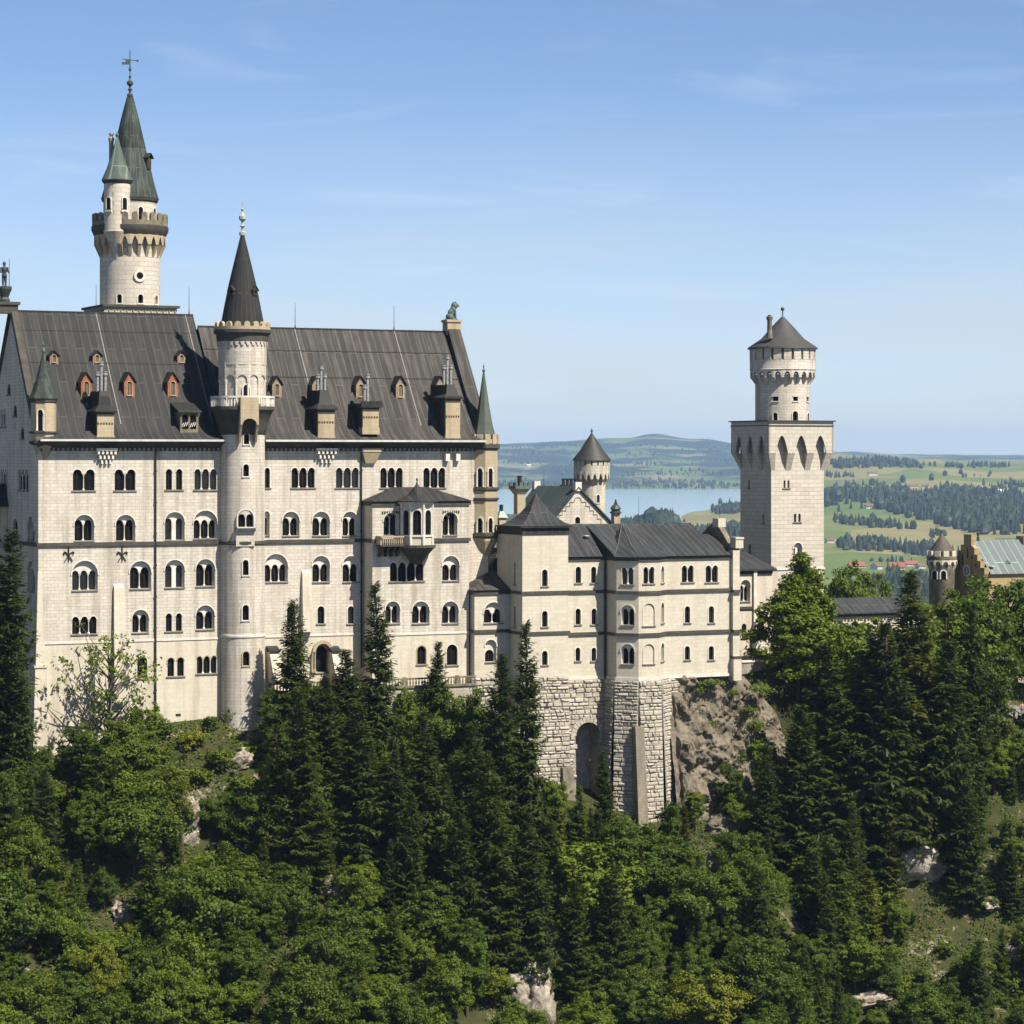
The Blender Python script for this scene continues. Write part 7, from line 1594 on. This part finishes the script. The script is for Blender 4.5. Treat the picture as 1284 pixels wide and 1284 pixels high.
WOODS = [  # outline in the picture of the ground each wood stands on, tree height, spacing
    ([(1040, 582), (1070, 577), (1108, 575), (1140, 580), (1165, 584), (1150, 587), (1100, 586), (1050, 589)], 20, 26), ([(1165, 583), (1215, 584), (1290, 582), (1290, 585), (1215, 588), (1165, 586)], 18, 26),
    ([(1036, 594), (1072, 596), (1070, 599), (1036, 600)], 16, 24),
    ([(1036, 618), (1060, 612), (1100, 616), (1150, 620), (1195, 612), (1230, 620), (1290, 622), (1290, 672), (1240, 672), (1190, 662), (1168, 655), (1140, 650), (1110, 642), (1075, 630), (1036, 636)], 24, 24),
    ([(1060, 607), (1120, 609), (1140, 612), (1100, 613)], 18, 30), ([(1230, 608), (1290, 604), (1290, 613), (1250, 613)], 18, 26),
    ([(1036, 648), (1080, 652), (1130, 660), (1152, 664), (1110, 664), (1050, 657)], 17, 18), ([(1050, 684), (1090, 680), (1140, 686), (1205, 700), (1200, 706), (1120, 692), (1055, 690)], 19, 14),
    ([(1060, 740), (1130, 728), (1180, 735), (1170, 765), (1100, 765), (1065, 760)], 18, 13), ([(1110, 716), (1125, 712), (1128, 722), (1112, 724)], 14, 12), ([(1085, 704), (1130, 700), (1150, 704), (1110, 707)], 10, 16),
    ([(686, 592), (706, 584), (732, 585), (730, 596), (700, 597)], 22, 42), ([(612, 606), (660, 603), (720, 606), (718, 612), (612, 613)], 20, 45), ([(768, 607), (820, 601), (880, 604), (930, 608), (930, 613), (768, 613)], 20, 45),
    ([(780, 592), (860, 590), (930, 593), (930, 597), (860, 596), (780, 598)], 20, 60), ([(620, 580), (690, 578), (690, 582), (620, 584)], 20, 70), ([(760, 580), (930, 576), (930, 582), (760, 586)], 20, 75), ([(620, 568), (720, 566), (720, 570), (620, 572)], 20, 90), ([(770, 568), (930, 562), (930, 568), (770, 574)], 20, 90), ([(640, 560), (720, 559), (900, 556), (920, 562), (640, 564)], 20, 110),
    ([(776, 663), (848, 663), (850, 672), (776, 672)], 24, 9), ([(812, 664), (844, 664), (845, 669), (812, 669)], 36, 11), ([(890, 640), (935, 636), (935, 644), (896, 645)], 18, 20), ([(866, 668), (935, 664), (935, 676), (880, 676)], 20, 13),
    ([(1155, 690), (1170, 684), (1182, 690), (1176, 696)], 14, 14), ([(1162, 671), (1180, 667), (1184, 673), (1166, 675)], 13, 14), ([(1205, 596), (1250, 594), (1250, 598), (1205, 599)], 12, 40)]
pts = []; r = random.Random(9)
def inside(p, poly):
    c = False; j = len(poly) - 1
    for i in range(len(poly)):
        a, b_ = poly[i], poly[j]
        if (a[1] > p[1]) != (b_[1] > p[1]) and p[0] < (b_[0] - a[0]) * (p[1] - a[1]) / (b_[1] - a[1]) + a[0]: c = not c
        j = i
    return c
for poly, th, spc in WOODS:
    xs_ = [p[0] for p in poly]; ys_ = [p[1] for p in poly]
    Ya = ray_far((min(xs_) + max(xs_)) / 2, max(ys_)); Yb = ray_far((min(xs_) + max(xs_)) / 2, min(ys_))
    if not Ya: continue
    Yb = Yb or Ya * 1.15; Yb = max(Yb, Ya + 60)
    xw = (max(xs_) - min(xs_)) / F * (Ya + Yb) / 2; n = int(min(3800, xw * (Yb - Ya) / spc ** 2 / 1.0)); 
    for _ in range(n):
        Y = r.uniform(Ya * .985, Yb * 1.01); px = r.uniform(min(xs_), max(xs_)); z = far_z(px, Y)
        if z < -149.8 and Y > 5100: continue
        py = CY - F * z / Y
        if inside((px, py), poly): pts.append(((px - CX) / F * Y, Y, z, th * r.uniform(.7, 1.25), r.random() < .75))
V, Fq = cone_trees(pts)
o = world_mesh('valley_wood', V, Fq, M['farwood']); tag(o, 'dark conifer woods in bands across the valley fields', 'woodland', None, 'stuff')
# field trees one can tell apart
pr_v, pr_f = cone_trees([(0, 0, 0, 10, True)]); pr_m = bpy.data.meshes.new('field_tree'); pr_m.from_pydata(pr_v, [], pr_f); pr_m.materials.append(M['farwood'])
pr_v, pr_f = cone_trees([(0, 0, 0, 10, False)]); pr_b = bpy.data.meshes.new('field_tree'); pr_b.from_pydata(pr_v, [], pr_f); pr_b.materials.append(M['farwood'])
FT = [(1052, 642, 22, 1), (1067, 639, 20, 1), (1080.5, 638, 22, 1), (1100, 612, 26, 1), (1132, 606, 24, 0), (1168, 602, 22, 0), (1185, 597, 20, 0), (1205, 595, 20, 0), (1204, 664, 16, 0), (1085, 585, 26, 0), (1104, 588, 24, 0), (1060, 598, 18, 0), (1155, 588, 18, 0), (1240, 598, 14, 0), (915, 634, 26, 1), (922, 640, 22, 0), (903, 632, 20, 0), (893, 660, 9, 0), (858, 655, 9, 0), (828, 655, 14, 0)]
for i, (px, py, h, con) in enumerate(FT):
    Y = ray_far(px, py)
    if not Y: continue
    o = bpy.data.objects.new('field_tree', pr_m if con else pr_b); COL.objects.link(o); o.location = ((px - CX) / F * Y, Y, far_z(px, Y)); o.scale = (h / 10,) * 3; o.rotation_euler = (0, 0, i * 1.7)
    wh = 'on the fields beyond the lake shore' if px < 960 else 'scattered on the fields right of the square tower'
    tag(o, 'lone %s tree %s' % ('pointed' if con else 'rounded', wh), 'tree', 'lone %s trees %s' % ('pointed' if con else 'rounded', wh))
# farmhouses: pale walls under red or brown saddle roofs
def house(px, py, w, d, h, ang_, roof, label, group=None, Y=None):
    Y = Y or ray_far(px, py)
    if not Y: return
    o = bpy.data.objects.new('farmhouse', None); COL.objects.link(o); o.location = ((px - CX) / F * Y, Y, far_z(px, Y) - .5); o.rotation_euler = (0, 0, ang_); tag(o, label, 'house', group)
    ORG[o.name] = (0, 0, 0); g = MB(); g.box(-w / 2, w / 2, -d / 2, d / 2, -3, h); g.prism([(-d / 2, h), (d / 2, h), (0, h + d * .32)], lambda a, b, e: (e, a, b), -w / 2 + .05, w / 2 - .05); g.build('wall', M['house_white'], o)
    g = MB()
    for sg in (-1, 1): g.hexa([(-w / 2 - .8, sg * (d / 2 + 1), h - .6), (w / 2 + .8, sg * (d / 2 + 1), h - .6), (w / 2 + .8, sg * (d / 2 + 1), h - .3), (-w / 2 - .8, sg * (d / 2 + 1), h - .3)], [(-w / 2 - .8, 0, h + d * .33), (w / 2 + .8, 0, h + d * .33), (w / 2 + .8, 0, h + d * .33 + .35), (-w / 2 - .8, 0, h + d * .33 + .35)])
    g.build('roof', roof, o); g = MB()
    for k in range(4):
        a = -w / 2 + w * (k + .5) / 4; g.box(a - .6, a + .6, -d / 2 - .06, -d / 2 + .1, 1.5, 3.2)
        g.box(a - .6, a + .6, -d / 2 - .06, -d / 2 + .1, h - 2.4, h - .9) if h > 5.5 else None
    g.build('window', M['glass'], o)
br_ = plain('brown_roof_tiles', (.20, .11, .075), .85, .3)
for a in ((1074, 712, 24, 15, 3.6, .15, M['red_tile'], 'long red roofed farmhouse leftmost in the village right of the square tower'), (1099, 714, 15, 13, 5.5, .9, br_, 'small brown roofed farmhouse between the red roofs in the village'), (1124, 714, 24, 18, 4.5, -.1, M['red_tile'], 'largest red roofed house in the village beside the dark spruce'),
          (1142, 710, 19, 13, 4, .2, M['red_tile'], 'red roofed house at the right end of the village near the gate turret'), (1154, 713, 12, 10, 5, .5, br_, 'small brown roofed house touching the gate turret battlements'),
          (1094, 596, 26, 16, 7, .1, br_, 'brown roofed farm on the far green hillside'), (1146, 612, 24, 14, 5, .1, br_, 'long farm building among trees left on the middle hillside'), (1160, 612, 18, 13, 5, -.2, br_, 'brown roofed farm right on the middle hillside'), (1092, 638, 24, 14, 6, .1, br_, 'brown roofed farm on the yellow knoll'), (1252, 620, 22, 14, 9, .8, M['house_white'], 'white farmhouse left of the pale pair on the right fields'), (1267, 620, 16, 12, 10, .3, M['house_white'], 'white farmhouse right of the pale pair on the right fields'), (1040, 681, 12, 9, 5, .3, br_, 'lone small hut on the pasture right of the tower'), (663, 586, 24, 16, 9, .2, M['house_white'], 'tiny white house far across the lake left of the round tower')):
    house(*a)
# transmitter tower on the far hill
Y = ray_far(829, 548) or 21000
x = (829 - CX) / F * Y; zt = far_z(829, Y); o = bpy.data.objects.new('transmitter_mast', None); COL.objects.link(o); o.location = (x, Y, zt); tag(o, 'tiny transmitter mast on the far blue hill', 'mast'); ORG[o.name] = (0, 0, 0)
g = MB(); g.tube((0, 0, -2), (0, 0, 34), 1.6, .8, 6); g.build('pole', M['zinc'], o); g = MB(); g.lathe(0, 0, [(0, 22), (4, 23), (4, 26), (0, 27)], 8); g.build('platform', M['zinc'], o)

# ================================================================== visitors on the path at the right edge
skin = plain('skin', (.55, .36, .26), .6, .1)
def person(px, py, Y, shirt, legs, hair, label, ang_, walk=.15, arm=.2):
    Y = ray_ground(px, py) or Y; x = (px - CX) / F * Y; z = ground(x, Y) + .06
    o = bpy.data.objects.new('person', None); COL.objects.link(o); o.location = (x, Y, z); o.rotation_euler = (0, 0, ang_); tag(o, label, 'person', None); ORG[o.name] = (0, 0, 0)
    def limbs(g, grow=0.0, part='all'):
        for s in (-1, 1):
            hip = (s * .1, 0, .9); kn_ = (s * .11, -s * walk * .6 - .03, .5); an = (s * .11, -s * walk, .08)
            if part in ('all', 'legs'): g.tube(hip, kn_, .085 + grow, .06 + grow, 8); g.tube(kn_, an, .06 + grow, .042 + grow, 8); g.ball(hip, .1 + grow); g.ball(kn_, .06 + grow)
            if part == 'all': g.ball((an[0], an[1] - .07, .04), .05, .13, .045)
            sh = (s * .2, 0, 1.42); el = (s * .25, s * walk * .4, 1.14); wr_ = (s * .24, s * walk * .5 - arm, .95)
            if part in ('all', 'top'): g.tube(sh, el, .055 + grow, .045 + grow, 8); g.ball(sh, .07 + grow)
            if part == 'all':
                g.tube(el, wr_, .042, .03, 8); g.ball(el, .045); g.ball((wr_[0], wr_[1] - .03, wr_[2] - .05), .035, .03, .06)
                for q in range(4): g.tube((wr_[0] + (q - 1.5) * .015, wr_[1] - .03, wr_[2] - .08), (wr_[0] + (q - 1.5) * .017, wr_[1] - .045, wr_[2] - .15 + abs(q - 1.3) * .012), .01, .008, 5)
        if part in ('all', 'top'): g.lathe(0, 0, [(0, .86), (.15 + grow, .88), (.13 + grow, 1.05), (.17 + grow, 1.3), (.15 + grow, 1.43), (.06, 1.5), (0, 1.5)], 12)
        if part == 'all': g.tube((0, 0, 1.46), (0, -.01, 1.56), .05, .05, 8); g.ball((0, -.015, 1.65), .085, .1, .12); g.ball((0, -.12, 1.64), .02); g.ball((-.085, 0, 1.65), .02); g.ball((.085, 0, 1.65), .02)
    g = MB(); limbs(g); solid(g, 'body', skin, o, .022)
    g = MB(); limbs(g, .018, 'top'); solid(g, 'shirt', shirt, o, .03); g = MB(); limbs(g, .02, 'legs'); g.lathe(0, 0, [(0, .82), (.16, .84), (.155, 1.0), (0, 1.02)], 12); solid(g, 'trousers', legs, o, .03)
    g = MB(); g.ball((0, .01, 1.69), .1, .11, .1); g.ball((0, .05, 1.64), .085, .08, .1); solid(g, 'hair', hair, o, .025)
cw = plain('white_cloth', (.8, .8, .78), .9, .05); cd = plain('dark_cloth', (.03, .03, .04), .9, .2); cb_ = plain('blue_cloth', (.08, .11, .2), .9, .2); cp = plain('pink_cloth', (.6, .35, .32), .9, .1); hb = plain('brown_hair', (.06, .035, .02), .7, .2); hg = plain('fair_hair', (.35, .25, .13), .7, .2)
gz = lambda px, Y: ground((px - CX) / F * Y, Y)
PZ = []
for (px, py, Y, sh, lg, hr_, lb_, a) in ((1256, 897, 366, cw, cd, hb, 'person in a white shirt leftmost of the visitors at the right edge', .4), (1271.5, 905, 365, cw, cb_, hg, 'person in a white top and blue trousers standing near the right edge', -.5), (1277.5, 911, 364.5, cw, cd, hb, 'person in white shirt lowest in the group of visitors', 1.2), (1281.5, 897, 366, cp, cb_, hb, 'person in a pink top cut by the right edge', .1)):
    person(px, py, Y, sh, lg, hr_, lb_, a)
for px, py, lb_ in ((1252, 921, 'bush in front of the leftmost visitor'), (1274, 930, 'bush in front of the visitors at the right edge')):
    Y = ray_ground(px, py) or 362; x = (px - CX) / F * Y; plant('shrub', x, Y, ground(x, Y), 1.7, lb_, None, 1.2)
# gravel path they stand on, laid over the ground
Yp = ray_ground(1276, 906) or 366
vs = []; fs = []
for i in range(13):
    for j in range(9):
        px = 1236 + i * 9; Y = Yp - 2.2 + j * .8 + .5 * sin(i); x = (px - CX) / F * Y; vs.append((x, Y, ground(x, Y) + .05))
for i in range(12):
    for j in range(8): fs.append((i * 9 + j, (i + 1) * 9 + j, (i + 1) * 9 + j + 1, i * 9 + j + 1))
o = world_mesh('path', vs, fs, plain('gravel', (.22, .20, .17), .95, .2, 3)); tag(o, kind='structure')
# forecourt in front of the link building
p = [c2w(a, b_, -29.1) for a, b_ in ((U(925, -2), -2), (U(975, -2), -2), (U(975, 9), 9), (U(925, 9), 9))]
o = world_mesh('forecourt', [tuple(q) for q in p], [(0, 1, 2, 3)], bpy.data.materials['gravel']); tag(o, kind='structure')
fw_ = thing('forecourt_wall', 'low grey retaining wall of the forecourt right of the wing buttress', 'wall', (U(945, -2), -2.2, -32)); g = MB(); g.box(U(927, -2), U(972, -2), -2.6, -2.1, -36, -29.0); g.build('wall', M['mortar'], fw_); g = MB(); g.box(U(927, -2), U(972, -2), -2.75, -2.0, -28.998, -28.75); g.build('coping', M['trim'], fw_)

# ================================================================== air
hz = bpy.data.meshes.new('haze'); X0, X1, Y0_, Y1_, Z0, Z1 = -22000, 22000, -60, 22900, -235, 215
hz.from_pydata([(X0, Y0_, Z0), (X1, Y0_, Z0), (X1, Y1_, Z0), (X0, Y1_, Z0), (X0, Y0_, Z1), (X1, Y0_, Z1), (X1, Y1_, Z1), (X0, Y1_, Z1)], [], [(3, 2, 1, 0), (4, 5, 6, 7), (0, 1, 5, 4), (1, 2, 6, 5), (2, 3, 7, 6), (3, 0, 4, 7)])
hm = bpy.data.materials.new('air'); hm.use_nodes = True; nt = hm.node_tree; nt.nodes.clear(); out = nt.nodes.new('ShaderNodeOutputMaterial'); pv = nt.nodes.new('ShaderNodeVolumePrincipled')
pv.inputs['Color'].default_value = (.44, .66, 1.0, 1); pv.inputs['Density'].default_value = 3.6e-5; pv.inputs['Anisotropy'].default_value = .1
nt.links.new(pv.outputs[0], out.inputs['Volume']); hz.materials.append(hm)
ho = bpy.data.objects.new('haze', hz); COL.objects.link(ho); tag(ho, kind='stuff')
